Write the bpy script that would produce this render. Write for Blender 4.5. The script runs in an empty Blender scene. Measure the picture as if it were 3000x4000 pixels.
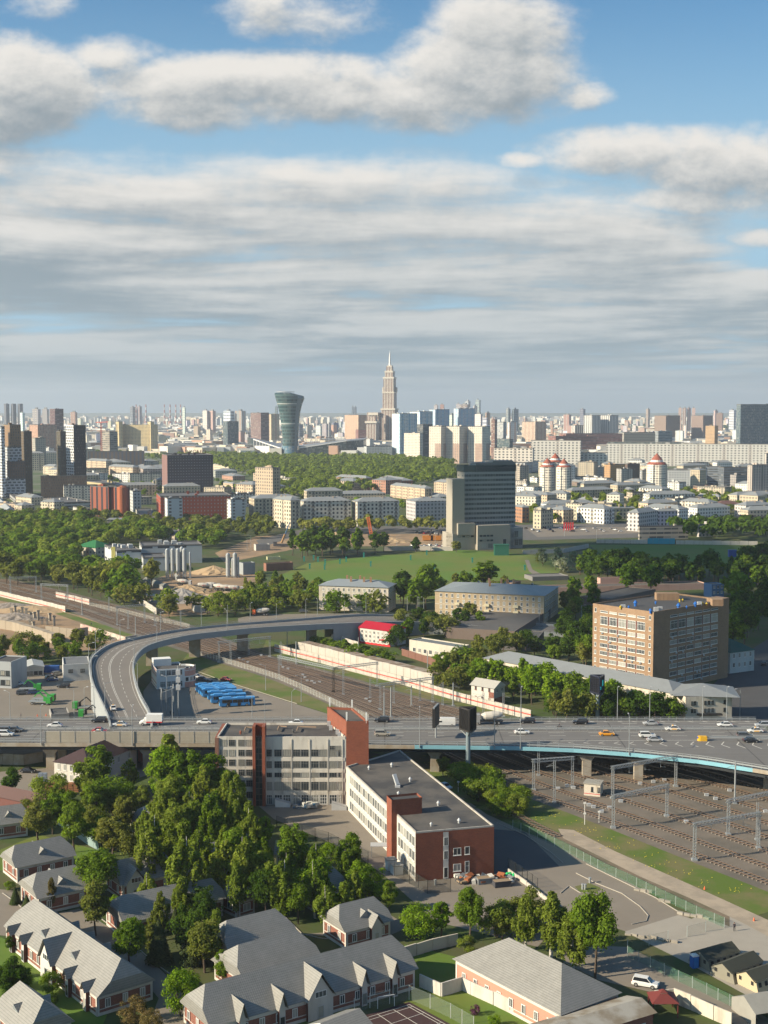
import bpy,bmesh,math,random
from math import sin,cos,pi,radians,atan2,hypot
from mathutils import Vector,Matrix
random.seed(11)
SC=bpy.context.scene
COL=SC.collection

# ------------------------------------------------------------------ camera
F=5136.0            # focal length in pixels of the 3000 x 4000 photograph
H=100.0             # eye height above the railway
T=math.atan(395/F)
CT,ST=cos(T),sin(T)
cam=bpy.data.cameras.new('camera')
cam.sensor_fit='HORIZONTAL';cam.sensor_width=24.0;cam.lens=24.0*F/3000
cam.clip_start=1.0;cam.clip_end=90000
cam_o=bpy.data.objects.new('camera',cam);COL.objects.link(cam_o)
cam_o.location=(0,0,H);cam_o.rotation_euler=(pi/2-T,0,0)
SC.camera=cam_o

# ------------------------------------------------------------------ exposure
SC.view_settings.view_transform='Standard'
SC.view_settings.look='None'
SC.view_settings.gamma=1.0
SC.view_settings.exposure=0.9
SC.render.film_transparent=False
SC.cycles.use_denoising=True
SC.cycles.max_bounces=5
SC.cycles.diffuse_bounces=2
SC.cycles.glossy_bounces=2
SC.cycles.transmission_bounces=2
SC.cycles.transparent_max_bounces=8
SC.cycles.volume_bounces=0
SC.cycles.use_adaptive_sampling=True
SC.cycles.adaptive_threshold=0.02

# ------------------------------------------------------------------ node helper
class NT:
    def __init__(s,tree):
        s.t=tree;s.n=tree.nodes;s.l=tree.links
    def new(s,typ,**kw):
        nd=s.n.new(typ)
        for k,v in kw.items():setattr(nd,k,v)
        return nd
    def put(s,sock,v):
        if v is None:return
        if isinstance(v,bpy.types.NodeSocket):s.l.new(v,sock)
        elif isinstance(v,(tuple,list)):
            if len(v) == 3 and len(sock.default_value) == 4:v=tuple(v)+(1,)
            sock.default_value=v
        else:sock.default_value=v
    def m(s,op,a,b=None,c=None,clamp=False):
        nd=s.new('ShaderNodeMath',operation=op,use_clamp=clamp)
        for i,v in enumerate((a,b,c)):s.put(nd.inputs[i],v)
        return nd.outputs[0]
    def mix(s,f,a,b,mode='MIX'):
        nd=s.new('ShaderNodeMix',data_type='RGBA',blend_type=mode,clamp_factor=True)
        s.put(nd.inputs[0],f);s.put(nd.inputs[6],a);s.put(nd.inputs[7],b)
        return nd.outputs[2]
    def noise(s,vec,scale,detail=3,rough=.55,dist=0,dim='3D'):
        nd=s.new('ShaderNodeTexNoise',noise_dimensions=dim)
        if vec is not None:s.put(nd.inputs['Vector'],vec)
        nd.inputs['Scale'].default_value=scale;nd.inputs['Detail'].default_value=detail
        nd.inputs['Roughness'].default_value=rough;nd.inputs['Distortion'].default_value=dist
        return nd.outputs[0]
    def step(s,v,lo,hi):
        nd=s.new('ShaderNodeMapRange',interpolation_type='SMOOTHSTEP')
        s.put(nd.inputs[0],v);s.put(nd.inputs[1],lo);s.put(nd.inputs[2],hi)
        nd.inputs[3].default_value=0;nd.inputs[4].default_value=1
        return nd.outputs[0]
    def xyz(s,x,y,z):
        nd=s.new('ShaderNodeCombineXYZ')
        for i,v in enumerate((x,y,z)):s.put(nd.inputs[i],v)
        return nd.outputs[0]
    def sep(s,v):
        nd=s.new('ShaderNodeSeparateXYZ');s.put(nd.inputs[0],v);return nd.outputs

# ------------------------------------------------------------------ sun and sky
SUN_EL,SUN_AZ=radians(27),radians(18)          # the sun stands to the left and a little behind the camera
sd=Vector((-cos(SUN_AZ)*cos(SUN_EL),-sin(SUN_AZ)*cos(SUN_EL),sin(SUN_EL)))
sun=bpy.data.lights.new('sun','SUN');sun.energy=5.0;sun.angle=radians(.53);sun.color=(1.0,.86,.64)
sun_o=bpy.data.objects.new('sun',sun);COL.objects.link(sun_o)
sun_o.rotation_euler=sd.to_track_quat('Z','Y').to_euler();sun_o.location=(-400,-100,400)

world=bpy.data.worlds.new('World');SC.world=world;world.use_nodes=True
w=NT(world.node_tree);w.n.clear()
out=w.new('ShaderNodeOutputWorld');bg=w.new('ShaderNodeBackground');w.l.new(bg.outputs[0],out.inputs[0])
sky=w.new('ShaderNodeTexSky',sky_type='NISHITA');sky.sun_disc=False
sky.sun_elevation=SUN_EL;sky.sun_rotation=radians(270)-SUN_AZ
sky.air_density=1.0;sky.dust_density=1.2;sky.ozone_density=1.5
skyc=w.mix(1.0,sky.outputs[0],(.064,.103,.121),'MULTIPLY')

# cloud cover: one density function of (azimuth tangent, elevation tangent), used twice for relief
def cloud_group():
    g=bpy.data.node_groups.new('cloud_density','ShaderNodeTree')
    g.interface.new_socket('az',in_out='INPUT',socket_type='NodeSocketFloat')
    g.interface.new_socket('el',in_out='INPUT',socket_type='NodeSocketFloat')
    g.interface.new_socket('d',in_out='OUTPUT',socket_type='NodeSocketFloat')
    q=NT(g);gi=q.new('NodeGroupInput');go=q.new('NodeGroupOutput')
    az,el=gi.outputs[0],gi.outputs[1]
    v=q.xyz(az,q.m('MULTIPLY',el,1.5),3.7)
    n1=q.noise(v,9,6,.58);n2=q.noise(v,40,6,.65)
    bil=q.m('ADD',q.m('MULTIPLY',n1,.66),q.m('MULTIPLY',n2,.34))
    d=None
    # (display x, y, rx, ry, strength) of the cumulus heaps, in a 1659 x 2212 view of the sky
    for (x,y,rx,ry,k) in [(520,175,370,72,1.1),(760,215,380,70,1.0),(420,235,190,58,.9),(1040,165,220,120,1.2),
                              (1085,50,170,120,1.1),(250,120,130,50,.8),(60,190,190,125,1.35),
                              (640,30,190,62,.55),(100,10,90,34,.5),(1390,330,300,58,1.05),(1560,350,290,92,1.2),(1130,345,70,22,.7),(1230,205,80,30,.6),
                              (1480,430,250,40,.8),(1640,515,90,22,.8),(900,250,230,45,.7),(-500,100,500,250,1),(2300,160,520,160,1)]:
        fx,fy=x*1.8083,y*1.8083
        vv=(2000-fy)/F;s=(vv*CT-ST)/(CT+vv*ST)
        a0=(fx-1500)/F
        a=q.m('DIVIDE',q.m('SUBTRACT',az,a0),rx*1.8083/F)
        b=q.m('DIVIDE',q.m('SUBTRACT',el,s),ry*1.8083/F)
        r=q.m('ADD',q.m('MULTIPLY',a,a),q.m('MULTIPLY',b,b))
        e=q.m('MULTIPLY',q.m('SUBTRACT',1.0,q.m('MINIMUM',r,3.0)),k)
        d=e if d is None else q.m('MAXIMUM',d,e)
    # low sheet of stratocumulus, seen edge on, thinning out to the right
    top=q.m('SUBTRACT',q.m('SUBTRACT',.187,q.m('MULTIPLY',q.m('MAXIMUM',az,-.3),.02)),el)
    sheet=q.m('MULTIPLY',q.m('MINIMUM',top,.03),34)
    ele=q.m('ADD',q.m('MAXIMUM',el,0.002),.012)
    pv=q.xyz(q.m('DIVIDE',az,ele),q.m('DIVIDE',1.0,ele),1.3)
    n3=q.noise(pv,.36,6,.55,.3)
    sheet=q.m('ADD',sheet,q.m('MULTIPLY',q.m('SUBTRACT',n3,.48),5.2))
    hole=q.m('MULTIPLY',q.step(az,.16,.30),q.m('SUBTRACT',1.0,q.step(q.m('ABSOLUTE',q.m('SUBTRACT',el,.125)),.0,.05)))
    sheet=q.m('SUBTRACT',sheet,q.m('MULTIPLY',hole,1.1))
    d=q.m('ADD',d,q.m('MULTIPLY',q.m('SUBTRACT',bil,.5),3.3))
    d=q.m('MAXIMUM',d,q.m('ADD',sheet,q.m('MULTIPLY',q.m('SUBTRACT',bil,.5),1.8)))
    q.l.new(d,go.inputs[0])
    return g
CG=cloud_group()
tc=w.new('ShaderNodeTexCoord');x_,y_,z_=w.sep(tc.outputs['Generated'])
yy=w.m('MAXIMUM',w.m('ABSOLUTE',y_),.08)
az,el=w.m('DIVIDE',x_,yy),w.m('DIVIDE',z_,yy)
def dens(a,e):
    nd=w.new('ShaderNodeGroup');nd.node_tree=CG
    w.put(nd.inputs[0],a);w.put(nd.inputs[1],e);return nd.outputs[0]
d0=dens(az,el)
d1=dens(w.m('SUBTRACT',az,.008),w.m('ADD',el,.016))
d2=dens(w.m('SUBTRACT',az,.003),w.m('ADD',el,.006))
alpha=w.step(d0,-.2,.85)
lit=w.m('ADD',w.m('MULTIPLY',w.m('SUBTRACT',d0,d1),.38),w.m('MULTIPLY',w.m('SUBTRACT',d0,d2),.22))
lit=w.m('ADD',lit,w.m('SUBTRACT',.62,w.m('MULTIPLY',w.m('MINIMUM',w.m('MAXIMUM',d0,0.0),2.2),.18)))
lit=w.step(lit,.05,.9)
ccol=w.mix(lit,(.25,.30,.335),(.72,.695,.655))
# the air itself pales towards the horizon
low=w.m('SUBTRACT',1.0,w.step(el,-.03,.19))
ccol=w.mix(w.m('MULTIPLY',low,.80),ccol,(.285,.375,.425))
skyc=w.mix(w.m('MULTIPLY',w.m('SUBTRACT',1.0,w.step(el,.11,.34)),.9),skyc,(.33,.51,.645))
fin=w.mix(alpha,skyc,ccol)
fin=w.mix(w.m('SUBTRACT',1.0,w.step(el,-.01,.055)),fin,(.285,.365,.405))
w.l.new(fin,bg.inputs[0]);bg.inputs[1].default_value=.63
world.cycles.sampling_method='MANUAL';world.cycles.sample_map_resolution=512

# ------------------------------------------------------------------ pixel <-> ground
def P(px,py,z=0.0):
    v=(2000-py)/F;s=(v*CT-ST)/(CT+v*ST);Y=(z-H)/s
    return Vector(((px-1500)/F*(Y*CT-(z-H)*ST),Y,z))
def zat(Y,py):
    v=(2000-py)/F;return H+Y*(v*CT-ST)/(CT+v*ST)
def PY(px,py,Y):                      # the point seen at (px, py) that stands Y metres out
    z=zat(Y,py);return Vector(((px-1500)/F*(Y*CT-(z-H)*ST),Y,z))
def proj(p):
    dz=p[2]-H;d=p[1]*CT-dz*ST
    return 1500+F*p[0]/d,2000-F*(dz*CT+p[1]*ST)/d

# ------------------------------------------------------------------ materials
MATS={}
KA=.86                               # overall paint level
def dim(c):return tuple(x*KA for x in c)
def mat(name,col,rough=.8,metal=0,var=.0,scale=1.0,spec=.3,bump=0,col2=None,coords='Object',objcol=False,detail=4):
    if name in MATS:return MATS[name]
    M=bpy.data.materials.new(name);M.use_nodes=True
    q=NT(M.node_tree);b=q.n['Principled BSDF']
    b.inputs['Roughness'].default_value=rough;b.inputs['Metallic'].default_value=metal
    b.inputs['Specular IOR Level'].default_value=spec
    base=q.new('ShaderNodeObjectInfo').outputs['Color'] if objcol else dim(col)+(1,)
    if var > 0 or col2:
        t=q.new('ShaderNodeTexCoord');n=q.noise(t.outputs[coords],scale,detail,.6)
        if col2:c=q.mix(q.step(n,.38,.62),base,dim(col2)+(1,))
        else:
            k=q.m('ADD',1-var,q.m('MULTIPLY',n,2*var))
            c=q.mix(1.0,base,q.xyz(k,k,k),'MULTIPLY')
        q.put(b.inputs['Base Color'],c)
        if bump:
            bn=q.new('ShaderNodeBump');bn.inputs['Strength'].default_value=bump;bn.inputs['Distance'].default_value=.1
            q.l.new(n,bn.inputs['Height']);q.l.new(bn.outputs[0],b.inputs['Normal'])
    else:q.put(b.inputs['Base Color'],base)
    MATS[name]=M
    return M

def facade(name,bay=3.0,st=3.0,x0=.25,x1=.75,y0=.3,y1=.8,glass=(.05,.06,.075),frame=None,curtain=.35,skipx=0,band=None,stag=0,dirt=.12,bcol=None,bx=0,alt=None,objcol=True,col=(.5,.5,.5),rough=.35,blocks=None):
    """wall with a grid of openings laid out in metres in the UV map"""
    if name in MATS:return MATS[name]
    M=bpy.data.materials.new(name);M.use_nodes=True
    q=NT(M.node_tree);b=q.n['Principled BSDF']
    uv=q.new('ShaderNodeUVMap');u,v,_=q.sep(uv.outputs[0])
    wall=q.new('ShaderNodeObjectInfo').outputs['Color'] if objcol else dim(col)+(1,)
    un=q.m('DIVIDE',u,bay);vn=q.m('DIVIDE',v,st)
    fv=q.m('FLOOR',vn)
    if stag:
        sh=q.new('ShaderNodeTexWhiteNoise',noise_dimensions='1D');q.put(sh.inputs['W'],fv)
        un=q.m('ADD',un,q.m('MULTIPLY',sh.outputs[0],stag))
    fu=q.m('FLOOR',un)
    ux=q.m('SUBTRACT',un,fu);vy=q.m('SUBTRACT',vn,fv)
    def inside(t,lo,hi):return q.m('MULTIPLY',q.m('GREATER_THAN',t,lo),q.m('LESS_THAN',t,hi))
    mk=q.m('MULTIPLY',inside(ux,x0,x1),inside(vy,y0,y1))
    wn=q.new('ShaderNodeTexWhiteNoise',noise_dimensions='2D');q.put(wn.inputs['Vector'],q.xyz(fu,fv,0))
    rnd=wn.outputs[0]
    if skipx:mk=q.m('MULTIPLY',mk,q.m('LESS_THAN',rnd,1-skipx))
    tcn=q.new('ShaderNodeTexCoord')
    n=q.noise(tcn.outputs['Object'],.16,4,.6)
    k=q.m('ADD',1-dirt,q.m('MULTIPLY',n,2*dirt))
    wallc=q.mix(1.0,wall,q.xyz(k,k,k),'MULTIPLY')
    if band:                              # a string course at each floor
        wallc=q.mix(q.m('LESS_THAN',vy,band[0]),wallc,tuple(band[1])+(1,))
    if bcol:                              # columns of balconies every bx bays
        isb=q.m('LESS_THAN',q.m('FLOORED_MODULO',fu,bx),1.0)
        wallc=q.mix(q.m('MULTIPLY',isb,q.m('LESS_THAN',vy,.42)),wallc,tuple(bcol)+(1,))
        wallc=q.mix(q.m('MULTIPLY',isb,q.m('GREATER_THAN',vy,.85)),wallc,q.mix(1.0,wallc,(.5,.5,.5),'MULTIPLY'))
    if blocks:                            # big random patches of a second and third colour
        bn_=q.new('ShaderNodeTexWhiteNoise',noise_dimensions='2D');q.put(bn_.inputs['Vector'],q.xyz(q.m('FLOOR',q.m('DIVIDE',u,blocks[0])),q.m('FLOOR',q.m('DIVIDE',v,blocks[1])),0))
        wallc=q.mix(q.m('GREATER_THAN',bn_.outputs[0],.55),wallc,tuple(blocks[2])+(1,));wallc=q.mix(q.m('GREATER_THAN',bn_.outputs[0],.85),wallc,tuple(blocks[3])+(1,))
    if alt:                               # alternate colour in vertical strips: (period, colour)
        isa=q.m('LESS_THAN',q.m('FLOORED_MODULO',fu,alt[0]),1.0)
        wallc=q.mix(isa,wallc,tuple(alt[1])+(1,))
    gl=q.mix(q.m('MULTIPLY',q.m('POWER',rnd,3.0),curtain*2),tuple(glass)+(1,),(.45,.43,.38,1))
    if frame:
        e=frame[0]
        core=q.m('MULTIPLY',inside(ux,x0+e/bay,x1-e/bay),inside(vy,y0+e/st,y1-e/st))
        gl=q.mix(core,tuple(frame[1])+(1,),gl)
    q.put(b.inputs['Base Color'],q.mix(mk,wallc,gl))
    q.put(b.inputs['Roughness'],q.m('SUBTRACT',.85,q.m('MULTIPLY',mk,.85-rough)))
    b.inputs['Specular IOR Level'].default_value=.35
    MATS[name]=M
    return M

# ------------------------------------------------------------------ mesh builder
class MB:
    def __init__(s):s.v=[];s.f=[];s.m=[];s.uv=[]
    def face(s,pts,m=0,uv=None):
        i=len(s.v);s.v.extend([tuple(p) for p in pts]);s.f.append(tuple(range(i,i+len(pts))));s.m.append(m)
        s.uv.append(uv or [(p[0],p[1]) for p in pts])
    def wall(s,a,b,z0,z1,m=0,u0=None,vz=0.0):      # outward side is on the right of a -> b
        L=hypot(b[0]-a[0],b[1]-a[1]);u0=(-L/2 if u0 is None else u0)
        s.face([(a[0],a[1],z0),(b[0],b[1],z0),(b[0],b[1],z1),(a[0],a[1],z1)],m,
               [(u0,z0-vz),(u0+L,z0-vz),(u0+L,z1-vz),(u0,z1-vz)])
    def prism(s,pts,z0,z1,m=0,mt=None,bottom=False,vz=0.0):   # pts counter-clockwise
        n=len(pts)
        ar=sum(pts[i][0]*pts[(i+1) % n][1]-pts[(i+1) % n][0]*pts[i][1] for i in range(n))
        if ar < 0:pts=list(reversed(pts))
        for i in range(n):s.wall(pts[i],pts[(i+1) % n],z0,z1,m,None,vz)
        s.face([(p[0],p[1],z1) for p in pts],m if mt is None else mt)
        if bottom:s.face([(p[0],p[1],z0) for p in reversed(pts)],m)
    def box(s,x0,y0,z0,x1,y1,z1,m=0,M=None,mt=None):
        c=[Vector(p) for p in ((x0,y0,z0),(x1,y0,z0),(x1,y1,z0),(x0,y1,z0),(x0,y0,z1),(x1,y0,z1),(x1,y1,z1),(x0,y1,z1))]
        if M is not None:c=[M @ p for p in c]
        for q in ((0,1,5,4),(1,2,6,5),(2,3,7,6),(3,0,4,7),(0,3,2,1)):s.face([c[i] for i in q],m)
        s.face([c[i] for i in (4,5,6,7)],m if mt is None else mt)
    def bar(s,a,b,wd,ht=None,m=0):     # square bar between two points
        a,b=Vector(a),Vector(b);d=(b-a)
        if d.length < 1e-6:return
        ht=ht or wd;R=d.to_track_quat('X','Z').to_matrix().to_4x4();R.translation=a
        s.box(0,-wd/2,-ht/2,d.length,wd/2,ht/2,m,R)
    def tube(s,a,b,r0,r1=None,n=8,m=0,cap=True):
        a,b=Vector(a),Vector(b);r1=r0 if r1 is None else r1
        R=(b-a).to_track_quat('Z','Y').to_matrix()
        A=[a+R @ Vector((cos(2*pi*i/n),sin(2*pi*i/n),0))*r0 for i in range(n)]
        B=[b+R @ Vector((cos(2*pi*i/n),sin(2*pi*i/n),0))*r1 for i in range(n)]
        for i in range(n):s.face([A[i],A[(i+1) % n],B[(i+1) % n],B[i]],m)
        if cap:s.face(B,m);s.face(list(reversed(A)),m)
    def dome(s,c,rx,ry,rz,n=10,k=4,m=0,full=False):
        rings=[]
        for j in range(-k if full else 0,k+1):
            t=j/k*pi/2
            rings.append([(c[0]+rx*cos(t)*cos(2*pi*i/n),c[1]+ry*cos(t)*sin(2*pi*i/n),c[2]+rz*sin(t)) for i in range(n)])
        for a,b in zip(rings,rings[1:]):
            for i in range(n):s.face([a[i],a[(i+1) % n],b[(i+1) % n],b[i]],m)
    def mesh(s,name,mats):
        me=bpy.data.meshes.new(name);me.from_pydata(s.v,[],s.f)
        for mm in mats:me.materials.append(mm)
        me.polygons.foreach_set('material_index',s.m)
        uvl=me.uv_layers.new(name='UVMap');flat=[c for f in s.uv for t in f for c in t[:2]]
        uvl.data.foreach_set('uv',flat);me.update()
        return me
    def build(s,name,mats,parent=None,loc=None,color=None):
        if not isinstance(mats,(list,tuple)):mats=[mats]
        return link(name,s.mesh(name,mats),parent,loc,color)

def link(name,data,parent=None,loc=None,color=None,rz=0):
    o=bpy.data.objects.new(name,data);COL.objects.link(o)
    if parent:o.parent=parent
    if loc is not None:o.location=loc
    if rz:o.rotation_euler=(0,0,rz)
    if color:o.color=dim(color)+(1,)
    return o
def tag(o,label=None,cat=None,group=None,kind=None):
    if label:o['label']=label
    if cat:o['category']=cat
    if group:o['group']=group
    if kind:o['kind']=kind
    return o
def thing(name,label,cat,loc=(0,0,0),rz=0,group=None):
    return tag(link(name,None,None,loc,None,rz),label,cat,group)
def copy_thing(o,loc=None,rz=None,scale=None,label=None,group=None,color=None,parent=None,chs=None):
    c=o.copy();COL.objects.link(c)
    if parent is not None:c.parent=parent
    if loc is not None:c.location=loc
    if rz is not None:c.rotation_euler=(0,0,rz)
    if scale is not None:c.scale=scale if hasattr(scale,'__len__') else (scale,)*3
    if label:c['label']=label
    if group:c['group']=group
    if color:c.color=dim(color)+(1,)
    for ch,sub in (chs or tree_of(o)):
        d=copy_thing(ch,parent=c,chs=sub)
        if color and ch.name.split('.')[0] in ('body','wall'):d.color=dim(color)+(1,)
    return c
TREE={}
def tree_of(o):
    if o.name not in TREE:TREE[o.name]=[(ch,tree_of(ch)) for ch in o.children]
    return TREE[o.name]
def struct(o):o['kind']='structure';return o
# ================================================================== GROUND
GRASS=(.060,.105,.018);GRASS2=(.10,.115,.035)
m_city=mat('city_ground',(.16,.16,.12),.95,var=.3,scale=.012,col2=(.055,.10,.025),detail=8)
m_soil=mat('verge',(.055,.088,.018),.95,col2=(.085,.085,.035),scale=.05,detail=8)
m_field=mat('meadow',(.095,.175,.020),.95,col2=(.135,.165,.03),scale=.022,detail=7)
m_turf=mat('turf',(.09,.14,.02),.95,col2=(.16,.145,.06),scale=.09,detail=9)
m_asph=mat('old_asphalt',(.225,.195,.16),.9,var=.17,scale=.11,detail=9)
m_road=mat('road_asphalt',(.135,.128,.12),.85,var=.12,scale=.10,detail=8)
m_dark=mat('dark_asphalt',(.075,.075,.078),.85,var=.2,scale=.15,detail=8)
m_bal=mat('ballast',(.185,.155,.125),.95,col2=(.13,.115,.095),scale=.10,detail=10)
m_sand=mat('sandy_soil',(.36,.24,.14),.95,col2=(.25,.175,.11),scale=.045,detail=8)
m_soilb=mat('brown_soil',(.20,.155,.11),.95,col2=(.13,.115,.07),scale=.12,detail=8)
m_sandy=mat('sandy_concrete',(.40,.33,.25),.9,col2=(.31,.26,.20),scale=.22,detail=9)
m_conc=mat('concrete_slabs',(.34,.31,.265),.9,var=.16,scale=.2,detail=8)
m_paint=mat('road_paint',(.55,.53,.48),.7,var=.15,scale=.8)
m_kerb=mat('kerb_stone',(.36,.33,.29),.85,var=.1,scale=.5)

def sheet(name,pix,m,lift,kind='structure',z=0.0,pts=None):
    q=MB();ps=pts or [P(x,y,z) for x,y in pix]
    q.face([(p[0],p[1],z+lift) for p in ps])
    me=q.mesh(name,[m])
    b=bmesh.new();b.from_mesh(me);b.normal_update()
    for f in b.faces:
        if f.normal.z < 0:f.normal_flip()
    bmesh.ops.triangulate(b,faces=b.faces[:]);b.to_mesh(me);b.free()
    o=link(name,me);o['kind']=kind;return o

q=MB();q.face([(-30000,-200,0),(30000,-200,0),(30000,60000,0),(-30000,60000,0)])
struct(q.build('ground',m_city))
sheet('near_ground',None,m_soil,.01,pts=[(-420,60,0),(420,60,0),(520,1500,0),(-620,1500,0)])
sheet('meadow',[(1060,2262),(1200,2200),(1460,2172),(1700,2150),(1765,2146),(2060,2166),(2120,2175),(2230,2180),(2160,2262),(2030,2266),(1800,2275),(1760,2340),(1200,2345),(1060,2300)],m_field,.03)
sheet('meadow',[(2300,2128),(3040,2126),(3040,2230),(2600,2220),(2380,2190)],m_field,.032)
sheet('works_yard',[(600,2260),(700,2235),(960,2215),(1030,2250),(950,2330),(800,2400),(640,2410),(520,2345)],m_sand,.03)
sheet('works_yard',[(840,2160),(1000,2095),(1180,2085),(1740,2086),(1800,2100),(1800,2130),(1200,2136),(1020,2170),(880,2200)],m_sand,.034)
sheet('earth_lot',[(-40,2330),(120,2345),(250,2390),(470,2440),(540,2495),(380,2540),(200,2560),(-40,2600)],m_sand,.03)
sheet('parking_lot',[(-60,2592),(330,2600),(352,2640),(400,2800),(400,2960),(-60,2960)],m_asph,.03)
sheet('bus_lot',[(560,2700),(620,2620),(745,2615),(800,2640),(870,2662),(1000,2702),(1160,2752),(1290,2792),(1420,2860),(1420,2960),(560,2960)],m_asph,.04)
sheet('street',[(-60,3020),(560,2970),(640,3010),(400,3080),(215,3080),(150,3130),(-60,3160)],m_asph,.03)
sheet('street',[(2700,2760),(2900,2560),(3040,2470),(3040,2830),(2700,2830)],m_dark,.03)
sheet('avenue',[(1000,2110),(1200,2062),(1780,2050),(2040,2050),(2600,2040),(3040,2030),(3040,2055),(2600,2076),(2500,2100),(2060,2110),(1780,2086),(1500,2085),(1180,2085),(1020,2140)],m_road,.045)
sheet('car_park',[(2050,2062),(2560,2058),(2560,2080),(2100,2098)],m_asph,.05)
sheet('back_street',[(930,2415),(1000,2400),(1200,2398),(1400,2395),(1420,2402),(1100,2420),(990,2432),(930,2432)],m_asph,.04)
sheet('access_road',[(1250,2500),(1330,2510),(1500,2568),(1610,2600),(1760,2640),(1720,2665),(1560,2632),(1380,2580),(1240,2530)],m_asph,.05)
sheet('service_lane',[(1560,2940),(1640,2975),(1720,3035),(1800,3110),(1900,3180),(2030,3240),(2200,3312),(2330,3377),(2480,3457),(2700,3590),(2680,3640),(2450,3640),(2250,3580),(1940,3440),(1930,3250),(1700,3090),(1545,2950)],m_asph,.03)
sheet('factory_shadow',[(1930,3240),(2050,3250),(2185,3385),(2150,3392),(1930,3420)],m_dark,.05)  # cast shadow of the brick factory, painted as a dark sheet on the yard
sheet('factory_yard',[(1000,3140),(1350,3140),(1620,3440),(1940,3420),(2060,3445),(2230,3560),(2100,3700),(1700,3600),(1500,3420),(1380,3330),(1070,3200)],m_asph,.045)
sheet('paved_yard',[(2440,3640),(2650,3575),(2700,3590),(2850,3545),(3060,3650),(3060,3960),(2900,3880),(2700,3770),(2640,3740)],m_conc,.05)
sheet('lane',[(2200,3690),(2450,3700),(2640,3790),(3060,4010),(3060,4120),(2800,3960),(2560,3880),(2340,3830),(2200,3760)],m_asph,.055)
sheet('bare_soil',[(2130,3240),(2260,3270),(2500,3400),(2850,3560),(2850,3620),(2720,3572),(2450,3440),(2200,3315),(2100,3260)],m_soilb,.058)
sheet('concrete_track',[(2180,3238),(2240,3243),(2400,3325),(2700,3458),(3060,3622),(3060,3690),(2900,3605),(2700,3512),(2500,3425),(2330,3340),(2200,3275)],m_sandy,.066)
sheet('path',[(-40,3470),(60,3480),(110,3570),(60,3660),(-40,3650)],m_asph,.03)
sheet('path',[(210,3570),(310,3550),(470,3650),(640,3800),(730,3900),(900,4060),(560,4060),(620,3900),(560,3830),(420,3700)],m_asph,.035)
sheet('path',[(1180,3650),(1300,3660),(1420,3700),(1600,3620),(1500,3560),(1390,3680),(1300,3640)],m_asph,.037)
sheet('lawn',[(1580,3690),(1790,3740),(1800,3830),(2070,4000),(2060,4060),(1500,4060),(1620,3850)],m_field,.02)
sheet('lawn',[(0,3320),(150,3260),(380,3320),(330,3420),(0,3400)],m_field,.02)
sheet('lawn',[(900,3900),(1380,3830),(1380,3960),(1100,4060),(800,4060)],m_field,.022)
sheet('lawn',[(0,3660),(330,3820),(420,3960),(380,4060),(-60,4060),(-60,3660)],m_field,.021)
sheet('verge_strip',[(2130,3240),(2210,3235),(2330,3275),(2180,3300),(2060,3230),(1960,3170),(1980,3150)],m_turf,.02)
sheet('grass_bank',[(740,2545),(800,2555),(1090,2650),(1260,2728),(1470,2830),(1420,2870),(1290,2790),(1160,2750),(1000,2700),(800,2638),(700,2600)],m_turf,.05)
sheet('grass_bank',[(1040,2500),(1120,2520),(1400,2610),(1700,2700),(1990,2770),(1990,2800),(1800,2776),(1683,2743),(1550,2704),(1300,2631),(1155,2588),(1020,2550)],m_turf,.05)
sheet('grass_bank',[(-40,2318),(120,2352),(250,2392),(500,2470),(600,2510),(540,2500),(380,2455),(200,2392),(60,2358),(-40,2340)],m_turf,.05)

# marks of a meadow, worn pale strip
sheet('gravel_path',[(1060,2297),(1200,2300),(1400,2306),(1560,2318),(1560,2322),(1400,2311),(1200,2306),(1060,2303)],m_conc,.06)
sheet('gravel_path',[(2050,2188),(2066,2188),(2080,2225),(2110,2240),(2220,2245),(2210,2256),(2095,2252),(2066,2232)],m_asph,.06)

# ================================================================== RAILWAY
lowP=[(-120,2275),(0,2307),(250,2374),(480,2461),(755,2550),(1090,2655),(1420,2800),(1790,2985),(2010,3088),(2300,3190),(2600,3312),(3140,3522)]
upP=[(-120,2232),(0,2258),(250,2312),(480,2374),(700,2430),(1010,2557),(1300,2634),(1550,2707),(1760,2765),(2250,2880),(3050,3040)]
def resample(pts,n):
    L=[0]
    for a,b in zip(pts,pts[1:]):L.append(L[-1]+(Vector(b[:2])-Vector(a[:2])).length)
    o=[]
    for i in range(n):
        t=L[-1]*i/(n-1);k=max(j for j in range(len(L)-1) if L[j] <= t+1e-9)
        f=(t-L[k])/(L[k+1]-L[k]);o.append(Vector(pts[k][:2]).lerp(Vector(pts[k+1][:2]),f))
    for _ in range(6):
        o=[o[0]]+[(o[i-1]+2*o[i]+o[i+1])/4 for i in range(1,n-1)]+[o[-1]]
    return o
NR=90
LOW=resample([P(*p) for p in lowP],NR)
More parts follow.
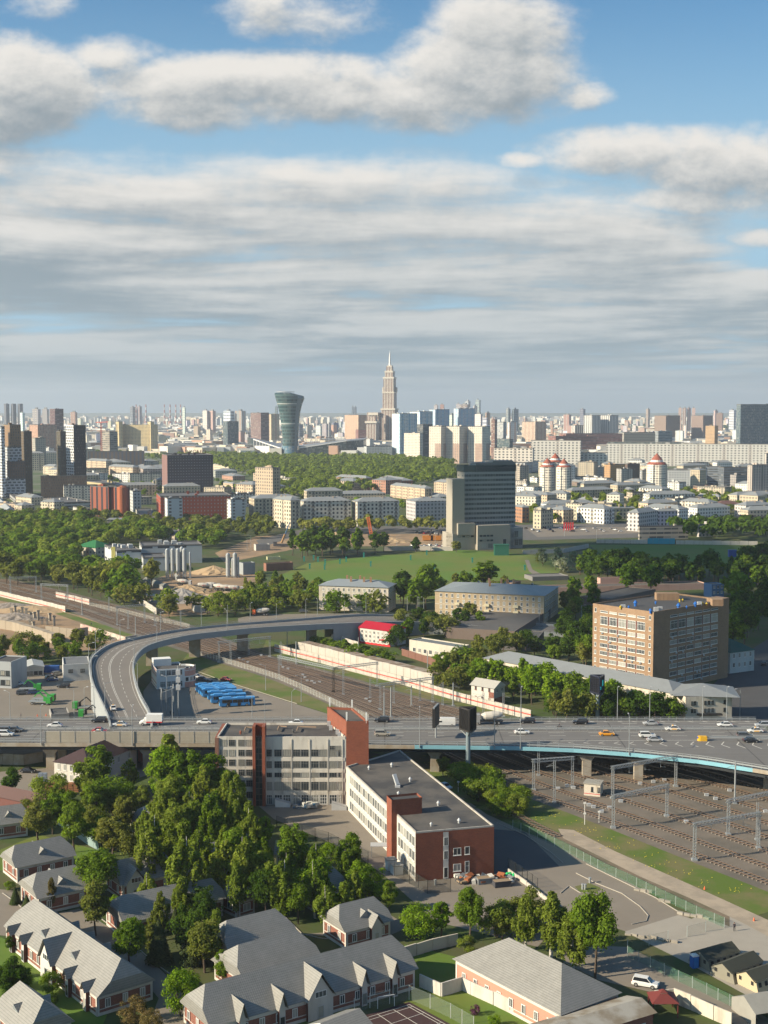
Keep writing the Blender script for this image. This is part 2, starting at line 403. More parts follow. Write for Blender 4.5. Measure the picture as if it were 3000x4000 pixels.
# the upper edge, sampled where the same cross-section meets it
UPf=[Vector(P(*p)[:2]) for p in upP]
def hit(pt,d,line):
    best=None
    for a,b in zip(line,line[1:]):
        e=b-a;den=d.x*e.y-d.y*e.x
        if abs(den) < 1e-9:continue
        w_=a-pt;t=(w_.x*e.y-w_.y*e.x)/den;s_=(w_.x*d.y-w_.y*d.x)/den
        if t > 0 and-.02 <= s_ <= 1.02 and (best is None or t < best):best=t
    return best
tang=[(LOW[min(i+1,NR-1)]-LOW[max(i-1,0)]).normalized() for i in range(NR)]
WID=[hit(LOW[i],Vector((-tang[i].y,tang[i].x)),UPf) for i in range(NR)]
for i in range(NR):
    if WID[i] is None:WID[i]=WID[i-1] if i and WID[i-1] else next(x for x in WID[i:] if x)
for _ in range(8):WID=[WID[0]]+[(WID[i-1]+2*WID[i]+WID[i+1])/4 for i in range(1,NR-1)]+[WID[-1]]
def rp(i,off):return LOW[i]+Vector((-tang[i].y,tang[i].x))*off
q=MB()
for i in range(NR-1):
    a,b,c,d=rp(i,-2),rp(i+1,-2),rp(i+1,WID[i+1]+2),rp(i,WID[i]+2)
    q.face([(a.x,a.y,.08),(b.x,b.y,.08),(c.x,c.y,.08),(d.x,d.y,.08)])
struct(q.build('railway_bed',m_bal))
print('RAIL',[round(x) for x in WID[::8]],[(round(p.x),round(p.y)) for p in LOW[::8]])
m_rail=mat('rail_steel',(.19,.125,.085),.45,.4);m_railtop=mat('rail_head',(.42,.33,.26),.3,.7)
m_slp=mat('sleeper_concrete',(.25,.205,.17),.9,var=.2,scale=.6)
def sub(pts,step):
    L=[0]
    for a,b in zip(pts,pts[1:]):L.append(L[-1]+(b-a).length)
    n=int(L[-1]/step);k=0
    for i in range(n+1):
        t=i*step
        while k < len(L)-2 and L[k+1] < t:k += 1
        yield pts[k].lerp(pts[k+1],(t-L[k])/(L[k+1]-L[k])),(pts[k+1]-pts[k]).normalized()
def track(pts,label,sleepers=True,near=1.2):
    root=thing('railway_track',label,'railway track',(pts[0].x,pts[0].y,.08),0,'railway tracks')
    o=Vector((pts[0].x,pts[0].y))
    for s_ in (-.76,.76):
        q=MB()
        for j in range(len(pts)-1):
            t0=(pts[min(j+1,len(pts)-1)]-pts[max(j-1,0)]).normalized();t1=(pts[min(j+2,len(pts)-1)]-pts[j]).normalized()
            a=pts[j]-o+Vector((-t0.y,t0.x))*s_;b=pts[j+1]-o+Vector((-t1.y,t1.x))*s_
            na,nb=Vector((-t0.y,t0.x))*.06,Vector((-t1.y,t1.x))*.06
            z0,z1=.17,.34
            q.face([(*(a-na),z0),(*(b-nb),z0),(*(b-nb),z1),(*(a-na),z1)],0)
            q.face([(*(b+nb),z0),(*(a+na),z0),(*(a+na),z1),(*(b+nb),z1)],0)
            q.face([(*(a-na),z1),(*(b-nb),z1),(*(b+nb),z1),(*(a+na),z1)],1)
        q.build('rail',[m_rail,m_railtop],root)
    if sleepers:
        q=MB()
        for p,t in sub(pts,near):
            n_=Vector((-t.y,t.x));p=p-o
            c=[p-n_*1.35-t*.14,p-n_*1.35+t*.14,p+n_*1.35+t*.14,p+n_*1.35-t*.14]
            q.face([(x.x,x.y,.19) for x in reversed(c)])
            for k in range(4):
                a,b=c[k],c[(k+1) % 4];q.face([(a.x,a.y,0),(b.x,b.y,0),(b.x,b.y,.19),(a.x,a.y,.19)])
        tag(q.build('sleeper',m_slp,root),kind='stuff')
for k in range(9):
    pts=[rp(i,2.2+(WID[i]-4.4)*k/8 if k < 6 or True else 0) for i in range(NR)]
    if k in (2,5):pts=pts[26:]
    if k in (1,4,7,9):pts=[p+Vector((0,.9*sin(j/5+k))) for j,p in enumerate(pts)]
    track(pts,'rusty rails on grey ballast in the rail corridor under the viaduct')
sid=resample([P(*p) for p in [(1700,2965),(1790,3030),(1905,3120),(2010,3180),(2120,3240),(2180,3270)]],30)
track(sid,'lone rusty siding curving through grass beside the hedge')
# turf between tracks and the concrete path on the right
for off0,off1,i0,i1 in ((-2.0,-17,56,NR-1),):
    q=MB()
    for i in range(i0,i1):
        w0=min(1,(i-i0)/12);w1=min(1,(i+1-i0)/12)
        a,b,c,d=rp(i,off0*w0+off1*w0),rp(i+1,off0*w1+off1*w1*.8),rp(i+1,-1.8),rp(i,-1.8)
        q.face([(a.x,a.y,.055),(b.x,b.y,.055),(c.x,c.y,.055),(d.x,d.y,.055)])
    struct(q.build('grass_strip',m_turf))
q=MB()
rr=random.Random(4)
for i in range(62,NR-2):
    for k in range(20):
        p=rp(i,-rr.uniform(3,14))+tang[i]*rr.uniform(0,4)
        if rr.random() < .5+.5*sin(p.x*.5)*sin(p.y*.3):
            s_=rr.uniform(.08,.18);q.face([(p.x-s_,p.y,.2),(p.x+s_,p.y,.2),(p.x+s_*.5,p.y+s_,.3)])
tag(q.build('dandelions',mat('yellow_petals',(.60,.48,.03),.8)),'scattered yellow dandelions in the grass beside the railway tracks','flowers',kind='stuff')

# ================================================================== VIADUCT (the wide highway)
ZH=8.0
def streaky(name,c):
    M=bpy.data.materials.new(name);M.use_nodes=True;q=NT(M.node_tree);b=q.n['Principled BSDF'];t=q.new('ShaderNodeTexCoord');mp=q.new('ShaderNodeMapping');mp.inputs['Scale'].default_value=(.012,.8,1);q.l.new(t.outputs['Object'],mp.inputs[0])
    n=q.noise(mp.outputs[0],1.0,4,.5);n2=q.noise(t.outputs['Object'],.07,9,.65);x,y,z=q.sep(t.outputs['Object'])
    k=q.m('ADD',.62,q.m('ADD',q.m('MULTIPLY',n,.46),q.m('MULTIPLY',n2,.30)));j=q.m('LESS_THAN',q.m('FRACT',q.m('DIVIDE',x,33.0)),.012);k=q.m('MULTIPLY',k,q.m('SUBTRACT',1.0,q.m('MULTIPLY',j,.45)))
    q.put(b.inputs['Base Color'],q.mix(1.0,c+(1,),q.xyz(k,k,k),'MULTIPLY'));b.inputs['Roughness'].default_value=.85;return M
m_deck=streaky('highway_asphalt',(.132,.126,.12))
m_beam=mat('bridge_concrete',(.40,.36,.30),.85,var=.15,scale=.35,detail=9,col2=(.33,.27,.20))
m_blue=mat('blue_fascia_paint',(.22,.46,.55),.6,var=.12,scale=.3)
m_steel=mat('galvanised_steel',(.36,.38,.39),.5,.3,var=.08,scale=1)
m_grey=mat('grey_paint',(.26,.28,.29),.6)
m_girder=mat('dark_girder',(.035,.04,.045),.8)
nearp=[P(x,y,ZH) for x,y in [(-260,2900),(0,2903),(850,2905),(1500,2911),(2000,2917),(2250,2926),(2500,2945),(2750,2972),(3000,3012),(3250,3062)]]
farp=[P(-260,2812,ZH),P(3250,2822,ZH)]
def yn(x):
    for a,b in zip(nearp,nearp[1:]):
        if a.x <= x <= b.x:return a.y+(b.y-a.y)*(x-a.x)/(b.x-a.x)
    return nearp[0].y if x < nearp[0].x else nearp[-1].y
YF=386.5
root=tag(link('highway_viaduct',None),'wide grey multi-lane highway viaduct on concrete piers crossing the railway','viaduct')
xs=[nearp[0].x+(nearp[-1].x-nearp[0].x)*i/60 for i in range(61)]
q=MB()
for a,b in zip(xs,xs[1:]):
    q.face([(a,yn(a),ZH),(b,yn(b),ZH),(b,YF,ZH),(a,YF,ZH)])
q.build('roadway',m_deck,root)
q=MB()
for a,b in zip(xs,xs[1:]):
    ya,yb=yn(a),yn(b)
    blue=1 if proj((a,ya,ZH))[0] > 1600 and proj((b,yb,ZH))[0] < 2960 else 0
    q.face([(a,ya-.02,ZH-.95),(b,yb-.02,ZH-.95),(b,yb-.02,ZH+.05),(a,ya-.02,ZH+.05)],blue)
    q.face([(a,ya-.02,ZH+.05),(b,yb-.02,ZH+.05),(b,yb+.3,ZH+.05),(a,ya+.3,ZH+.05)],blue)
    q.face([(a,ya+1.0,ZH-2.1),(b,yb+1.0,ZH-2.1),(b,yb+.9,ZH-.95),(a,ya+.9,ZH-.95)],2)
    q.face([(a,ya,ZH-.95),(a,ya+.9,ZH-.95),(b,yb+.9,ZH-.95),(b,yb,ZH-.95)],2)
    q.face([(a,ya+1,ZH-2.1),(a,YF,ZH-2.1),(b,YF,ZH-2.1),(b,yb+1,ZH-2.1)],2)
    q.face([(b,YF+.02,ZH-2.1),(a,YF+.02,ZH-2.1),(a,YF+.02,ZH+.05),(b,YF+.02,ZH+.05)],0)
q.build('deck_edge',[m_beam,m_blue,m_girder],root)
def barrier(line,z,h,m,name='guard_rail',parent=root,post=2.0,solid=.35):
    q=MB()
    for a,b in zip(line,line[1:]):
        a,b=Vector(a[:2]),Vector(b[:2]);L=(b-a).length
        if L < .01:continue
        za,zb=(z,z) if not hasattr(z,'__len__') else z
        for zz in ((.45,.30),(.95,.10)):
            q.bar((a.x,a.y,za+h*zz[0]),(b.x,b.y,zb+h*zz[0]),.12,h*zz[1])
        n=max(1,int(L/post))
        for i in range(n):
            p=a.lerp(b,i/n);zz=za+(zb-za)*i/n;q.box(p.x-.07,p.y-.07,zz,p.x+.07,p.y+.07,zz+h)
    return q.build(name,m,parent)
yl=[(x,yn(x)+.6) for x in xs]
barrier(yl,ZH+.05,1.15,m_steel)
barrier([(x,YF-.6) for x in xs[::3]],ZH,1.1,m_steel)
ymid=374.5
for yy_ in (ymid-.8,ymid+.8):barrier([(x,yy_) for x in xs[::3]],ZH,.95,m_steel,'median_rail',solid=.5)
q=MB()
def dash(x0,x1,y,w=.22,ln=4.5,gap=7,z=ZH+.012):
    x=x0
    while x < x1:
        q.face([(x,y-w/2,z),(min(x+ln,x1),y-w/2,z),(min(x+ln,x1),y+w/2,z),(x,y+w/2,z)]);x += ln+gap
X0,X1=xs[0],xs[-1]
for y in (378.2,382.0):dash(X0,X1,y)
for y in (367.5,371.0):dash(X0,X1,y)
for y in (376.2,385.0,372.9):dash(X0,X1,y,.22,400,0)
lane=lambda x:yn(x)+3.2
for a,b in zip(xs,xs[1:]):
    if a < 30 or True:q.face([(a,yn(a)+2.0 if a < 40 else yn(a)+3,ZH+.012),(b,yn(b)+2.0 if b < 40 else yn(b)+3,ZH+.012),(b,(yn(b)+2.25) if b < 40 else yn(b)+3.2,ZH+.012),(a,(yn(a)+2.25) if a < 40 else yn(a)+3.2,ZH+.012)])
for a,b in zip(xs,xs[1:]):
    if a > 20:                                       # chevron gore before the exit
        ya,yb=361.0+(a-20)*.02,361.0+(b-20)*.02
        q.face([(a,ya,ZH+.012),(b,yb,ZH+.012),(b,yb+.25,ZH+.012),(a,ya+.25,ZH+.012)])
x=40
while x < 112:
    y0=359.6-max(0,x-45)*.11;
    q.face([(x,360.6,ZH+.014),(x+.35,360.6,ZH+.014),(x-1.15,(360.6+y0)/2,ZH+.014),(x-1.5,(360.6+y0)/2,ZH+.014)])
    q.face([(x,y0,ZH+.014),(x-1.5,(360.6+y0)/2,ZH+.014),(x-1.15,(360.6+y0)/2,ZH+.014),(x+.35,y0,ZH+.014)])
    q.face([(x+1,383.9,ZH+.014),(x+1.6,383.9,ZH+.014),(x+.4,384.9,ZH+.014),(x-.2,384.9,ZH+.014)])
    x += 4.2
q.build('lane_marking',m_paint,root)
# noise barrier of ribbed panels on the left half
q=MB()
xa,xb=P(180,2900,ZH).x,P(1400,2900,ZH).x
m_panel=mat('noise_panel',(.42,.38,.31),.8,var=.12,scale=.5)
n=int((xb-xa)/4.0)
for i in range(n):
    x0,x1=xa+(xb-xa)*i/n,xa+(xb-xa)*(i+1)/n;y=yn(x0)+.12
    q2=MB();q2.box(x0+.08,y,ZH+.1,x1-.08,y+.14,ZH+3.3)
    for k in range(8):q2.box(x0+.08,y-.05,ZH+.2+k*.4,x1-.08,y+.01,ZH+.42+k*.4)
    q2.build('noise_panel',m_panel,root)
    q2=MB();q2.box(x0-.08,y-.1,ZH,x0+.08,y+.2,ZH+3.4);q2.build('panel_post',m_grey,root)
# piers
def pier(x,y,ztop,m=m_beam,w=2.4,name='pier',parent=root,z0=0):
    q=MB();q.box(x-w/2,y-.7,z0,x+w/2,y+.7,ztop-1.6)
    a=[(x-w/2,y-.7),(x+w/2,y-.7),(x+w/2,y+.7),(x-w/2,y+.7)]
    b=[(x-w*.85,y-.8),(x+w*.85,y-.8),(x+w*.85,y+.8),(x-w*.85,y+.8)]
    for i in range(4):q.face([(*a[i],ztop-1.6),(*a[(i+1) % 4],ztop-1.6),(*b[(i+1) % 4],ztop-.5),(*b[i],ztop-.5)])
    q.prism(b,ztop-.5,ztop);q.build(name,m,parent)
for px in (-180,175,560,1290,1700,2290,2480,2940):
    p=P(px,2915,ZH);y=yn(p.x)+3
    pier(p.x,y,ZH-2.1)
    for k in (1,2):pier(p.x+k*.5,min(y+k*11,YF-2),ZH-2.1)
# yellow crash cushion at the exit nose
p=PY(2735,2872,362);cc=thing('crash_cushion','yellow rounded crash cushion at the nose of the exit lane','crash barrier',(p.x,362,ZH))
q=MB();q.tube((0,0,0),(0,0,1.3),.75,.75,12);q.box(0,-.75,0,1.8,.75,1.25);q.build('body',mat('yellow_plastic',(.75,.42,.03),.5),cc)
q=MB();q.tube((-.72,-.3,.95),(-.80,-.32,.95),.28,.28,12);q.build('arrow_sign',mat('sign_blue',(.03,.12,.5),.5),cc)
q=MB();q.bar((1.9,0,.9),(26,-1.5,.9),.15,.35);q.bar((1.9,.9,.9),(26,1.0,.9),.15,.35);q.build('guard_rail',m_steel,cc)

# ================================================================== CURVED RAMP
# rows: outer pixel, inner pixel, height
RP=[((430,2850),(596,2850),8),((419,2804),(586,2796),8),((386,2731),(556,2740),8.3),((362,2680),(536,2690),8.6),((350,2630),(525,2640),9),
      ((349,2595),(524,2600),9.3),((371,2560),(540,2562),9.6),((434,2522),(575,2532),9.8),((550,2493),(640,2510),10),
      ((675,2470),(750,2487),10),((800,2454),(860,2474),10),((943,2441),(1000,2460),9.8),((1165,2424),(1210,2448),9),((1377,2407),(1400,2440),7.6),
      ((1500,2406),(1510,2436),6.2),((1700,2414),(1690,2440),4.5),((1886,2428),(1870,2458),3),((2060,2438),(2040,2470),1.8),((2243,2452),(2200,2482),.6),((2330,2462),(2290,2492),.1)]
def smooth(rows,n):
    o=[]
    for i in range(n):
        t=(len(rows)-1)*i/(n-1);k=min(int(t),len(rows)-2);f=t-k
        p0,p1,p2,p3=rows[max(k-1,0)],rows[k],rows[k+1],rows[min(k+2,len(rows)-1)]
        o.append(.5*((2*p1)+(p2-p0)*f+(2*p0-5*p1+4*p2-p3)*f*f+(3*p1-p0-3*p2+p3)*f ** 3))
    return o
OUT=smooth([P(*a,z) for a,b,z in RP],120);INN=smooth([P(*b,z) for a,b,z in RP],120)
ramp=tag(link('curved_ramp',None),'long curved flyover ramp sweeping from the highway over the railway','ramp')
q=MB();qb=MB();qw=MB();qm=MB()
def lr(i,f,dz=.012):p=OUT[i].lerp(INN[i],f);return (p.x,p.y,p.z+dz)
for i in range(119):
    q.face([lr(i,0,0),lr(i+1,0,0),lr(i+1,1,0),lr(i,1,0)])
    for A,s_ in ((OUT,0),(INN,1)):
        a,b=A[i],A[i+1]
        low_=-1.5 if i < 78 else-a.z
        qb.face([(a.x,a.y,a.z+low_),(b.x,b.y,b.z+low_),(b.x,b.y,b.z+.9),(a.x,a.y,a.z+.9)])
        c,d=OUT[i].lerp(INN[i],.035 if s_ == 0 else .965),OUT[i+1].lerp(INN[i+1],.035 if s_ == 0 else .965)
        qb.face([(c.x,c.y,c.z),(d.x,d.y,d.z),(d.x,d.y,d.z+.9),(c.x,c.y,c.z+.9)])
        qb.face([(a.x,a.y,a.z+.9),(b.x,b.y,b.z+.9),(d.x,d.y,d.z+.9),(c.x,c.y,c.z+.9)])
    a,b,c,d=OUT[i],OUT[i+1],INN[i+1],INN[i]
    if i < 78:qb.face([(p.x,p.y,p.z-1.5) for p in (a,d,c,b)])
    for f in ((.09,.10),(.90,.91)):qm.face([lr(i,f[0]),lr(i+1,f[0]),lr(i+1,f[1]),lr(i,f[1])])
    if i < 66:
        for f in (.44,.47):qm.face([lr(i,f),lr(i+1,f),lr(i+1,f+.012),lr(i,f+.012)])
    if i % 2 == 0:
        for f in (.27,.68):qm.face([lr(i,f),lr(i+1,f),lr(i+1,f+.012),lr(i,f+.012)])
for o_ in (q,qb):
    pass
q.build('roadway',mat('ramp_asphalt',(.20,.18,.16),.85,var=.12,scale=.1,detail=8),ramp)
m_ramp=mat('ramp_parapet',(.32,.34,.35),.8,var=.1,scale=.4)
qb.build('parapet',m_ramp,ramp);qm.build('lane_marking',m_paint,ramp)
for A,s_ in ((OUT,1),(INN,-1)):                       # pipe rails above the parapets
    q=MB()
    for i in range(0,118,2):
        a,b=A[i],A[i+2]
        for dz in (1.25,1.6):q.bar((a.x,a.y,a.z+dz),(b.x,b.y,b.z+dz),.07)
        q.box(a.x-.05,a.y-.05,a.z+.9,a.x+.05,a.y+.05,a.z+1.62)
    q.build('pipe_rail',m_steel,ramp)
for i,k in ((14,.5),(34,.5),(50,.5),(59,.5),(68,.5),(76,.5)):
    p=OUT[i].lerp(INN[i],k);pier(p.x,p.y,p.z-1.5,w=4.5 if i > 34 else 3,parent=ramp)
for i in range(0,22,1):                                # solid retaining wall where the ramp leaves the highway
    a,b=OUT[i],OUT[i+1];c,d=INN[i],INN[i+1]
    qw.face([(a.x,a.y,0),(b.x,b.y,0),(b.x,b.y,b.z-1.4),(a.x,a.y,a.z-1.4)]);qw.face([(c.x,c.y,0),(d.x,d.y,0),(d.x,d.y,d.z-1.4),(c.x,c.y,c.z-1.4)])
qw.build('retaining_wall',m_ramp,ramp)

def kerb(pix,w_=.14):
    pts=[P(*p) for p in pix];q=MB()
    for a,b in zip(pts,pts[1:]):q.bar((a.x,a.y,.12),(b.x,b.y,.12),w_,.16)
    struct(q.build('kerb',m_kerb))
kerb([(2250,3412),(2330,3452),(2430,3492),(2500,3542),(2532,3578),(2524,3600),(2468,3612)]);kerb([(2290,3376),(2420,3440),(2560,3508),(2668,3574)]);kerb([(2190,3490),(2223,3462),(2268,3490),(2300,3490)])
kerb([(1600,2990),(1700,3070),(1800,3165),(1900,3245)]);kerb([(395,3590),(470,3650),(560,3725),(640,3790),(700,3830)]);kerb([(10,3490),(60,3525),(105,3565)]);kerb([(745,2613),(870,2660),(1000,2700),(1160,2750)]);kerb([(1940,3215),(2050,3262),(2150,3330),(2200,3372)])
kerb([(1075,3545),(1180,3650),(1260,3668),(1370,3668)]);kerb([(850,2180),(1000,2148),(1160,2128)])
sheet('verge_strip',[(2245,3464),(2300,3450),(2345,3468),(2330,3488),(2270,3491)],m_turf,.06)
# ================================================================== TREES
def leafmat(name,c1,c2,c3=None,tr=.46):
    M=bpy.data.materials.new(name);M.use_nodes=True;q=NT(M.node_tree);q.n.clear()
    o=q.new('ShaderNodeOutputMaterial');d=q.new('ShaderNodeBsdfDiffuse');t=q.new('ShaderNodeBsdfTranslucent');mx=q.new('ShaderNodeMixShader')
    tc=q.new('ShaderNodeTexCoord');n=q.noise(tc.outputs['Object'],.9,3,.6)
    g=q.new('ShaderNodeNewGeometry');oi=q.new('ShaderNodeObjectInfo')
    c=q.mix(q.step(n,.35,.65),c1,c2)
    r=q.m('ADD',.60,q.m('MULTIPLY',g.outputs['Random Per Island'],.8));c=q.mix(1.0,c,q.xyz(r,r,r),'MULTIPLY')
    s=q.m('ADD',.84,q.m('MULTIPLY',oi.outputs['Random'],.32));c=q.mix(1.0,c,q.xyz(s,q.m('ADD',.90,q.m('MULTIPLY',oi.outputs['Random'],.2)),s),'MULTIPLY')
    q.l.new(c,d.inputs[0]);q.l.new(q.mix(1.0,c,(1.2,1.3,.5),'MULTIPLY'),t.inputs[0]);mx.inputs[0].default_value=tr
    q.l.new(d.outputs[0],mx.inputs[1]);q.l.new(t.outputs[0],mx.inputs[2]);q.l.new(mx.outputs[0],o.inputs[0])
    return M
L_GREEN=leafmat('leaf_green',(.105,.168,.017),(.155,.225,.024))
L_BRIGHT=leafmat('leaf_bright',(.140,.235,.014),(.19,.27,.022))
L_BIRCH=leafmat('leaf_birch',(.150,.198,.028),(.200,.240,.040))
L_OLIVE=leafmat('leaf_olive',(.150,.168,.032),(.190,.200,.050))
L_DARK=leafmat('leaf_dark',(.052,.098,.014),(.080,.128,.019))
L_PINE=leafmat('needle_dark',(.040,.058,.020),(.058,.075,.028),tr=.1)
L_BROWN=leafmat('leaf_brown',(.15,.115,.048),(.18,.15,.058))
L_WHITE=leafmat('blossom_pale',(.22,.24,.17),(.33,.35,.26))
L_PURPLE=leafmat('lilac_purple',(.18,.06,.15),(.12,.09,.06))
m_bark=mat('bark',(.10,.075,.055),.95,var=.3,scale=2);m_birchbark=mat('birch_bark',(.55,.52,.47),.9,var=.4,scale=3)

def card(vs,fs,p,nrm,s,rnd,asp=1.0):
    a=nrm.orthogonal().normalized();b=nrm.cross(a);an=rnd.uniform(0,2*pi)
    u=(a*cos(an)+b*sin(an))*s;v=(b*cos(an)-a*sin(an))*s*asp;i=len(vs)
    vs.extend([p-u*.5-v,p+u*.6-v*.2,p+u*.45+v*.9,p-u*.55+v*.55]);fs.append((i,i+1,i+2,i+3))
def rdir(rnd):
    z=rnd.uniform(-1,1);a=rnd.uniform(0,2*pi);r=math.sqrt(1-z*z);return Vector((r*cos(a),r*sin(a),z))
def crown_mesh(kind,seed,n,size):
    """unit tree: height 1, crown width about .6; returns crown and trunk meshes"""
    rnd=random.Random(seed);vs,fs=[],[];W={'round':.29,'birch':.2,'tall':.2,'bush':.55,'pine':.2,'spread':.37}[kind]
    lobes=[];q=MB()
    c0={'round':.58,'birch':.55,'tall':.54,'bush':.48,'pine':.5,'spread':.64}[kind]
    hz={'round':.40,'birch':.42,'tall':.45,'bush':.46,'pine':.48,'spread':.34}[kind]
    nl={'round':44,'birch':48,'tall':38,'bush':26,'pine':0,'spread':46}[kind]
    for i in range(nl):
        d=rdir(rnd);rr_=rnd.uniform(.45,.95) ** .6
        taper=1 if kind in ('round','spread','bush') else (1.1-.75*max(0,d.z))
        p=Vector((d.x*W*rr_*.8*taper,d.y*W*rr_*.8*taper,c0+d.z*hz*rr_*.82))
        lobes.append((p,W*rnd.uniform(.15,.37)*(.66 if kind == 'birch' else .8 if kind == 'tall' else 1)))
    if kind != 'bush':lobes.append((Vector((0,0,c0)),W*.45))
    if kind == 'birch':                                  # hanging strands of small leaves, gaps between them
        for k in range(n // 9):
            p,r=rnd.choice(lobes);d=rdir(rnd);st_=p+d*r*rnd.uniform(.5,1.15);ln=rnd.uniform(.05,.19);sw=rdir(rnd)*.02
            for j in range(9):f=j/9;card(vs,fs,st_+Vector((0,0,-ln*f))+sw*f+rdir(rnd)*.006,(Vector((d.x,d.y,.25))+rdir(rnd)*.7).normalized(),size*rnd.uniform(.55,1.05),rnd,1.3)
        n=int(n*.35)
    if nl:
        tot=sum(r ** 2 for _,r in lobes)
        for p,r in lobes:
            for k in range(max(3,int(n*r*r/tot))):
                d=rdir(rnd)
                if d.z <-.3 and rnd.random() < .6:d.z=-d.z
                rad=r*(1.12-.7*rnd.random() ** 1.3);zs=.82
                if kind == 'birch':zs=1.0
                pt=p+Vector((d.x*rad,d.y*rad,d.z*rad*zs))
                if kind == 'birch' and rnd.random() < .55:pt.z -= rnd.uniform(0,.16)*(1 if d.z < .3 else .3);nn=Vector((d.x,d.y,rnd.uniform(-.1,.4)));asp=1.6
                else:nn=d+Vector((0,0,.35));asp=1.0
                card(vs,fs,pt,(nn+rdir(rnd)*.65).normalized(),size*rnd.uniform(.6,1.3),rnd,asp)
        for k in range(int(n*.10)):                    # stray twigs beyond the outline
            p,r=rnd.choice(lobes);d=rdir(rnd);card(vs,fs,p+d*r*rnd.uniform(1.0,1.5),(d+rdir(rnd)).normalized(),size*.7,rnd)
    else:                                                # conifer in drooping tiers
        for k in range(n):
            h=rnd.random() ** 1.25;tier=(h*11) % 1
            r=W*(1-h) ** .85*(.7+.4*(1-tier))*rnd.uniform(.45,1) ** .5;a=rnd.uniform(0,2*pi)
            card(vs,fs,Vector((r*cos(a),r*sin(a),.1+.9*h-r*.25)),(Vector((cos(a),sin(a),1.1))+rdir(rnd)*.5).normalized(),size*rnd.uniform(.6,1.2),rnd)
    cm=bpy.data.meshes.new('crown');cm.from_pydata([tuple(v) for v in vs],[],fs);cm.update()
    tr=.016
    if kind != 'bush':
        bend=Vector((rnd.uniform(-.03,.03),rnd.uniform(-.03,.03),0))
        q.tube((0,0,-.01),bend+Vector((0,0,c0*.7)),tr*1.25,tr*.75,7);q.tube(bend+Vector((0,0,c0*.7)),(bend.x*1.5,bend.y,c0+hz*.75),tr*.75,tr*.15,6)
        for k in range(0 if kind == 'pine' else 22 if kind == 'birch' else 10):
            z0=rnd.uniform(.25,c0+.15);p,r=rnd.choice(lobes);b0=bend*min(1,z0/c0)+Vector((0,0,z0))
            if p.z > z0:q.tube(b0,p,tr*.42,tr*.1,5)
    else:
        for k in range(5):d=rdir(rnd);q.tube((0,0,0),(d.x*.25,d.y*.25,.5),.012,.005,5)
    return cm,q
TREE_M={}
def tree_mesh(kind,var,lod):
    key=(kind,var,lod)
    if key not in TREE_M:
        n,s={0:(7000,.0200),1:(1900,.034),2:(620,.060)}[lod]
        if kind == 'birch':n=int(n*.7);s *= .85
        if kind == 'bush':s *= 1.25;n=int(n*.6)
        if kind == 'pine':s *= 1.0
        cm,q=crown_mesh(kind,hash_(kind)+var*17+lod,n,s)
        TREE_M[key]=(cm,q)
    return TREE_M[key]
def hash_(s):return sum(ord(c)*(i+3) for i,c in enumerate(s))
TREE_F={}
WORDS={'round':('tree','round leafy'),'birch':('birch_tree','slender drooping birch'),'tall':('poplar_tree','tall narrow poplar'),'bush':('shrub','dense low'),'pine':('spruce_tree','dark conical spruce'),'spread':('tree','broad spreading')}
NTREE=[0]
def tree(kind,leaf,loc,h,label,group=None,wide=1.0,cat=None):
    NTREE[0] += 1
    d=loc[1];lod=0 if d < 330 else 1 if d < 640 else 2
    var=NTREE[0] % (5 if lod == 0 else 4 if lod == 1 else 4)
    key=(kind,var,lod,leaf.name)
    rnd=random.Random(NTREE[0]*7+1)
    if key not in TREE_F:
        cm,q=tree_mesh(kind,var,lod);cm=cm.copy();cm.materials.append(leaf)
        tm=q.mesh('trunk',[m_birchbark if kind == 'birch' else m_bark]);TREE_F[key]=(cm,tm)
    cm,tm=TREE_F[key]
    nm=WORDS[kind][0]
    t=thing(nm,label,cat or ('shrub' if kind == 'bush' else 'tree'),loc,rnd.uniform(0,2*pi),group)
    t.scale=(h*wide*rnd.uniform(.9,1.15),h*wide*rnd.uniform(.9,1.15),h)
    link('crown',cm,t);link('stem' if kind == 'bush' else 'trunk',tm,t)
    return t
def th(px,py,top):                        # base pixel and top pixel -> base point and height
    b=P(px,py);return b,zat(b.y,top)

# ================================================================== VEHICLES
m_carbody=mat('car_paint',(.5,.5,.5),.28,.0,spec=.6,objcol=True)
m_glass=mat('tinted_glass',(.018,.022,.028),.08,spec=.8)
m_tyre=mat('tyre_rubber',(.018,.018,.018),.9);m_rim=mat('alloy_rim',(.45,.45,.46),.35,.6)
m_lamp=mat('lamp_glass',(.75,.75,.72),.15,spec=.8);m_red=mat('red_lens',(.35,.02,.02),.25)
m_black=mat('black_plastic',(.02,.02,.022),.6);m_white=mat('white_paint',(.78,.77,.74),.6,var=.05,scale=.7)
def loft(q,secs,m=0):        # secs: lists of (x, y, z) rings with equal counts
    for a,b in zip(secs,secs[1:]):
        n=len(a)
        for i in range(n):q.face([a[i],a[(i+1) % n],b[(i+1) % n],b[i]],m)
    q.face(secs[-1],m);q.face(list(reversed(secs[0])),m)
def wheel(parent,x,y,r=.33,w=.22):
    q=MB();q.tube((0,-w/2,0),(0,w/2,0),r,r,12)
    wo=q.build('wheel',m_tyre,parent,(x,y,r)) if (r,w) not in WH else link('wheel',WH[(r,w)][0],parent,(x,y,r))
    if (r,w) not in WH:
        q=MB();q.tube((0,-w/2-.015,0),(0,w/2+.015,0),r*.6,r*.6,8);WH[(r,w)]=(wo.data,q.mesh('rim',[m_rim]))
    link('rim',WH[(r,w)][1],wo)
WH={}
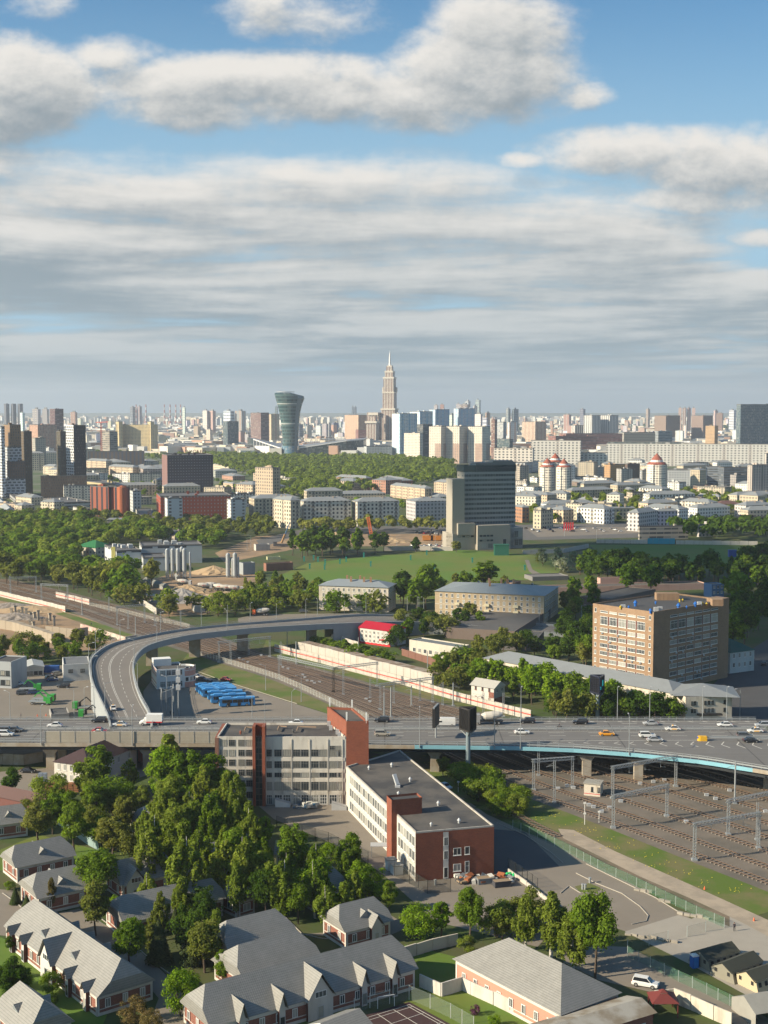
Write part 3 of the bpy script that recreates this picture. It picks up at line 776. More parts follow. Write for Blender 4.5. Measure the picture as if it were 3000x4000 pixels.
def make_car(L=4.4,W=1.8,Hh=1.45,style='sedan',name='car'):
    t=link(name,None)
    q=MB();x=lambda f:(f-.5)*L
    prof={'sedan':[(0,.42,.62),(.02,.3,.75),(.12,.28,.9),(.5,.26,.92),(.78,.28,.86),(.97,.3,.68),(1,.4,.55)],
            'suv':[(0,.45,.8),(.02,.35,1.0),(.1,.33,1.06),(.5,.32,1.06),(.76,.34,1.0),(.97,.36,.86),(1,.45,.7)]}[style]
    secs=[]
    for f,zl,zh in prof:
        ww=W/2*(.86 if f in (0,1) else .95 if f in (.02,.97) else 1)
        secs.append([(x(f),-ww,zl),(x(f),ww,zl),(x(f),ww,(zl+zh)/2+.1),(x(f),ww*.9,zh),(x(f),-ww*.9,zh),(x(f),-ww,(zl+zh)/2+.1)])
    loft(q,secs)
    zt=prof[3][2]
    cab={'sedan':[(.14,0),(.28,1),(.58,1),(.74,0)],'suv':[(.02,0),(.07,1),(.60,1),(.76,0)]}[style]
    (a0,_),(a1,_),(a2,_),(a3,_)=cab;wr,wb=W/2*.74,W/2*.88
    B=[(x(a0),-wb,zt-.02),(x(a3),-wb,zt-.08),(x(a3),wb,zt-.08),(x(a0),wb,zt-.02)];R=[(x(a1),-wr,Hh),(x(a2),-wr,Hh),(x(a2),wr,Hh),(x(a1),wr,Hh)]
    q.face(R)
    for i in range(4):q.face([B[i],B[(i+1) % 4],R[(i+1) % 4],R[i]])
    q.build('body',m_carbody,t)
    def inset(quad,k=.1,off=.015):
        c=sum((Vector(p) for p in quad),Vector())/4;n=(Vector(quad[1])-Vector(quad[0])).cross(Vector(quad[3])-Vector(quad[0])).normalized()
        return [Vector(p).lerp(c,k)+n*off for p in quad]
    for i,nm in ((0,'side_window'),(1,'windscreen'),(2,'side_window'),(3,'rear_window')):
        g=MB();g.face(inset([B[i],B[(i+1) % 4],R[(i+1) % 4],R[i]]));g.build(nm,m_glass,t)
    for sx in (.18,.81):
        for sy in (-1,1):wheel(t,x(sx),sy*(W/2-.1),.33 if style == 'sedan' else .37)
    for sy in (-1,1):
        g=MB();g.box(x(.972),sy*W*.38-.16,zt-.27,x(1)-.02,sy*W*.38+.16,zt-.14);g.build('headlight',m_lamp,t)
        g=MB();g.box(x(0)+.01,sy*W*.38-.15,zt-.2,x(.03),sy*W*.38+.15,zt-.06);g.build('tail_light',m_red,t)
    return t
CARP={}
NC={'w':(.72,.72,.70),'k':(.015,.016,.02),'s':(.38,.39,.40),'g':(.10,.105,.11),'r':(.38,.02,.02),'b':(.03,.06,.16),'y':(.75,.32,.02),'t':(.35,.32,.27),'l':(.45,.6,.7)}
CN={'w':'white','k':'black','s':'silver','g':'dark grey','r':'red','b':'dark blue','y':'orange yellow','t':'pale beige','l':'pale blue'}
def car(px,py,colr,where,z=0.0,rz=0.0,style='sedan',group=None,name='car',taxi=False):
    p=P(px,py,z+.3);loc=(p.x,p.y,z+.02)
    key=style+('t' if taxi else '')
    lab='%s %s %s' % (CN[colr],'estate car' if style == 'suv' else 'saloon car',where)
    if key not in CARP:
        t=make_car(style=style,Hh=1.45 if style == 'sedan' else 1.68,L=4.4 if style == 'sedan' else 4.6)
        if taxi:
            q=MB();q.box(-.95,-.915,.42,.55,.915,.74);q.box(-.15,-.3,1.45,.12,.3,1.6);q.build('door_stripe',mat('taxi_yellow',(.85,.42,.02),.5),t)
        CARP[key]=t;t.location=loc;t.rotation_euler=(0,0,rz)
        for c in t.children:
            if c.name.startswith('body'):c.color=dim(NC[colr])+(1,)
    else:t=copy_thing(CARP[key],loc,rz,color=NC[colr])
    return tag(t,lab,'taxi' if taxi else 'car',group or 'cars on the viaduct')

# ================================================================== PEOPLE
def person(loc,rz,top_col,leg_col,label,pose=None,name='person'):
    t=thing(name,label,'person',loc,rz)
    J={'pel':(0,0,.93),'che':(0,0,1.32),'nec':(0,0,1.48),'hd':(0,.01,1.56),'top':(0,.02,1.70),
         'lh':(-.11,0,.86),'lk':(-.12,.03,.48),'la':(-.12,-.02,.08),'lt':(-.13,.14,.03),'rh':(.11,0,.86),'rk':(.12,.06,.48),'ra':(.13,0,.08),'rt':(.14,.16,.03),
         'ls':(-.19,0,1.40),'le':(-.25,-.03,1.12),'lw':(-.23,.08,.88),'lf':(-.22,.11,.78),'rs':(.19,0,1.40),'re':(.25,-.03,1.12),'rw':(.23,.08,.88),'rf':(.22,.11,.78)}
    if pose:J.update(pose)
    R={'pel':.15,'che':.17,'nec':.06,'hd':.09,'top':.085,'lh':.1,'lk':.065,'la':.042,'lt':.035,'rh':.1,'rk':.065,'ra':.042,'rt':.035,'ls':.07,'le':.046,'lw':.033,'lf':.028,'rs':.07,'re':.046,'rw':.033,'rf':.028}
    E=[('pel','che'),('che','nec'),('nec','hd'),('hd','top'),('pel','lh'),('lh','lk'),('lk','la'),('la','lt'),('pel','rh'),('rh','rk'),('rk','ra'),('ra','rt'),
         ('che','ls'),('ls','le'),('le','lw'),('lw','lf'),('che','rs'),('rs','re'),('re','rw'),('rw','rf')]
    K=list(J);me=bpy.data.meshes.new('body');me.from_pydata([J[k] for k in K],[(K.index(a),K.index(b)) for a,b in E],[])
    o=link('body',me,t);sk=o.modifiers.new('skin','SKIN');
    for i,k in enumerate(K):me.skin_vertices[0].data[i].radius=(R[k],R[k]*(.75 if k in ('che','pel') else 1)) if me.skin_vertices else (.1,.1)
    if me.skin_vertices:me.skin_vertices[0].data[0].use_root=True
    o.modifiers.new('sub','SUBSURF').levels=2;o.modifiers['sub'].render_levels=2
    me.materials.append(person_mat(top_col,leg_col))
    q=MB();q.dome((0,0,1.66),.105,.115,.10,10,4);q.build('hair',mat('dark_hair',(.03,.022,.016),.8),t)
    return t
PM={}
def person_mat(a,b):
    if (a,b) in PM:return PM[(a,b)]
    M=bpy.data.materials.new('clothing');M.use_nodes=True;q=NT(M.node_tree);bs=q.n['Principled BSDF']
    tc=q.new('ShaderNodeTexCoord');x,y,z=q.sep(tc.outputs['Object'])
    c=q.mix(q.m('GREATER_THAN',z,.93),b,a);c=q.mix(q.m('GREATER_THAN',z,1.47),c,(.42,.26,.19))
    c=q.mix(q.m('LESS_THAN',z,.1),c,(.02,.02,.02));hand=q.m('MULTIPLY',q.m('GREATER_THAN',q.m('ABSOLUTE',x),.19),q.m('LESS_THAN',z,.87));c=q.mix(hand,c,(.42,.26,.19))
    q.put(bs.inputs['Base Color'],c);bs.inputs['Roughness'].default_value=.85;PM[(a,b)]=M;return M

# ================================================================== WINDOWS and BUILDINGS
m_frame=mat('white_frame',(.72,.71,.68),.6);m_pane=None
def panemat():
    global m_pane
    if m_pane:return m_pane
    M=bpy.data.materials.new('window_pane');M.use_nodes=True;q=NT(M.node_tree);b=q.n['Principled BSDF']
    oi=q.new('ShaderNodeObjectInfo');r=oi.outputs['Random']
    c=q.mix(q.step(r,.3,.95),(.03,.038,.045),(.34,.33,.29));q.put(b.inputs['Base Color'],c)
    b.inputs['Roughness'].default_value=.12;b.inputs['Specular IOR Level'].default_value=.6;m_pane=M;return M
WM={}
def window_mesh(w,h,nx,ny,fw,fm,sill):
    key=(round(w,2),round(h,2),nx,ny,fw,fm.name,sill)
    if key in WM:return WM[key]
    q=MB();d=.07
    q.box(-w/2,-d,0,-w/2+fw,0,h);q.box(w/2-fw,-d,0,w/2,0,h);q.box(-w/2+fw,-d,0,w/2-fw,0,fw);q.box(-w/2+fw,-d,h-fw,w/2-fw,0,h)
    for i in range(1,nx):x=-w/2+w*i/nx;q.box(x-fw*.35,-d+.01,fw,x+fw*.35,0,h-fw)
    for j in range(1,ny):z=h*(j/ny if ny > 2 else .68);q.box(-w/2+fw,-d+.015,z-fw*.3,w/2-fw,-.002,z+fw*.3)
    if sill:q.box(-w/2-.08,-.18,-.1,w/2+.08,0,-.001)
    g=MB();g.face([(-w/2+fw,-.03,fw),(w/2-fw,-.03,fw),(w/2-fw,-.03,h-fw),(-w/2+fw,-.03,h-fw)])
    WM[key]=(q.mesh('window',[fm]),g.mesh('pane',[panemat()]));return WM[key]
def windows(parent,a,b,zs,us,w,h,nx=2,ny=1,fw=.12,fm=None,sill=True,skip=None,name='window',pane=True,L0=None):
    """a -> b: foot of the wall, outward on the right; us: distances from a (or fractions if list of floats < 1 with L0)"""
    fm=fm or m_frame;org=parent.location;d=Vector((b[0]-a[0],b[1]-a[1]));L=d.length;d.normalize();rz=atan2(d.y,d.x)
    wm,gm=window_mesh(w,h,nx,ny,fw,fm,sill);nr=Vector((d.y,-d.x))
    for zi,z in enumerate(zs):
        for ui,u in enumerate(us):
            if skip and skip(zi,ui):continue
            p=Vector(a[:2])+d*(u*L if L0 is None else u)+nr*.012
            o=link(name,wm,parent,(p.x-org.x,p.y-org.y,z-org.z),None,rz);link('pane',gm,o)
def frac(n,m0=.05,m1=.95):return [m0+(m1-m0)*(i+.5)/n for i in range(n)]

m_roofgrey=mat('seamed_grey_roof',(.27,.285,.29),.55,.2,var=.13,scale=.35,detail=6)
m_flat=mat('bitumen_roof',(.085,.083,.082),.9,var=.25,scale=.12,col2=(.115,.110,.105),detail=8)
m_flatlight=mat('pale_flat_roof',(.26,.26,.25),.9,var=.2,scale=.1,detail=7)
m_objwall=mat('plain_wall',(.5,.5,.5),.85,var=.09,scale=.12,objcol=True,detail=7)
m_objroof=mat('tinted_roof',(.5,.5,.5),.6,.1,var=.12,scale=.2,objcol=True,detail=6)

def rect(C,a,lenL,lenR):            # near corner, left face runs to the left-back, right face to the right-back
    dl=Vector((-cos(a),sin(a)));dr=Vector((sin(a),cos(a)));c=Vector(C[:2]);return [c,c+dr*lenR,c+dr*lenR+dl*lenL,c+dl*lenL]
def solve(C,d,px):
    u=(px-1500)/F;return (u*(C[1]*CT+H*ST)-C[0])/(d.x-u*d.y*CT)
def hiproof(q,pts,z,rh,ov=.5,kind='hip',m=0,mg=1):
    """pts: 4 corners counter-clockwise"""
    p=[Vector(x[:2]) for x in pts]
    if (p[1]-p[0]).length < (p[2]-p[1]).length:p=p[1:]+p[:1]
    c=sum(p,Vector((0,0)))/4;e=(p[1]-p[0]).normalized();n=Vector((-e.y,e.x))
    L=(p[1]-p[0]).length/2+ov;Wd=(p[2]-p[1]).length/2+ov
    A=[c-e*L-n*Wd,c+e*L-n*Wd,c+e*L+n*Wd,c-e*L+n*Wd]
    k=Wd if kind == 'hip' else (Wd*.35 if kind == 'half' else 0)
    r0,r1=c-e*max(0,L-k),c+e*max(0,L-k)
    z0=z-.05;A3=[(v.x,v.y,z0) for v in A];R0,R1=(r0.x,r0.y,z+rh),(r1.x,r1.y,z+rh)
    if kind != 'half':
        q.face([A3[0],A3[1],R1,R0],m);q.face([A3[2],A3[3],R0,R1],m)
        q.face([A3[1],A3[2],R1],m if kind == 'hip' else mg);q.face([A3[3],A3[0],R0],m if kind == 'hip' else mg)
    else:
        f=.55;zi=z0+(rh)*(1-f)
        def at(s,t,zz):v=c+e*s+n*t;return (v.x,v.y,zz)
        for sg in (-1,1):
            a,b=at(sg*L,-Wd*f,zi),at(sg*L,Wd*f,zi);g0,g1=at(sg*L,-Wd,z0),at(sg*L,Wd,z0);R=R1 if sg > 0 else R0
            q.face([a,b,R] if sg > 0 else [b,a,R],m);q.face([g0,g1,b,a] if sg > 0 else [g1,g0,a,b],mg)
        q.face([at(-L,-Wd,z0),at(L,-Wd,z0),at(L,-Wd*f,zi),R1,R0,at(-L,-Wd*f,zi)],m)
        q.face([at(L,Wd,z0),at(-L,Wd,z0),at(-L,Wd*f,zi),R0,R1,at(L,Wd*f,zi)],m)
    q.face(list(reversed(A3)),mg)
    return c,e,n,L,Wd
def block(name,label,cat,cx,cy,top,a,xl,xr,fm='grid',col=(.5,.45,.36),roof='flat',rcol=None,h=None,dL=None,dR=None,rh=None,group=None,extras=2,rnd=None,Y=None,wcol=None,chim=0,parts=True,fm2=None):
    a=radians(a);C=P(cx,cy,0) if Y is None else PY(cx,cy,Y)
    if Y is not None:C=Vector(((cx-1500)/F*(Y*CT+H*ST),Y,0))
    ht=h if h else zat(C.y,top)
    dl=Vector((-cos(a),sin(a)));dr=Vector((sin(a),cos(a)))
    lL=dL if dL else max(3.0,solve(C,dl,xl));lR=dR if dR else max(3.0,solve(C,dr,xr))
    if lL > 400 or lR > 400:print('BIG',label,lL,lR)
    pts=rect(C,a,lL,lR);cen=sum(pts,Vector((0,0)))/4
    t=thing(name,label,cat,(cen.x,cen.y,0),0,group);lp=[p-cen for p in pts]
    q=MB();n=4
    m=FM[fm]() if isinstance(fm,str) else fm
    ms=[m,m_objwall]
    if fm2:ms[1]=FM[fm2]()
    for i in range(4):q.wall(lp[i],lp[(i+1) % 4],-.3,ht,0 if (not fm2 or i % 2 == 1) else 1,vz=-0.3)
    if roof == 'flat':q.face([(p.x,p.y,ht) for p in lp],0,[(0,0)]*4)
    q.build('wall',ms,t,color=col)
    rnd=rnd or random.Random(int(cx*7+cy))
    rc=rcol or ((.27,.285,.29) if roof != 'flat' else (.14,.135,.13))
    if roof == 'flat':
        q=MB();k=[p*(1-.5/max(p.length,1)) for p in lp]
        q.prism([p*(1+.15/max(p.length,1)) for p in lp],ht-.02,ht+.03)
        for i in range(4):                     # parapet
            A,B,A2,B2=lp[i],lp[(i+1) % 4],k[i],k[(i+1) % 4];hh=ht+.8
            q.face([(*A,ht+.03),(*B,ht+.03),(*B,hh),(*A,hh)],1);q.face([(*B2,ht+.03),(*A2,ht+.03),(*A2,hh),(*B2,hh)],1);q.face([(*A,hh),(*B,hh),(*B2,hh),(*A2,hh)],1)
        q.build('roof',[m_objroof,m_objwall],t,color=rc)
        for j in range(extras):
            u,v=rnd.uniform(.15,.85),rnd.uniform(.2,.8);c=lp[0].lerp(lp[1],u).lerp(lp[3].lerp(lp[2],u),v);s=rnd.uniform(1,2.4)
            Mx=Matrix.Translation((c.x,c.y,ht)) @ Matrix.Rotation(-a,4,'Z');q=MB();q.box(-s,-s*.7,0,s,s*.7,rnd.uniform(1.2,2.8),0,Mx);q.build('roof_housing',m_objwall,t,color=tuple(c_*.85 for c_ in col))
    else:
        q=MB();c,e,nn,L,W_=hiproof(q,lp,ht,rh or min(3.2,.22*min(lL,lR)+.8),kind=roof)
        q.build('roof',[m_objroof,m_objwall],t,color=rc)
        for j in range(chim):
            s=rnd.uniform(-.8,.8)*(L-W_*.6);tt=rnd.choice((-.25,.25,.1))*W_;p=c+e*s+nn*tt;z0=ht+.5;q=MB();q.box(p.x-.55,p.y-.55,z0,p.x+.55,p.y+.55,ht+(rh or 2.5)+1.3)
            q.build('chimney',m_objwall,t,color=(.45,.36,.28))
    return t,pts,ht
FM={
 'grid':lambda:facade('facade_grid',3.4,3.2,.26,.72,.28,.78,frame=None,curtain=.2),
 'check':lambda:facade('facade_chequered',4.2,3.1,.3,.72,.28,.78,curtain=.3,blocks=(14,38,(.30,.31,.32),(.42,.30,.24)),glass=(.08,.09,.1)),
 'fins':lambda:facade('facade_fins',7.5,60,.36,.72,0,1,curtain=0,glass=(.025,.025,.035),dirt=.08),
 'works':lambda:facade('facade_works',11,7.5,.15,.85,.42,.60,skipx=.45,curtain=.2,dirt=.06),
 'gridf':lambda:facade('facade_framed',3.5,3.3,.26,.72,.25,.80,curtain=.15,glass=(.045,.05,.06)),
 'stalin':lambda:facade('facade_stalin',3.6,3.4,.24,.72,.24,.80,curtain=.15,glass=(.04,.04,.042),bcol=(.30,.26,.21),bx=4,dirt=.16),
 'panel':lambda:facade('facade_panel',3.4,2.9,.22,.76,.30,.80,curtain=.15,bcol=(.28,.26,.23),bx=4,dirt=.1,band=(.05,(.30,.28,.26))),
 'strip':lambda:facade('facade_strip',6.0,3.3,.03,.97,.38,.84,curtain=.3,glass=(.05,.055,.06),dirt=.12),
 'vert':lambda:facade('facade_vertical',6.4,90,.30,.70,.01,.99,curtain=0,dirt=.05,glass=(.10,.11,.13)),
 'stag':lambda:facade('facade_staggered',5.2,3.3,.16,.86,.24,.76,stag=.9,curtain=.1,dirt=.04,glass=(.045,.05,.06)),
 'stagb':lambda:facade('facade_staggered_dark',2.7,3.2,.30,.62,.22,.82,stag=.7,curtain=.15,dirt=.08,glass=(.03,.035,.045)),
 'dots':lambda:facade('facade_dots',3.1,3.25,.36,.64,.36,.68,curtain=.25,glass=(.20,.25,.30),dirt=.08,rough=.2),
 'glass':lambda:facade('facade_glass',2.0,3.6,.04,.96,.12,.94,curtain=.25,glass=(.045,.075,.085),dirt=.05,rough=.12),
 'blue':lambda:facade('facade_blue',4.0,3.0,.15,.85,.25,.85,curtain=.6,glass=(.16,.26,.36),dirt=.05,alt=(4,(.36,.54,.66))),
 'warm':lambda:facade('facade_warm',3.3,3.0,.25,.7,.3,.8,curtain=.4,alt=(4,(.42,.27,.20)),dirt=.1),
 'tower':lambda:facade('facade_pillared',2.6,3.6,.3,.75,.12,.9,curtain=.3,alt=(3,(.26,.13,.10)),glass=(.08,.085,.10),dirt=.08),
 'balc':lambda:facade('facade_balconies',4.2,3.0,.1,.9,.42,.86,curtain=.9,glass=(.16,.17,.18),dirt=.08),
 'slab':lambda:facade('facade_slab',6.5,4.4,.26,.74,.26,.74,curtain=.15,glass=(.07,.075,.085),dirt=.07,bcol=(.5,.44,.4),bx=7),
 'blank':lambda:facade('facade_blank',9,2.9,.42,.66,.28,.78,curtain=.2,glass=(.10,.08,.08),dirt=.06),
}
def sub_box(t,pts,name,m,color=None,z0=0,z1=1):
    q=MB();o=t.location;q.prism([(p[0]-o.x,p[1]-o.y) for p in pts],z0,z1,bottom=True);return q.build(name,m,t,color=color)
# ================================================================== NEAR BUILDINGS
def brick(name,c1,c2,mortar=(.3,.27,.24)):
    if name in MATS:return MATS[name]
    M=bpy.data.materials.new(name);M.use_nodes=True;q=NT(M.node_tree);b=q.n['Principled BSDF']
    uv=q.new('ShaderNodeUVMap');br=q.new('ShaderNodeTexBrick');q.l.new(uv.outputs[0],br.inputs[0])
    br.inputs['Color1'].default_value=dim(c1)+(1,);br.inputs['Color2'].default_value=dim(c2)+(1,);br.inputs['Mortar'].default_value=dim(mortar)+(1,)
    br.inputs['Scale'].default_value=1;br.inputs['Brick Width'].default_value=.5;br.inputs['Row Height'].default_value=.16;br.inputs['Mortar Size'].default_value=.015
    tc=q.new('ShaderNodeTexCoord');n=q.noise(tc.outputs['Object'],.35,8,.65);k=q.m('ADD',.7,q.m('MULTIPLY',n,.6))
    q.put(b.inputs['Base Color'],q.mix(1.0,br.outputs[0],q.xyz(k,k,k),'MULTIPLY'));b.inputs['Roughness'].default_value=.9
    MATS[name]=M;return M
m_redbrick=brick('red_brick',(.27,.070,.032),(.215,.052,.026),(.20,.10,.07))
m_brownbrick=brick('brown_brick',(.33,.212,.125),(.265,.165,.10),(.30,.21,.14))
m_cotbrick=brick('cottage_brick',(.24,.075,.05),(.19,.058,.04),(.32,.2,.15))
def stained(name,col,dirt=(.16,.12,.08),scale=.3,amt=.5):
    if name in MATS:return MATS[name]
    M=bpy.data.materials.new(name);M.use_nodes=True;q=NT(M.node_tree);b=q.n['Principled BSDF']
    tc=q.new('ShaderNodeTexCoord');mp=q.new('ShaderNodeMapping');mp.inputs['Scale'].default_value=(1,1,.25);q.l.new(tc.outputs['Object'],mp.inputs[0])
    n=q.noise(mp.outputs[0],scale,9,.65);n2=q.noise(tc.outputs['Object'],scale*.3,4)
    q.put(b.inputs['Base Color'],q.mix(q.m('MULTIPLY',q.step(q.m('ADD',q.m('MULTIPLY',n,.7),q.m('MULTIPLY',n2,.3)),.47,.7),amt),dim(col)+(1,),dim(dirt)+(1,)));b.inputs['Roughness'].default_value=.85
    MATS[name]=M;return M
m_panelw=stained('stained_panel',(.62,.58,.51),scale=.5,amt=.65)
m_plaster=stained('worn_plaster',(.60,.54,.45),scale=.6,amt=.5)
m_whitew=stained('whitewash',(.58,.55,.50),scale=.4,amt=.35)
m_patch=mat('patched_bitumen',(.066,.064,.064),.85,col2=(.125,.113,.10),scale=.11,detail=10)
m_ltgrey=mat('light_metal',(.50,.51,.52),.5,.2,var=.05)
def poly_building(name,label,cat,pts,ht,wall_m,roof_m=None,par=.5,group=None,parm=None):
    cen=sum((Vector(p[:2]) for p in pts),Vector((0,0)))/len(pts);t=thing(name,label,cat,(cen.x,cen.y,0),0,group)
    lp=[Vector(p[:2])-cen for p in pts]
    ar=sum(lp[i].x*lp[(i+1) % len(lp)].y-lp[(i+1) % len(lp)].x*lp[i].y for i in range(len(lp)))
    if ar < 0:lp.reverse()
    q=MB();n=len(lp)
    for i in range(n):q.wall(lp[i],lp[(i+1) % n],-.3,ht)
    q.build('wall',wall_m,t)
    q=MB();q.face([(p.x,p.y,ht) for p in lp])
    q.build('roof',roof_m or m_flat,t)
    if par:
        q=MB()
        for i in range(n):
            A,B=lp[i],lp[(i+1) % n];d=(B-A).normalized();nr=Vector((-d.y,d.x))*.3
            q.face([(*A,ht),(*B,ht),(*B,ht+par),(*A,ht+par)]);q.face([(*(B+nr),ht),(*(A+nr),ht),(*(A+nr),ht+par),(*(B+nr),ht+par)]);q.face([(*A,ht+par),(*B,ht+par),(*(B+nr),ht+par),(*(A+nr),ht+par)])
        q.build('parapet',parm or wall_m,t)
    return t
def vent(t,p,z,s=1.0,m=None):
    o=t.location;q=MB();x,y=p[0]-o.x,p[1]-o.y
    q.tube((x,y,z),(x,y,z+.7*s),.28*s,.28*s,8);q.tube((x,y,z+.7*s),(x,y,z+1.25*s),.5*s,.12*s,8);q.build('roof_vent',m or m_ltgrey,t)

# --- long three-storey production building
C,R=P(1624,3256,10.5),P(1930,3230,10.5)
BR,BL=P(1562,2934,10.5),P(1353,2998,10.5)
tB=poly_building('production_building','long three-storey factory building with red brick end wall, white side and black flat roof','factory',[C,R,BR,BL],10.5,m_redbrick,m_patch,.35,parm=stained('dirty_coping',(.42,.39,.35),(.2,.17,.14),.8,.7))
o=tB.location
dd=(Vector(BL[:2])-Vector(C[:2]));LL=dd.length;du=dd.normalized();no=Vector((-du.y,du.x))
q=MB();a0,b0=Vector(BL[:2])+no*.06,Vector(C[:2])+no*.06
q.wall(a0-o.xy,b0-o.xy,0,10.6);q.build('side_wall',m_whitew,tB)
m_towf=mat('offwhite_frame',(.70,.70,.66),.6)
nwin=13
us=[]
for k in range(nwin):
    c=LL-2.2-k*(LL-3.5)/nwin
    if 12.2 < LL-c < 17.2:continue
    us += [c-.95,c+.95]
windows(tB,a0,b0,(.9,4.2,7.4),us,1.5,2.2,2,1,.1,m_towf,L0=1)
# stair tower through the roof
f=Vector(C[:2])+du*12.8
er=Vector((-no.x,-no.y))
pt=[f-er*1.3,f+er*5.8,f+er*5.8+du*3.6,f-er*1.3+du*3.6]
q=MB();q.prism([p-o.xy for p in pt],0,13.7,0,1)
for i in range(4):
    A,B=pt[i]-o.xy,pt[(i+1) % 4]-o.xy;q.wall(A,B,13.7,14.2)
q.build('stair_tower',[m_redbrick,m_dark],tB)
# end wall: glazed stair strip, windows and doors
e0,e1=Vector(C[:2]),Vector(R[:2]);ev=(e1-e0).normalized();en=Vector((ev.y,-ev.x))
def onend(px):return ((px-1624)/306.0)*(e1-e0).length
q=MB();s0,s1=onend(1730),onend(1751)
A,B=e0+ev*s0+en*.05-o.xy,e0+ev*s1+en*.05-o.xy;q.wall(A,B,0,10.3);q.build('stair_strip',m_whitew,tB)
windows(tB,e0+en*.06,e1+en*.06,(.3,),[onend(1741)],1.0,2.3,1,1,.1,m_towf,False,name='door',L0=1)
windows(tB,e0+en*.06,e1+en*.06,(4.3,7.3),[onend(1741)],1.0,1.9,2,1,.1,m_towf,False,L0=1)
windows(tB,e0,e1,(1.5,5.0),[onend(1785)],1.75,1.6,2,1,.1,m_towf,L0=1)
windows(tB,e0,e1,(5.0,),[onend(1824)],1.1,1.7,1,1,.1,m_towf,L0=1)
windows(tB,e0,e1,(.2,),[onend(1824)],1.0,3.3,1,2,.1,m_towf,False,name='door',L0=1)
for (x,y,s) in [(1530,2996,.9),(1602,3053,.9),(1556,3107,.8),(1712,3147,.9),(1793,3215,.9),(1684,3227,.7),(1441,3006,.8)]:vent(tB,P(x,y,10.5),10.5,s)
q=MB();p=P(1553,3072,10.5)-o;q.box(p.x-.6,p.y-1.2,10.5,p.x+.6,p.y+1.2,10.9);q.bar((p.x,p.y,10.9),(p.x-.8,p.y+1.6,13.0),.9,.5);q.build('duct_hood',m_ltgrey,tB)
# canopy and kiosks beside it
p=P(1487,3345);cn=thing('entrance_canopy','flat white metal canopy on thin posts beside the stair tower','canopy',p)
q=MB();q.box(-2.3,-1.2,2.6,2.6,1.4,2.75);q.build('canopy_roof',m_ltgrey,cn)
for sx in (-2,2.3):
    q=MB();q.box(sx-.06,-1,0,sx+.06,-.9,2.6);q.build('post',m_grey,cn)
for (px,py,w,h,l) in [(1527,3395,2.1,2.3,'small white cabin with flat roof beside the brick factory wall'),(1550,3412,2.2,2.0,'second small white cabin with rusty roof beside the brick factory wall')]:
    p=P(px,py);k=thing('utility_cabin',l,'cabin',p,.3);q=MB();q.box(-w/2,-w/2,0,w/2,w/2,h);q.build('wall',m_white,k);q=MB();q.box(-w/2-.15,-w/2-.15,h,w/2+.15,w/2+.15,h+.12);q.build('roof',m_flatlight,k)

# --- six-storey panel office
YA=328.0
def xo(px):return (px-1500)/F*(YA*CT+(H-8)*ST)
xA0,xA1=xo(849),xo(1352)
tA=poly_building('office_block','tall panel office block with white banded facade and red brick stair towers','office building',[(xA0,YA),(xA1,YA),(xA1-4.5,YA+15),(xA0+.6,YA+15)],17.1,m_panelw,m_patch,.55,parm=m_panelw)
o=tA.location
rows=[zat(YA,y)-.95 for y in (2941,2986,3022)]+[zat(YA,3066)-1.4,zat(YA,3119)-1.5]
m_alu=mat('weathered_frame',(.26,.25,.23),.7)
cols=[(1052,19),(1087,27),(1120,27),(1159,27),(1191,27),(1230,27),(1263,27),(1301,27),(1326,10)]
for j,z in enumerate(rows):
    for px,wd in cols:
        h=1.85 if j < 3 else 2.75 if j == 3 else 2.5
        if j == 4 and px == 1263:windows(tA,(xA0,YA),(xA1,YA),(z,),[xo(px)-xA0],1.9,2.6,3,3,.14,m_white,False,name='garage_door',L0=1);continue
        windows(tA,(xA0,YA),(xA1,YA),(z,),[xo(px)-xA0],wd*.072,h,3 if wd > 15 else 1,2,.09,m_white if j == 4 else m_alu,False,L0=1)
for z in [zat(YA,y)-.85 for y in (2902,2941,2979,3018,3060,3105)]:
    windows(tA,(xA0,YA),(xA1,YA),(z,),[xo(px)-xA0 for px in (874,907,944,974)],1.65,1.7,3,2,.09,m_alu,False,L0=1)
windows(tA,(xA0,YA),(xA1,YA),(zat(YA,2921)-.8,),[xo(1298)-xA0,xo(1320)-xA0],1.4,1.35,3,2,.09,m_alu,False,L0=1)
q=MB()                                                    # joints of the panels stand proud as thin ribs
for z in rows[:4]:q.box(xo(1036)-o.x,YA-.1-o.y,z-1.15,xA1-.3-o.x,YA-.001-o.y,z-.25)
for px in (1038,1069,1139,1210,1281,1338):q.box(xo(px)-.1-o.x,YA-.16-o.y,0,xo(px)+.1-o.x,YA-.002-o.y,17)
q.build('facade_panel',m_panelw,tA)
q=MB();q.box(xA0-.5-o.x,YA-.35-o.y,0,xA0+.45-o.x,YA+15.1-o.y,17.4);q.build('end_wall',m_redbrick,tA)
# glazed stair shaft between two brick fins
x0,x1,x2,x3=xo(989),xo(1000),xo(1026),xo(1038)
for a_,b_ in ((x0,x1),(x2,x3)):
    q=MB();q.box(a_-o.x,YA-1.4-o.y,0,b_-o.x,YA+2.6-o.y,20.6);q.build('brick_fin',m_redbrick,tA)
q=MB();q.box(x1+.02-o.x,YA+1-o.y,17,x2-.02-o.x,YA+2.5-o.y,20.6);q.build('stair_head',m_redbrick,tA)
q=MB();q.wall((x1-o.x,YA-.9-o.y),(x2-o.x,YA-.9-o.y),0,17.6);q.face([(x1-o.x,YA-.9-o.y,17.6),(x2-o.x,YA-.9-o.y,17.6),(x2-o.x,YA+1-o.y,17.6),(x1-o.x,YA+1-o.y,17.6)])
q.build('stair_glazing',facade('stair_glass',.85,1.5,.08,.92,.06,.94,glass=(.02,.028,.028),curtain=.05,objcol=False,col=(.13,.12,.10)),tA)
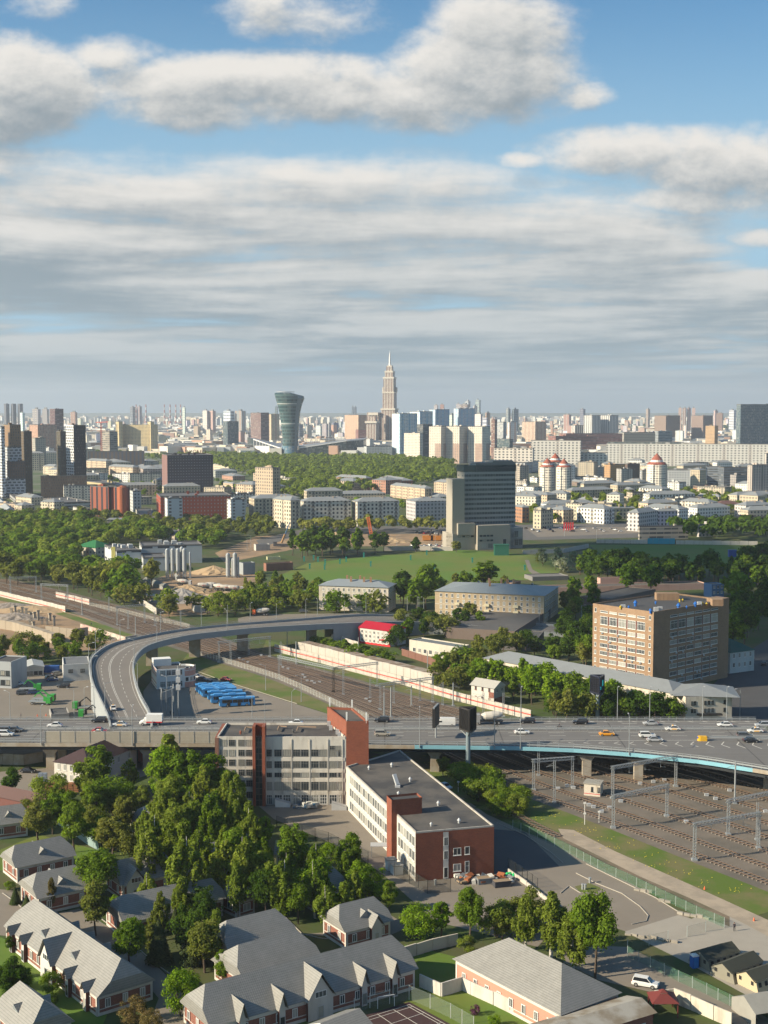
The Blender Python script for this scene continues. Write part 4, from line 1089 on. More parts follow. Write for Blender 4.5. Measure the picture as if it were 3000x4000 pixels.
# brick lift tower
tw=[P(1353,2827,21),P(1440,2827,21),P(1377,2774,21),P(1278,2769,21)]
q=MB();q.prism([(p-o).xy for p in tw],0,21,0,1)
for i in range(4):
    A,B=(tw[i]-o).xy,(tw[(i+1) % 4]-o).xy;q.wall(A,B,21,21.6);n_=Vector((-(B-A).y,(B-A).x)).normalized()*.3;q.wall(B+n_,A+n_,21,21.6)
q.build('lift_tower',[m_redbrick,m_patch],tA)
for i,(px,py) in enumerate([(1288,2762),(1375,2770),(1354,2820),(1431,2822)]):
    p=P(px,py,21.4)-o;q=MB();q.tube((p.x,p.y,21.2),(p.x,p.y,24),.05);q.box(p.x-.2,p.y-.15,21.9,p.x+.2,p.y+.15,23.9);q.build('antenna',m_white,tA)
for (px,py) in ((1285,2835),(1292,2852),(1318,2868),(1326,2880)):
    p=P(px,py,17.2)-o;q=MB();q.box(p.x-.45,p.y-.3,17.2,p.x+.45,p.y+.3,18.4);q.build('air_conditioner',m_ltgrey,tA)
for (x0_,x1_,y0_) in ((960,1040,2840),(1090,1120,2836),(1165,1235,2838)):
    q=MB();a_,b_=P(x0_,y0_,17.8)-o,P(x1_,y0_+2,17.8)-o;c_=P(x0_-6,y0_+14,17.8)-o;q.bar((a_.x,a_.y,17.8),(b_.x,b_.y,17.8),.25);q.bar((a_.x,a_.y,17.8),(c_.x,c_.y,17.8),.25);q.build('roof_pipe',mat('rusty_pale',(.35,.24,.16),.8),tA)
vent(tA,P(940,2868,17.1),17.1,.8,m_redbrick);vent(tA,P(1146,2862,17.1),17.1,.8,m_dark)
q=MB();p=P(1286,2822,17.2)-o;q.tube((xo(1035)-o.x,YA+1-o.y,20.6),(xo(1035)-o.x,YA+1-o.y,27),.05);q.build('mast',m_grey,tA)

# --- brown nine-storey institute
C=Vector((95,459));aD=radians(49)
ptsD=rect(C,aD,27.6,45.5)
tD=poly_building('institute_building','nine-storey brown brick institute with ribbon windows and rooftop vents','office building',ptsD,28.8,m_brownbrick,m_dark,.6)
bnd=mat('dark_red_panel',(.13,.045,.035),.7)
L_=27.6;Lr=45.5
A,B=ptsD[3],ptsD[0];Af,Bf=ptsD[0],ptsD[1]
zr=[28.8-2.9-k*0 for k in range(1)]
rowz=[2.3+2.85*k for k in range(7)]
def bands(a,b,L,u0,u1,n,thing_):
    us=[u0+(u1-u0)*(i+.5)/n for i in range(n)];wd=(u1-u0)/n-.75
    windows(thing_,a,b,rowz,us,wd,1.55,5,1,.11,m_frame,True,L0=1)
    windows(thing_,a,b,(22.1,),us,wd,3.1,5,2,.13,m_frame,True,L0=1)
    windows(thing_,a,b,(26.5,),us,wd,.75,6,1,.1,m_frame,True,L0=1)
    d=(Vector(b)-Vector(a)).normalized();nr=Vector((d.y,-d.x))*.03;o=thing_.location
    for i in range(1,n):
        u=u0+(u1-u0)*i/n;q=MB()
        for z,h in [(z,1.55) for z in rowz]+[(22.1,3.1)]:
            p0,p1=Vector(a)+d*(u-.33)+nr-o.xy,Vector(a)+d*(u+.33)+nr-o.xy;q.wall(p0,p1,z,z+h)
        q.build('spandrel_panel',bnd,thing_)
bands(A,B,L_,3.2,24.3,5,tD);bands(Af,Bf,Lr,9.2,38.8,6,tD)
windows(tD,A,B,rowz+[22.4,26.4],[1.4,26.1],.9,1.5,1,1,.1,m_frame,True,L0=1)
q=MB();q.prism([(ptsD[0].lerp(ptsD[1],.86)+Vector((cos(aD),-sin(aD)))*.05)-tD.location.xy,(ptsD[1]+Vector((cos(aD),-sin(aD)))*.05)-tD.location.xy,ptsD[1].lerp(ptsD[2],.2)-tD.location.xy,(ptsD[0].lerp(ptsD[1],.86)+(ptsD[3]-ptsD[0])*.2)-tD.location.xy],0,30.2);q.build('end_wall',m_brownbrick,tD)
m_bluev=mat('blue_paint',(.02,.13,.45),.5);m_yelv=mat('yellow_paint',(.55,.38,.02),.5)
for (x,y,m_,s) in [(2482,2360,m_bluev,1.5),(2456,2371,m_bluev,.9),(2541,2388,m_bluev,1.2),(2561,2352,m_bluev,.8),(2650,2371,m_bluev,1.5),(2682,2370,m_bluev,.8),(2716,2363,m_bluev,1.4),(2424,2371,m_yelv,.9),(2655,2343,m_yelv,.8),(2667,2342,m_yelv,.8),(2745,2357,m_yelv,.9),(2760,2357,m_yelv,.8)]:vent(tD,P(x,y+8,28.8),28.8,s*1.15,m_)
for (x,y) in ((2434,2378),(2563,2388),(2578,2386),(2732,2366)):
    p=P(x,y,28.8)-tD.location;q=MB();q.box(p.x-.8,p.y-.5,28.8,p.x+.8,p.y+.5,30.3);q.build('air_conditioner',m_ltgrey,tD)
p=P(2602,2342,28.8)-tD.location;q=MB();q.box(p.x-4,p.y-2,28.8,p.x+4.5,p.y+2,31.4);q.build('roof_housing',m_brownbrick,tD)
p=P(2800,2365,28.8)-tD.location;q=MB();q.box(p.x-2,p.y-1.6,28.8,p.x+2,p.y+1.6,31.2);q.build('roof_housing',m_brownbrick,tD)
acr=random.Random(3)
for k in range(26):
    u=acr.uniform(9.5,38) if k % 2 else acr.uniform(4,24);z=acr.choice(rowz)-.75;a,b=(Af,Bf) if k % 2 else (A,B)
    d=(b-a).normalized();p=a+d*u+Vector((d.y,-d.x))*.25-tD.location.xy;q=MB();q.box(p.x-.3,p.y-.3,z,p.x+.3,p.y+.3,z+.55);q.build('air_conditioner',m_ltgrey,tD)

# --- cream four-storey brick house
m_cream=brick('cream_brick',(.50,.385,.25),(.45,.34,.215),(.40,.32,.22))
def slab_house(name,label,base,top,a,xl,xr,wm,rows,ncol,ncolr,rcol,w=1.15,h=1.75,rh=2.6,balc=(),z0=1.0,dR=None,chim=5):
    C=P(*base);ht=zat(C.y,top);aa=radians(a);dl=Vector((-cos(aa),sin(aa)));dr=Vector((sin(aa),cos(aa)))
    lL=solve(C,dl,xl);lR=dR or solve(C,dr,xr);pts=rect(C,aa,lL,lR)
    t=poly_building(name,label,'apartment house',pts,ht,wm,m_flat,0)
    q=MB();lp=[p-t.location.xy for p in pts];c,e,nn,L,W_=hiproof(q,lp,ht,rh,.55);q.build('roof',[m_objroof,m_white],t,color=rcol)
    st=(ht-z0)/rows;zs=[z0+st*i for i in range(rows)]
    windows(t,pts[3],pts[0],zs,frac(ncol,.03,.985),w,h,2,1,.13)
    if ncolr:windows(t,pts[0],pts[1],zs,frac(ncolr,.04,.96),w,h,2,1,.13)
    q=MB();d=(pts[0]-pts[3]).normalized();nr=Vector((d.y,-d.x))
    for z in (z0+st*2-.8,):
        A_,B_=pts[3]+nr*.05-t.location.xy,pts[0]+nr*.05-t.location.xy;q.wall(A_,B_,z,z+.3)
    q.build('string_course',m_plaster,t)
    for (f,r_) in balc:
        p=pts[3].lerp(pts[0],f)+nr*.6-t.location.xy;M_=Matrix.Translation((p.x,p.y,zs[r_]-.75)) @ Matrix.Rotation(atan2(d.y,d.x),4,'Z');q=MB();q.box(-1.2,-.6,0,1.2,.6,1.15,0,M_);q.build('balcony',mat('balcony_yellow',(.62,.55,.38),.8),t)
    rr_=random.Random(int(base[0]))
    for k in range(chim):
        s=-.85+1.7*(k+.3)/chim;p=c+e*s*(L-W_)+nn*rr_.choice((-.3,.3))*W_;q=MB();q.box(p.x-.5,p.y-.5,ht+.8,p.x+.5,p.y+.5,ht+rh+1.6);q.build('chimney',mat('chimney_brick',(.38,.22,.13),.9),t)
    for k in range(3):
        s=-.55+.5*k;p=c+e*s*L-nn*W_*.62;q=MB();z=ht+rh*.3
        pts3=[p-e*1.3,p+e*1.3,p+nn*2.6];ap=p+nn*.2
        q.face([(*pts3[0],z),(*pts3[1],z),(*ap,z+1.3)]);q.face([(*pts3[1],z),(*pts3[2],z+1.3),(*ap,z+1.3)]);q.face([(*pts3[2],z+1.3),(*pts3[0],z),(*ap,z+1.3)]);q.build('dormer',m_roofgrey,t)
    return t,pts,ht
slab_house('apartment_house','long four-storey tan brick house with grey roof behind the curved road',(2124,2436),2327,18.5,1699,2180,m_cream,4,18,9,(.27,.30,.31),balc=[(.21,1),(.21,2),(.485,1),(.485,2),(.75,1),(.75,2)],z0=2.2)
slab_house('apartment_house','pale pink plastered house with grey roof and chimneys beside the green meadow',(1517,2392),2295,14,1246,1546,m_plaster,4,13,4,(.26,.29,.31),z0=1.5)

# --- low white house with gable (railway house)
C=P(1929,2758);ht=zat(C.y,2689)
pts=rect(C,radians(40),9.5,6.5)
tN=poly_building('railway_house','small two-storey white and red house with pale gable roof by the railway wall','house',pts,ht,m_whitew,m_flat,0)
q=MB();hiproof(q,[p-tN.location.xy for p in pts],ht,2.0,.5,'gable');q.build('roof',[mat('pale_sheet_roof',(.42,.40,.36),.7,var=.08),m_whitew],tN)
windows(tN,pts[3],pts[0],(1.2,4.6),frac(3),.8,1.3,1,1,.1,m_cotbrick);windows(tN,pts[0],pts[1],(4.4,),frac(2),.9,1.2,2,1,.1)
q=MB();d=(pts[0]-pts[3]).normalized();nr=Vector((d.y,-d.x))*.04
for a_,b_,z0_,z1_ in ((.0,.2,0,1.6),(.3,.5,0,1.5),(.78,1,2.6,4.6),(.55,1,0,1.0)):
    q.wall(pts[3].lerp(pts[0],a_)+nr-tN.location.xy,pts[3].lerp(pts[0],b_)+nr-tN.location.xy,z0_,z1_)
d2=(pts[1]-pts[0]).normalized();n2=Vector((d2.y,-d2.x))*.04
q.wall(pts[0]+n2-tN.location.xy,pts[1]+n2-tN.location.xy,.2,2.6);q.build('brick_patch',m_cotbrick,tN)

# --- red-trimmed block with red roof
C=P(1524,2528);ht=zat(C.y,2466)
aa=radians(38);pts=rect(C,aa,solve(C,Vector((-cos(aa),sin(aa))),1401),11)
tG=poly_building('red_roof_building','cream three-storey building with bright red roof and red trim beside the railway','building',pts,ht,m_whitew,m_flat,0)
m_redp=mat('red_trim_paint',(.62,.03,.04),.55);m_redroof=mat('red_sheet_roof',(.42,.015,.03),.5,var=.1,scale=.4)
q=MB();hiproof(q,[p-tG.location.xy for p in pts],ht,2.2,.4,'gable');q.build('roof',[m_redroof,m_redp],tG)
windows(tG,pts[3],pts[0],(.14*ht,.42*ht,.68*ht),frac(7),1.1,1.3,2,1,.1)
q=MB();d=(pts[0]-pts[3]).normalized();nr=Vector((d.y,-d.x))*.05;o=tG.location.xy
q.wall(pts[3]+nr-o,pts[0]+nr-o,0,.9);q.wall(pts[3]+nr-o,pts[3]+d*.7+nr-o,.9,ht);q.wall(pts[0]-d*.7+nr-o,pts[0]+nr-o,.9,ht);q.build('red_trim',m_redp,tG)
p=pts[3].lerp(pts[0],.78)+nr*20-o;q=MB();q.box(p.x-1.2,p.y-.8,2.6,p.x+1.2,p.y+.8,3.0);q.build('porch_roof',m_redp,tG)

# --- bus station office, white with pink bands and a rounded end
C=P(612,2693);ht=zat(C.y,2623);aa=radians(72)
pts=rect(C,aa,13,0.1);fr=solve(C,Vector((sin(aa),cos(aa))),722);pts=rect(C,aa,13,fr)
arc=[];e=(pts[1]-pts[0]).normalized();n_=(pts[2]-pts[1]).normalized()
for k in range(0,9):t_=k/8*pi;arc.append(pts[1]+n_*4.2-n_*4.2*cos(t_)+e*4.6*sin(t_))
tH=poly_building('station_office','two-storey white office with pink bands and rounded pink end by the bus park','office building',[pts[0],pts[1]]+arc[1:]+[pts[2],pts[3]],ht,m_white,m_flat,.6)
m_pink=mat('pink_render',(.60,.33,.27),.8,var=.06)
o=tH.location.xy;q=MB();d3=(pts[0]-pts[3]).normalized();n3=Vector((d3.y,-d3.x))*.05
for z in (.6,1.9,4.6,5.6,6.6):q.wall(pts[3]+n3-o,pts[0]+n3-o,z,z+.45)
for a_,b_ in zip(arc,arc[1:]):
    d4=(b_-a_).normalized();n4=Vector((d4.y,-d4.x))*.06
    for z in (0,4.2):q.wall(a_+n4-o,b_+n4-o,z,z+2.0)
    q.wall(a_+n4-o,b_+n4-o,ht-.5,ht+.6)
q.build('pink_band',m_pink,tH)
windows(tH,pts[0],pts[1],(.6,4.7),[.22,.45,.62,.82],2.0,2.1,3,2,.12)
windows(tH,pts[3],pts[0],(4.4,),[.2,.7],1.0,1.6,1,1,.12)
for a_,b_ in list(zip(arc,arc[1:]))[:4]:windows(tH,a_,b_,(2.2,),[.5],1.35,1.6,1,1,.1);windows(tH,a_,b_,(6.2,),[.5],1.35,1.4,1,1,.1)
q=MB();q.prism([x-o for x in rect(pts[3]+e*.3-n_*3.5,aa,4.2,6.5)],ht+.01,ht+2.6);q.build('roof_housing',m_white,tH)

# --- left car park buildings
def plain(name,label,base,top,a,xl,xr,col,cat='building',roof='flat',rcol=None,dL=None,dR=None,wins=None,rh=None,ht=None):
    C=P(*base);h=ht or zat(C.y,top);aa=radians(a);dl=Vector((-cos(aa),sin(aa)));dr=Vector((sin(aa),cos(aa)))
    lL=dL or solve(C,dl,xl);lR=dR or solve(C,dr,xr);pts=rect(C,aa,lL,lR)
    cm=stained('render_%d_%d_%d' % tuple(int(c*100) for c in col),tuple(col),tuple(c*.55 for c in col),.35,.4)
    t=poly_building(name,label,cat,pts,h,cm,mat('roof_%d_%d_%d' % tuple(int(c*100) for c in (rcol or (.085,.083,.082))),rcol or (.085,.083,.082),.85,var=.2,scale=.15,detail=7),.4 if roof == 'flat' else 0)
    if roof != 'flat':
        q=MB();hiproof(q,[p-t.location.xy for p in pts],h,rh or 1.5,.4,roof);q.build('roof_slope',[mat('slope_%d_%d_%d' % tuple(int(c*100) for c in (rcol or (.27,.28,.29))),rcol or (.27,.28,.29),.6,.15,var=.12,scale=.3,detail=6),cm],t)
    for wn in wins or ():
        side,zs,n,w,hh=wn[:5];a_,b_=(pts[3],pts[0]) if side == 'L' else (pts[0],pts[1]);windows(t,a_,b_,zs,frac(n),w,hh,2,1,.1,wn[5] if len(wn) > 5 else m_frame)
    return t,pts,h
plain('workshop','white two-storey shed with flat grey roof and outside stair beside the ramp',(248,2662),2600,75,240,352,(.62,.62,.60),rcol=(.16,.17,.18),dL=15,wins=[('R',(3.2,),2,1.6,1.2,m_black)])
plain('grey_office','grey clad office at the left edge of the car park',(45,2690),2590,12,-40,60,(.40,.42,.43),dR=12,wins=[('L',(1.2,4.6),4,1.6,1.9,m_black)])
plain('storage_shed','long low white storage shed with pale roof in the car park',(92,2645),2608,72,15,171,(.50,.50,.47),roof='gable',rcol=(.46,.47,.45),dL=12,rh=1.0,wins=[('R',(.6,),4,1.4,1.4,m_black)])
plain('gatehouse','small dark roofed gatehouse behind the viaduct rail',(200,2812),2795,72,186,271,(.35,.33,.30),rcol=(.10,.10,.10),dL=9)
# --- buildings right of the railway
plain('garage_row','long dirty white garage row with grey roof and stained wall',(1789,2582),2532,43,1599,1835,(.55,.50,.42),rcol=(.15,.17,.18),wins=[('L',(.8,),8,1.6,1.8,m_frame)])
plain('dark_shed','long flat dark roofed shed between trees behind the garages',(2010,2510),2486,20,1740,2180,(.16,.12,.10),rcol=(.105,.10,.095),dR=70,ht=4.5)
plain('dark_shed','dark low shed with flat roof beside the brown institute',(2090,2545),2520,15,1920,2140,(.14,.13,.13),rcol=(.09,.09,.09),dR=26,ht=4.0)
plain('dark_annex','wide dark curved-roof annex behind the brown institute',(2372,2392),2344,40,2330,2560,(.20,.15,.12),rcol=(.10,.095,.09),dL=16)
plain('pink_depot','long low pink depot with dark roof behind the institute',(2120,2322),2300,78,2110,2760,(.52,.33,.27),rcol=(.13,.115,.10),dL=12)
plain('pink_depot','short pink raised workshop on the long depot roof line',(2345,2292),2262,78,2341,2512,(.55,.33,.28),rcol=(.12,.11,.10),dL=5)
plain('grey_canopy_shed','grey corrugated shed roof beside the meadow path',(2080,2270),2256,76,2062,2220,(.20,.19,.18),rcol=(.19,.18,.17),dL=14)
plain('brick_garage','small brown garage with flat roof beside the meadow',(2000,2300),2280,30,1950,2028,(.30,.17,.12),rcol=(.2,.17,.15),dR=12)
plain('blue_house','small blue and cream three-storey house with flat roof among dark trees',(2780,2335),2286,72,2737,2828,(.13,.22,.38),dL=8,rcol=(.2,.19,.18),wins=[('R',(2,5.0),3,1.2,1.5)])
plain('green_roof_villa','white villa with dark green hipped roof beside the shaded street',(2850,2632),2550,60,2800,2945,(.50,.55,.54),roof='hip',rcol=(.02,.10,.075),rh=4,dL=30,wins=[('R',(2.2,5.8),4,1.1,1.8)])
plain('white_cabin','long white single-storey cabin behind the institute roof',(2745,2362),2340,78,2695,2800,(.5,.5,.48),dL=6,rcol=(.12,.12,.12))
# long barrack with grey roof (two wings)
C=P(2677,2826);ht=8.6
ptsK=[C.xy,P(2858,2818).xy,P(2858,2818).xy+Vector((2,16)),C.xy+Vector((-3,15.5))]
tK=poly_building('barrack_building','pale three-storey end wing with grey hipped roof above the viaduct rail','building',ptsK,ht,m_plaster,m_flat,0)
q=MB();hiproof(q,[p-tK.location.xy for p in ptsK],ht,2.6,.5);q.build('roof',[m_roofgrey,m_white],tK)
windows(tK,ptsK[0],ptsK[1],(3.4,5.9),[.14,.2,.42,.5,.58,.84],.75,1.2,2,1,.09,m_black)
q=MB();p=ptsK[0].lerp(ptsK[1],.5)+Vector((0,-1))-tK.location.xy;q.box(p.x-4,p.y-1,2.7,p.x+4,p.y+.9,3.1);q.build('porch_roof',m_black,tK)
A1=P(1953,2575,9).xy;B1=ptsK[0]+Vector((-1,6));dirw=(A1-B1).normalized();nw=Vector((-dirw.y,dirw.x));nw=nw if nw.y > 0 else-nw
B1=ptsK[3]+Vector((.5,-9));ptsW=[B1,B1+nw*13,A1+nw*13+dirw*8,A1+dirw*8]
tW=poly_building('barrack_building','very long cream barrack wing with seamed grey roof behind the row of trees','building',ptsW,8.4,m_plaster,m_flat,0)
q=MB();hiproof(q,[p-tW.location.xy for p in ptsW],8.4,2.6,.5);q.build('roof',[m_roofgrey,m_white],tW)
windows(tW,ptsW[3],ptsW[0],(1.4,5.0),frac(22),1.0,1.7,2,1,.1)
plain('old_villa','old white villa with maroon hipped roof half hidden by a tree beside the street',(347,3078),2992,24,213,535,(.60,.56,.50),roof='hip',rcol=(.075,.045,.045),rh=3.0,wins=[('L',(1.2,3.9),5,1.0,1.7),('R',(3.6,),4,1.0,1.7)])

# ================================================================== COTTAGES
def tilemat():
    M=bpy.data.materials.new('cottage_tiles');M.use_nodes=True;q=NT(M.node_tree);b=q.n['Principled BSDF']
    uv=q.new('ShaderNodeUVMap');u,v,_=q.sep(uv.outputs[0])
    s=q.m('FRACT',q.m('DIVIDE',v,.42));r=q.m('FRACT',q.m('DIVIDE',u,.36))
    hgt=q.m('ADD',s,q.m('MULTIPLY',q.m('ABSOLUTE',q.m('SUBTRACT',r,.5)),1.2))
    tc=q.new('ShaderNodeTexCoord');n=q.noise(tc.outputs['Object'],.35,6,.6);n5=q.noise(tc.outputs['Object'],1.4,9,.7);k=q.m('ADD',.58,q.m('ADD',q.m('MULTIPLY',n,.42),q.m('MULTIPLY',n5,.42)))
    c=q.mix(1.0,q.mix(q.m('LESS_THAN',s,.16),(.215,.208,.192),(.135,.135,.125)),q.xyz(k,k,k),'MULTIPLY')
    q.put(b.inputs['Base Color'],c);b.inputs['Roughness'].default_value=.62
    bn=q.new('ShaderNodeBump');bn.inputs['Strength'].default_value=.5;bn.inputs['Distance'].default_value=.05;q.l.new(hgt,bn.inputs['Height']);q.l.new(bn.outputs[0],b.inputs['Normal'])
    return M
m_tile=tilemat()
def roof_uv(q):
    """lay the UVs of every roof face out in metres along its own slope"""
    for i,f in enumerate(q.f):
        p=[Vector(q.v[k]) for k in f];n=(p[1]-p[0]).cross(p[2]-p[0])
        if n.length < 1e-6:continue
        n.normalize();h=Vector((-n.y,n.x,0));h=h.normalized() if h.length > 1e-4 else Vector((1,0,0));s=n.cross(h)
        q.uv[i]=[(x.dot(h),x.dot(s)) for x in p]
m_cotwall=[m_cotbrick,m_whitew]
def cottage(A,C,R,label,ze=3.6,rh=3.4,kind='half',cross=None,dormers=1,porch=0,grp=None,wallkind='brick',rm=None,wins=True,minW=None):
    """A, C, R: left, near and right eave corners in the photograph"""
    A,C,R=P(*A,ze).xy,P(*C,ze).xy,P(*R,ze).xy
    dl=(A-C);dr=(R-C)
    # square the plan on the longer side
    if dl.length >= dr.length:
        u=dl.normalized();v=Vector((u.y,-u.x));v=v if v.dot(dr) > 0 else-v;W=abs(dr.dot(v));W=max(W,minW or 0);pts=[C,C+v*W,C+v*W+dl,C+dl]
    else:
        u=dr.normalized();v=Vector((-u.y,u.x));v=v if v.dot(dl) > 0 else-v;W=abs(dl.dot(v));W=max(W,minW or 0);pts=[C,C+dr,C+dr+v*W,C+v*W]
    if (pts[1]-pts[0]).cross(pts[2]-pts[1]) < 0:pts.reverse()
    cen=sum(pts,Vector((0,0)))/4;t=thing('cottage',label,'cottage',(cen.x,cen.y,0),0,grp);lp=[p-cen for p in pts]
    q=MB()
    ins=[p*(1-.55/p.length) for p in lp]
    for i in range(4):
        a,b=ins[i],ins[(i+1) % 4];d=(b-a).normalized();nr=Vector((d.y,-d.x))*.05
        q.wall(a,b,0,ze,0)
        if wallkind == 'brick':
            q.wall(a+nr,b+nr,-.1,.55,1);q.wall(a+nr,b+nr,ze-.75,ze,1);q.wall(a+nr*.6,b+nr*.6,1.0,1.16,1)
            q.wall(a+nr*1.2,a+d*.4+nr*1.2,0,ze,1);q.wall(b-d*.4+nr*1.2,b+nr*1.2,0,ze,1)
    q.build('wall',m_cotwall,t)
    q=MB();c,e,n,L,W_=hiproof(q,lp,ze,rh,.15,kind);roof_uv(q)
    q.build('roof',[rm or m_tile,m_white if kind == 'gable' else (rm or m_tile)],t)
    if kind == 'half':                                    # white gable ends below the half hips
        q=MB()
        for sg in (-1,1):
            p0,p1,p2,p3=c+e*sg*(L-.7)-n*W_*.93,c+e*sg*(L-.7)+n*W_*.93,c+e*sg*(L-.7)+n*W_*.5,c+e*sg*(L-.7)-n*W_*.5
            z1=ze+rh*.42;f=[(*p0,ze-.05),(*p1,ze-.05),(*p2,z1),(*p3,z1)];q.face(f if sg > 0 else list(reversed(f)))
        q.build('gable',m_whitew,t)
    rr_=random.Random(int(A.x*10))
    def dorm(s,side,w=1.1,z=.38):
        p=c+e*s*L*.8+n*side*W_*(1-z);zz=ze+rh*z;q=MB()
        ap=p+n*side*.35;bk=p-n*side*(W_*.42)
        a_,b_=(*(p-e*w),zz-.1),(*(p+e*w),zz-.1);top=(*ap,zz+1.15);r_=(*bk,zz+1.15)
        q.face([a_,b_,top] if side < 0 else [b_,a_,top],1);q.face([b_,r_,top]);q.face([a_,top,r_]);roof_uv(q);q.build('dormer',[rm or m_tile,m_grey],t)
    for k in range(dormers):
        s=(-.6+1.2*(k+.5)/dormers);dorm(s,-1);dorm(s,1)
    if cross:                                             # cross gable with arched white front on the long side
        for (s,side,wv,hh) in cross:
            p=c+e*s*L+n*side*(W_+.9);bk=c+e*s*L;zz=ze;q=MB()
            a_,b_=p-e*wv,p+e*wv;a2,b2=bk-e*wv,bk+e*wv;rz_=ze+hh
            F_=[((*a_,ze-.1),(*p,rz_),(*bk,rz_),(*a2,ze-.1)),((*b_,ze-.1),(*b2,ze-.1),(*bk,rz_),(*p,rz_))]
            for f in F_:q.face(f if side > 0 else list(reversed(f)))
            roof_uv(q);q.build('cross_roof',[rm or m_tile],t)
            q=MB();pf=p-n*side*.5;a3,b3=pf-e*(wv-.4),pf+e*(wv-.4)
            g=[(*a3,0),(*b3,0),(*b3,ze),(*pf,rz_-.5),(*a3,ze)];q.face(g if side < 0 else list(reversed(g)),0)
            for x in (a3,b3):
                y=x-n*side*1.5;q.face([(*x,0),(*y,0),(*y,ze),(*x,ze)],1);q.face([(*y,0),(*x,0),(*x,ze),(*y,ze)],1)
            q.build('porch_gable',[m_whitew,m_cotbrick],t)
            if wv > 2:
                A_,B_=(a3,b3) if side < 0 else (b3,a3);wo_=cen;
                windows(t,A_+wo_,B_+wo_,(ze+.1,),[.5],2.2,1.1,3,1,.1,m_white,False);windows(t,A_+wo_,B_+wo_,(.2,),[.5],1.2,2.1,1,1,.1,m_ltgrey,False,name='door')
            else:
                A_,B_=(a3,b3) if side < 0 else (b3,a3);windows(t,A_+cen,B_+cen,(.2,),[.5],1.0,2.1,1,1,.1,m_ltgrey,False,name='door')
    if wins:
        ip=[p+cen for p in ins]
        for i in range(4):
            Ls=(ip[(i+1) % 4]-ip[i]).length;nwn=max(1,int(Ls/3.0))
            mid=(ip[(i+1) % 4]+ip[i])/2;d=(ip[(i+1) % 4]-ip[i]).normalized()
            if Vector((d.y,-d.x)).dot(-mid) < 0:continue      # only sides that look towards the street in front
            windows(t,ip[i]+Vector((d.y,-d.x))*.06,ip[(i+1) % 4]+Vector((d.y,-d.x))*.06,(1.15,),frac(nwn,.03,.97),1.0 if nwn > 1 else 1.8,1.6,2,1,.13,m_frame,False)
    return t
def q1(x,y):return (x/2.074,3150+y/2.074)          # picture tiles the corners were read from
def q2(x,y):return (700+x/1.659,3450+y/1.659)
def q3(x,y):return (1650+x/2.212,3400+y/2.212)
def q4(x,y):return (700+x/2.074,2950+y/2.074)
def q5(x,y):return (2250+x/2.212,3400+y/2.212)
cottage(q1(-120,90),q1(-80,160),q1(150,118),'grey roofed brick cottage at the left picture edge behind the lawn',minW=9)
cottage(q1(0,402),q1(128,498),q1(615,396),'brick and white cottage with a glass porch on its left gable and one dormer')
cottage(q1(130,624),q1(305,750),q1(760,650),'brick and white cottage behind the bare leafless tree, second row from the left')
cottage(q1(35,968),q1(790,1545),q1(1262,1412),'very long cottage running down the left foreground with arched centre gable',rh=4.6,cross=[(-.02,1,2.8,4.0),(.78,1,.9,1.5),(.5,1,.9,1.5),(-.45,1,.9,1.5),(-.8,1,.9,1.5)],dormers=3)
cottage(q1(-70,1650),q1(180,1870),q1(640,1770),'grey roof corner of a cottage at the very bottom left',rh=4.2,dormers=1)
cottage(q1(890,805),q1(1000,950),q1(1700,790),'brick cottage with shaded grey roof between birches in the middle left',rh=3.6)
cottage(q1(850,540),q1(980,640),q1(1440,540),'cottage with arched gable half hidden behind the dense green tree',rh=3.8,cross=[(-.5,-1,2.5,3.2)])
cottage(q1(1380,420),q1(1500,520),q1(1900,440),'grey roofed cottage behind the birches in the middle',rh=3.4)
cottage(q2(20,778),q2(200,935),q2(1545,553),'very long cottage across the bottom centre with arched centre gable and pointed dormers',rh=4.6,cross=[(0,-1,2.8,4.2),(-.72,-1,.95,2.8),(-.36,-1,.95,2.8),(.43,-1,.95,2.8),(.74,-1,.95,2.8)],dormers=0,minW=11)
cottage(q2(268,410),q2(345,490),q2(790,372),'rear wing cottage with white chimneys behind the long bottom centre cottage',rh=4.6,minW=12,dormers=0)
cottage(q2(330,470),q2(432,648),q2(935,500),'middle wing with broad grey roof between the two bottom centre cottages',rh=4.2,kind='half',dormers=0,minW=12,wins=False)
cottage(q2(840,235),q2(1075,318),q2(1385,240),'cottage with dark entrance gable behind the weeping birch in the centre',rh=3.6,cross=[(.25,-1,1.5,2.2)])
cottage(q2(740,0),q2(860,75),q2(1090,20),'small grey roofed cottage glimpsed between birches in the centre',rh=3.4)
cottage(q4(770,800),q4(905,812),q4(1020,785),'small white gabled hut with a red emblem near the dark fence',rh=2.6,kind='gable',dormers=0,ze=3.2)
cottage(q4(-90,1130),q4(30,1230),q4(270,1180),'grey roofed cottage in the shade of the birches left of centre',rh=3.2,minW=9)
cottage(q4(100,860),q4(170,930),q4(310,890),'little grey roofed cottage deep among the left trees',rh=3.0,dormers=0,minW=7)
cottage(q4(330,1120),q4(480,1190),q4(600,1130),'small brick cottage hidden behind two birch trunks',rh=3.0,dormers=0)
cottage(q1(1040,60),q1(1130,150),q1(1300,100),'grey hip roofed cottage below the maroon villa among trees',rh=3.0,kind='hip',dormers=0,minW=8)
m_unused=mat('warm_sheet_roof',(.37,.345,.31),.75,var=.08,scale=.2)
c6=cottage(q3(265,762),(2190,3965),(2431,3878),'big salmon pink house with broad pale hipped roof behind the white wall',rh=4.4,ze=4.4,kind='hip',dormers=0)
m_salmon=stained('salmon_render',(.60,.25,.18),(.35,.2,.15),.5,.4)
for ch in c6.children:
    if ch.name.startswith('wall'):ch.data.materials[0]=m_salmon
m_dirtyroof=mat('dirty_pale_roof',(.36,.34,.30),.85,col2=(.22,.18,.13),scale=.22,detail=8)
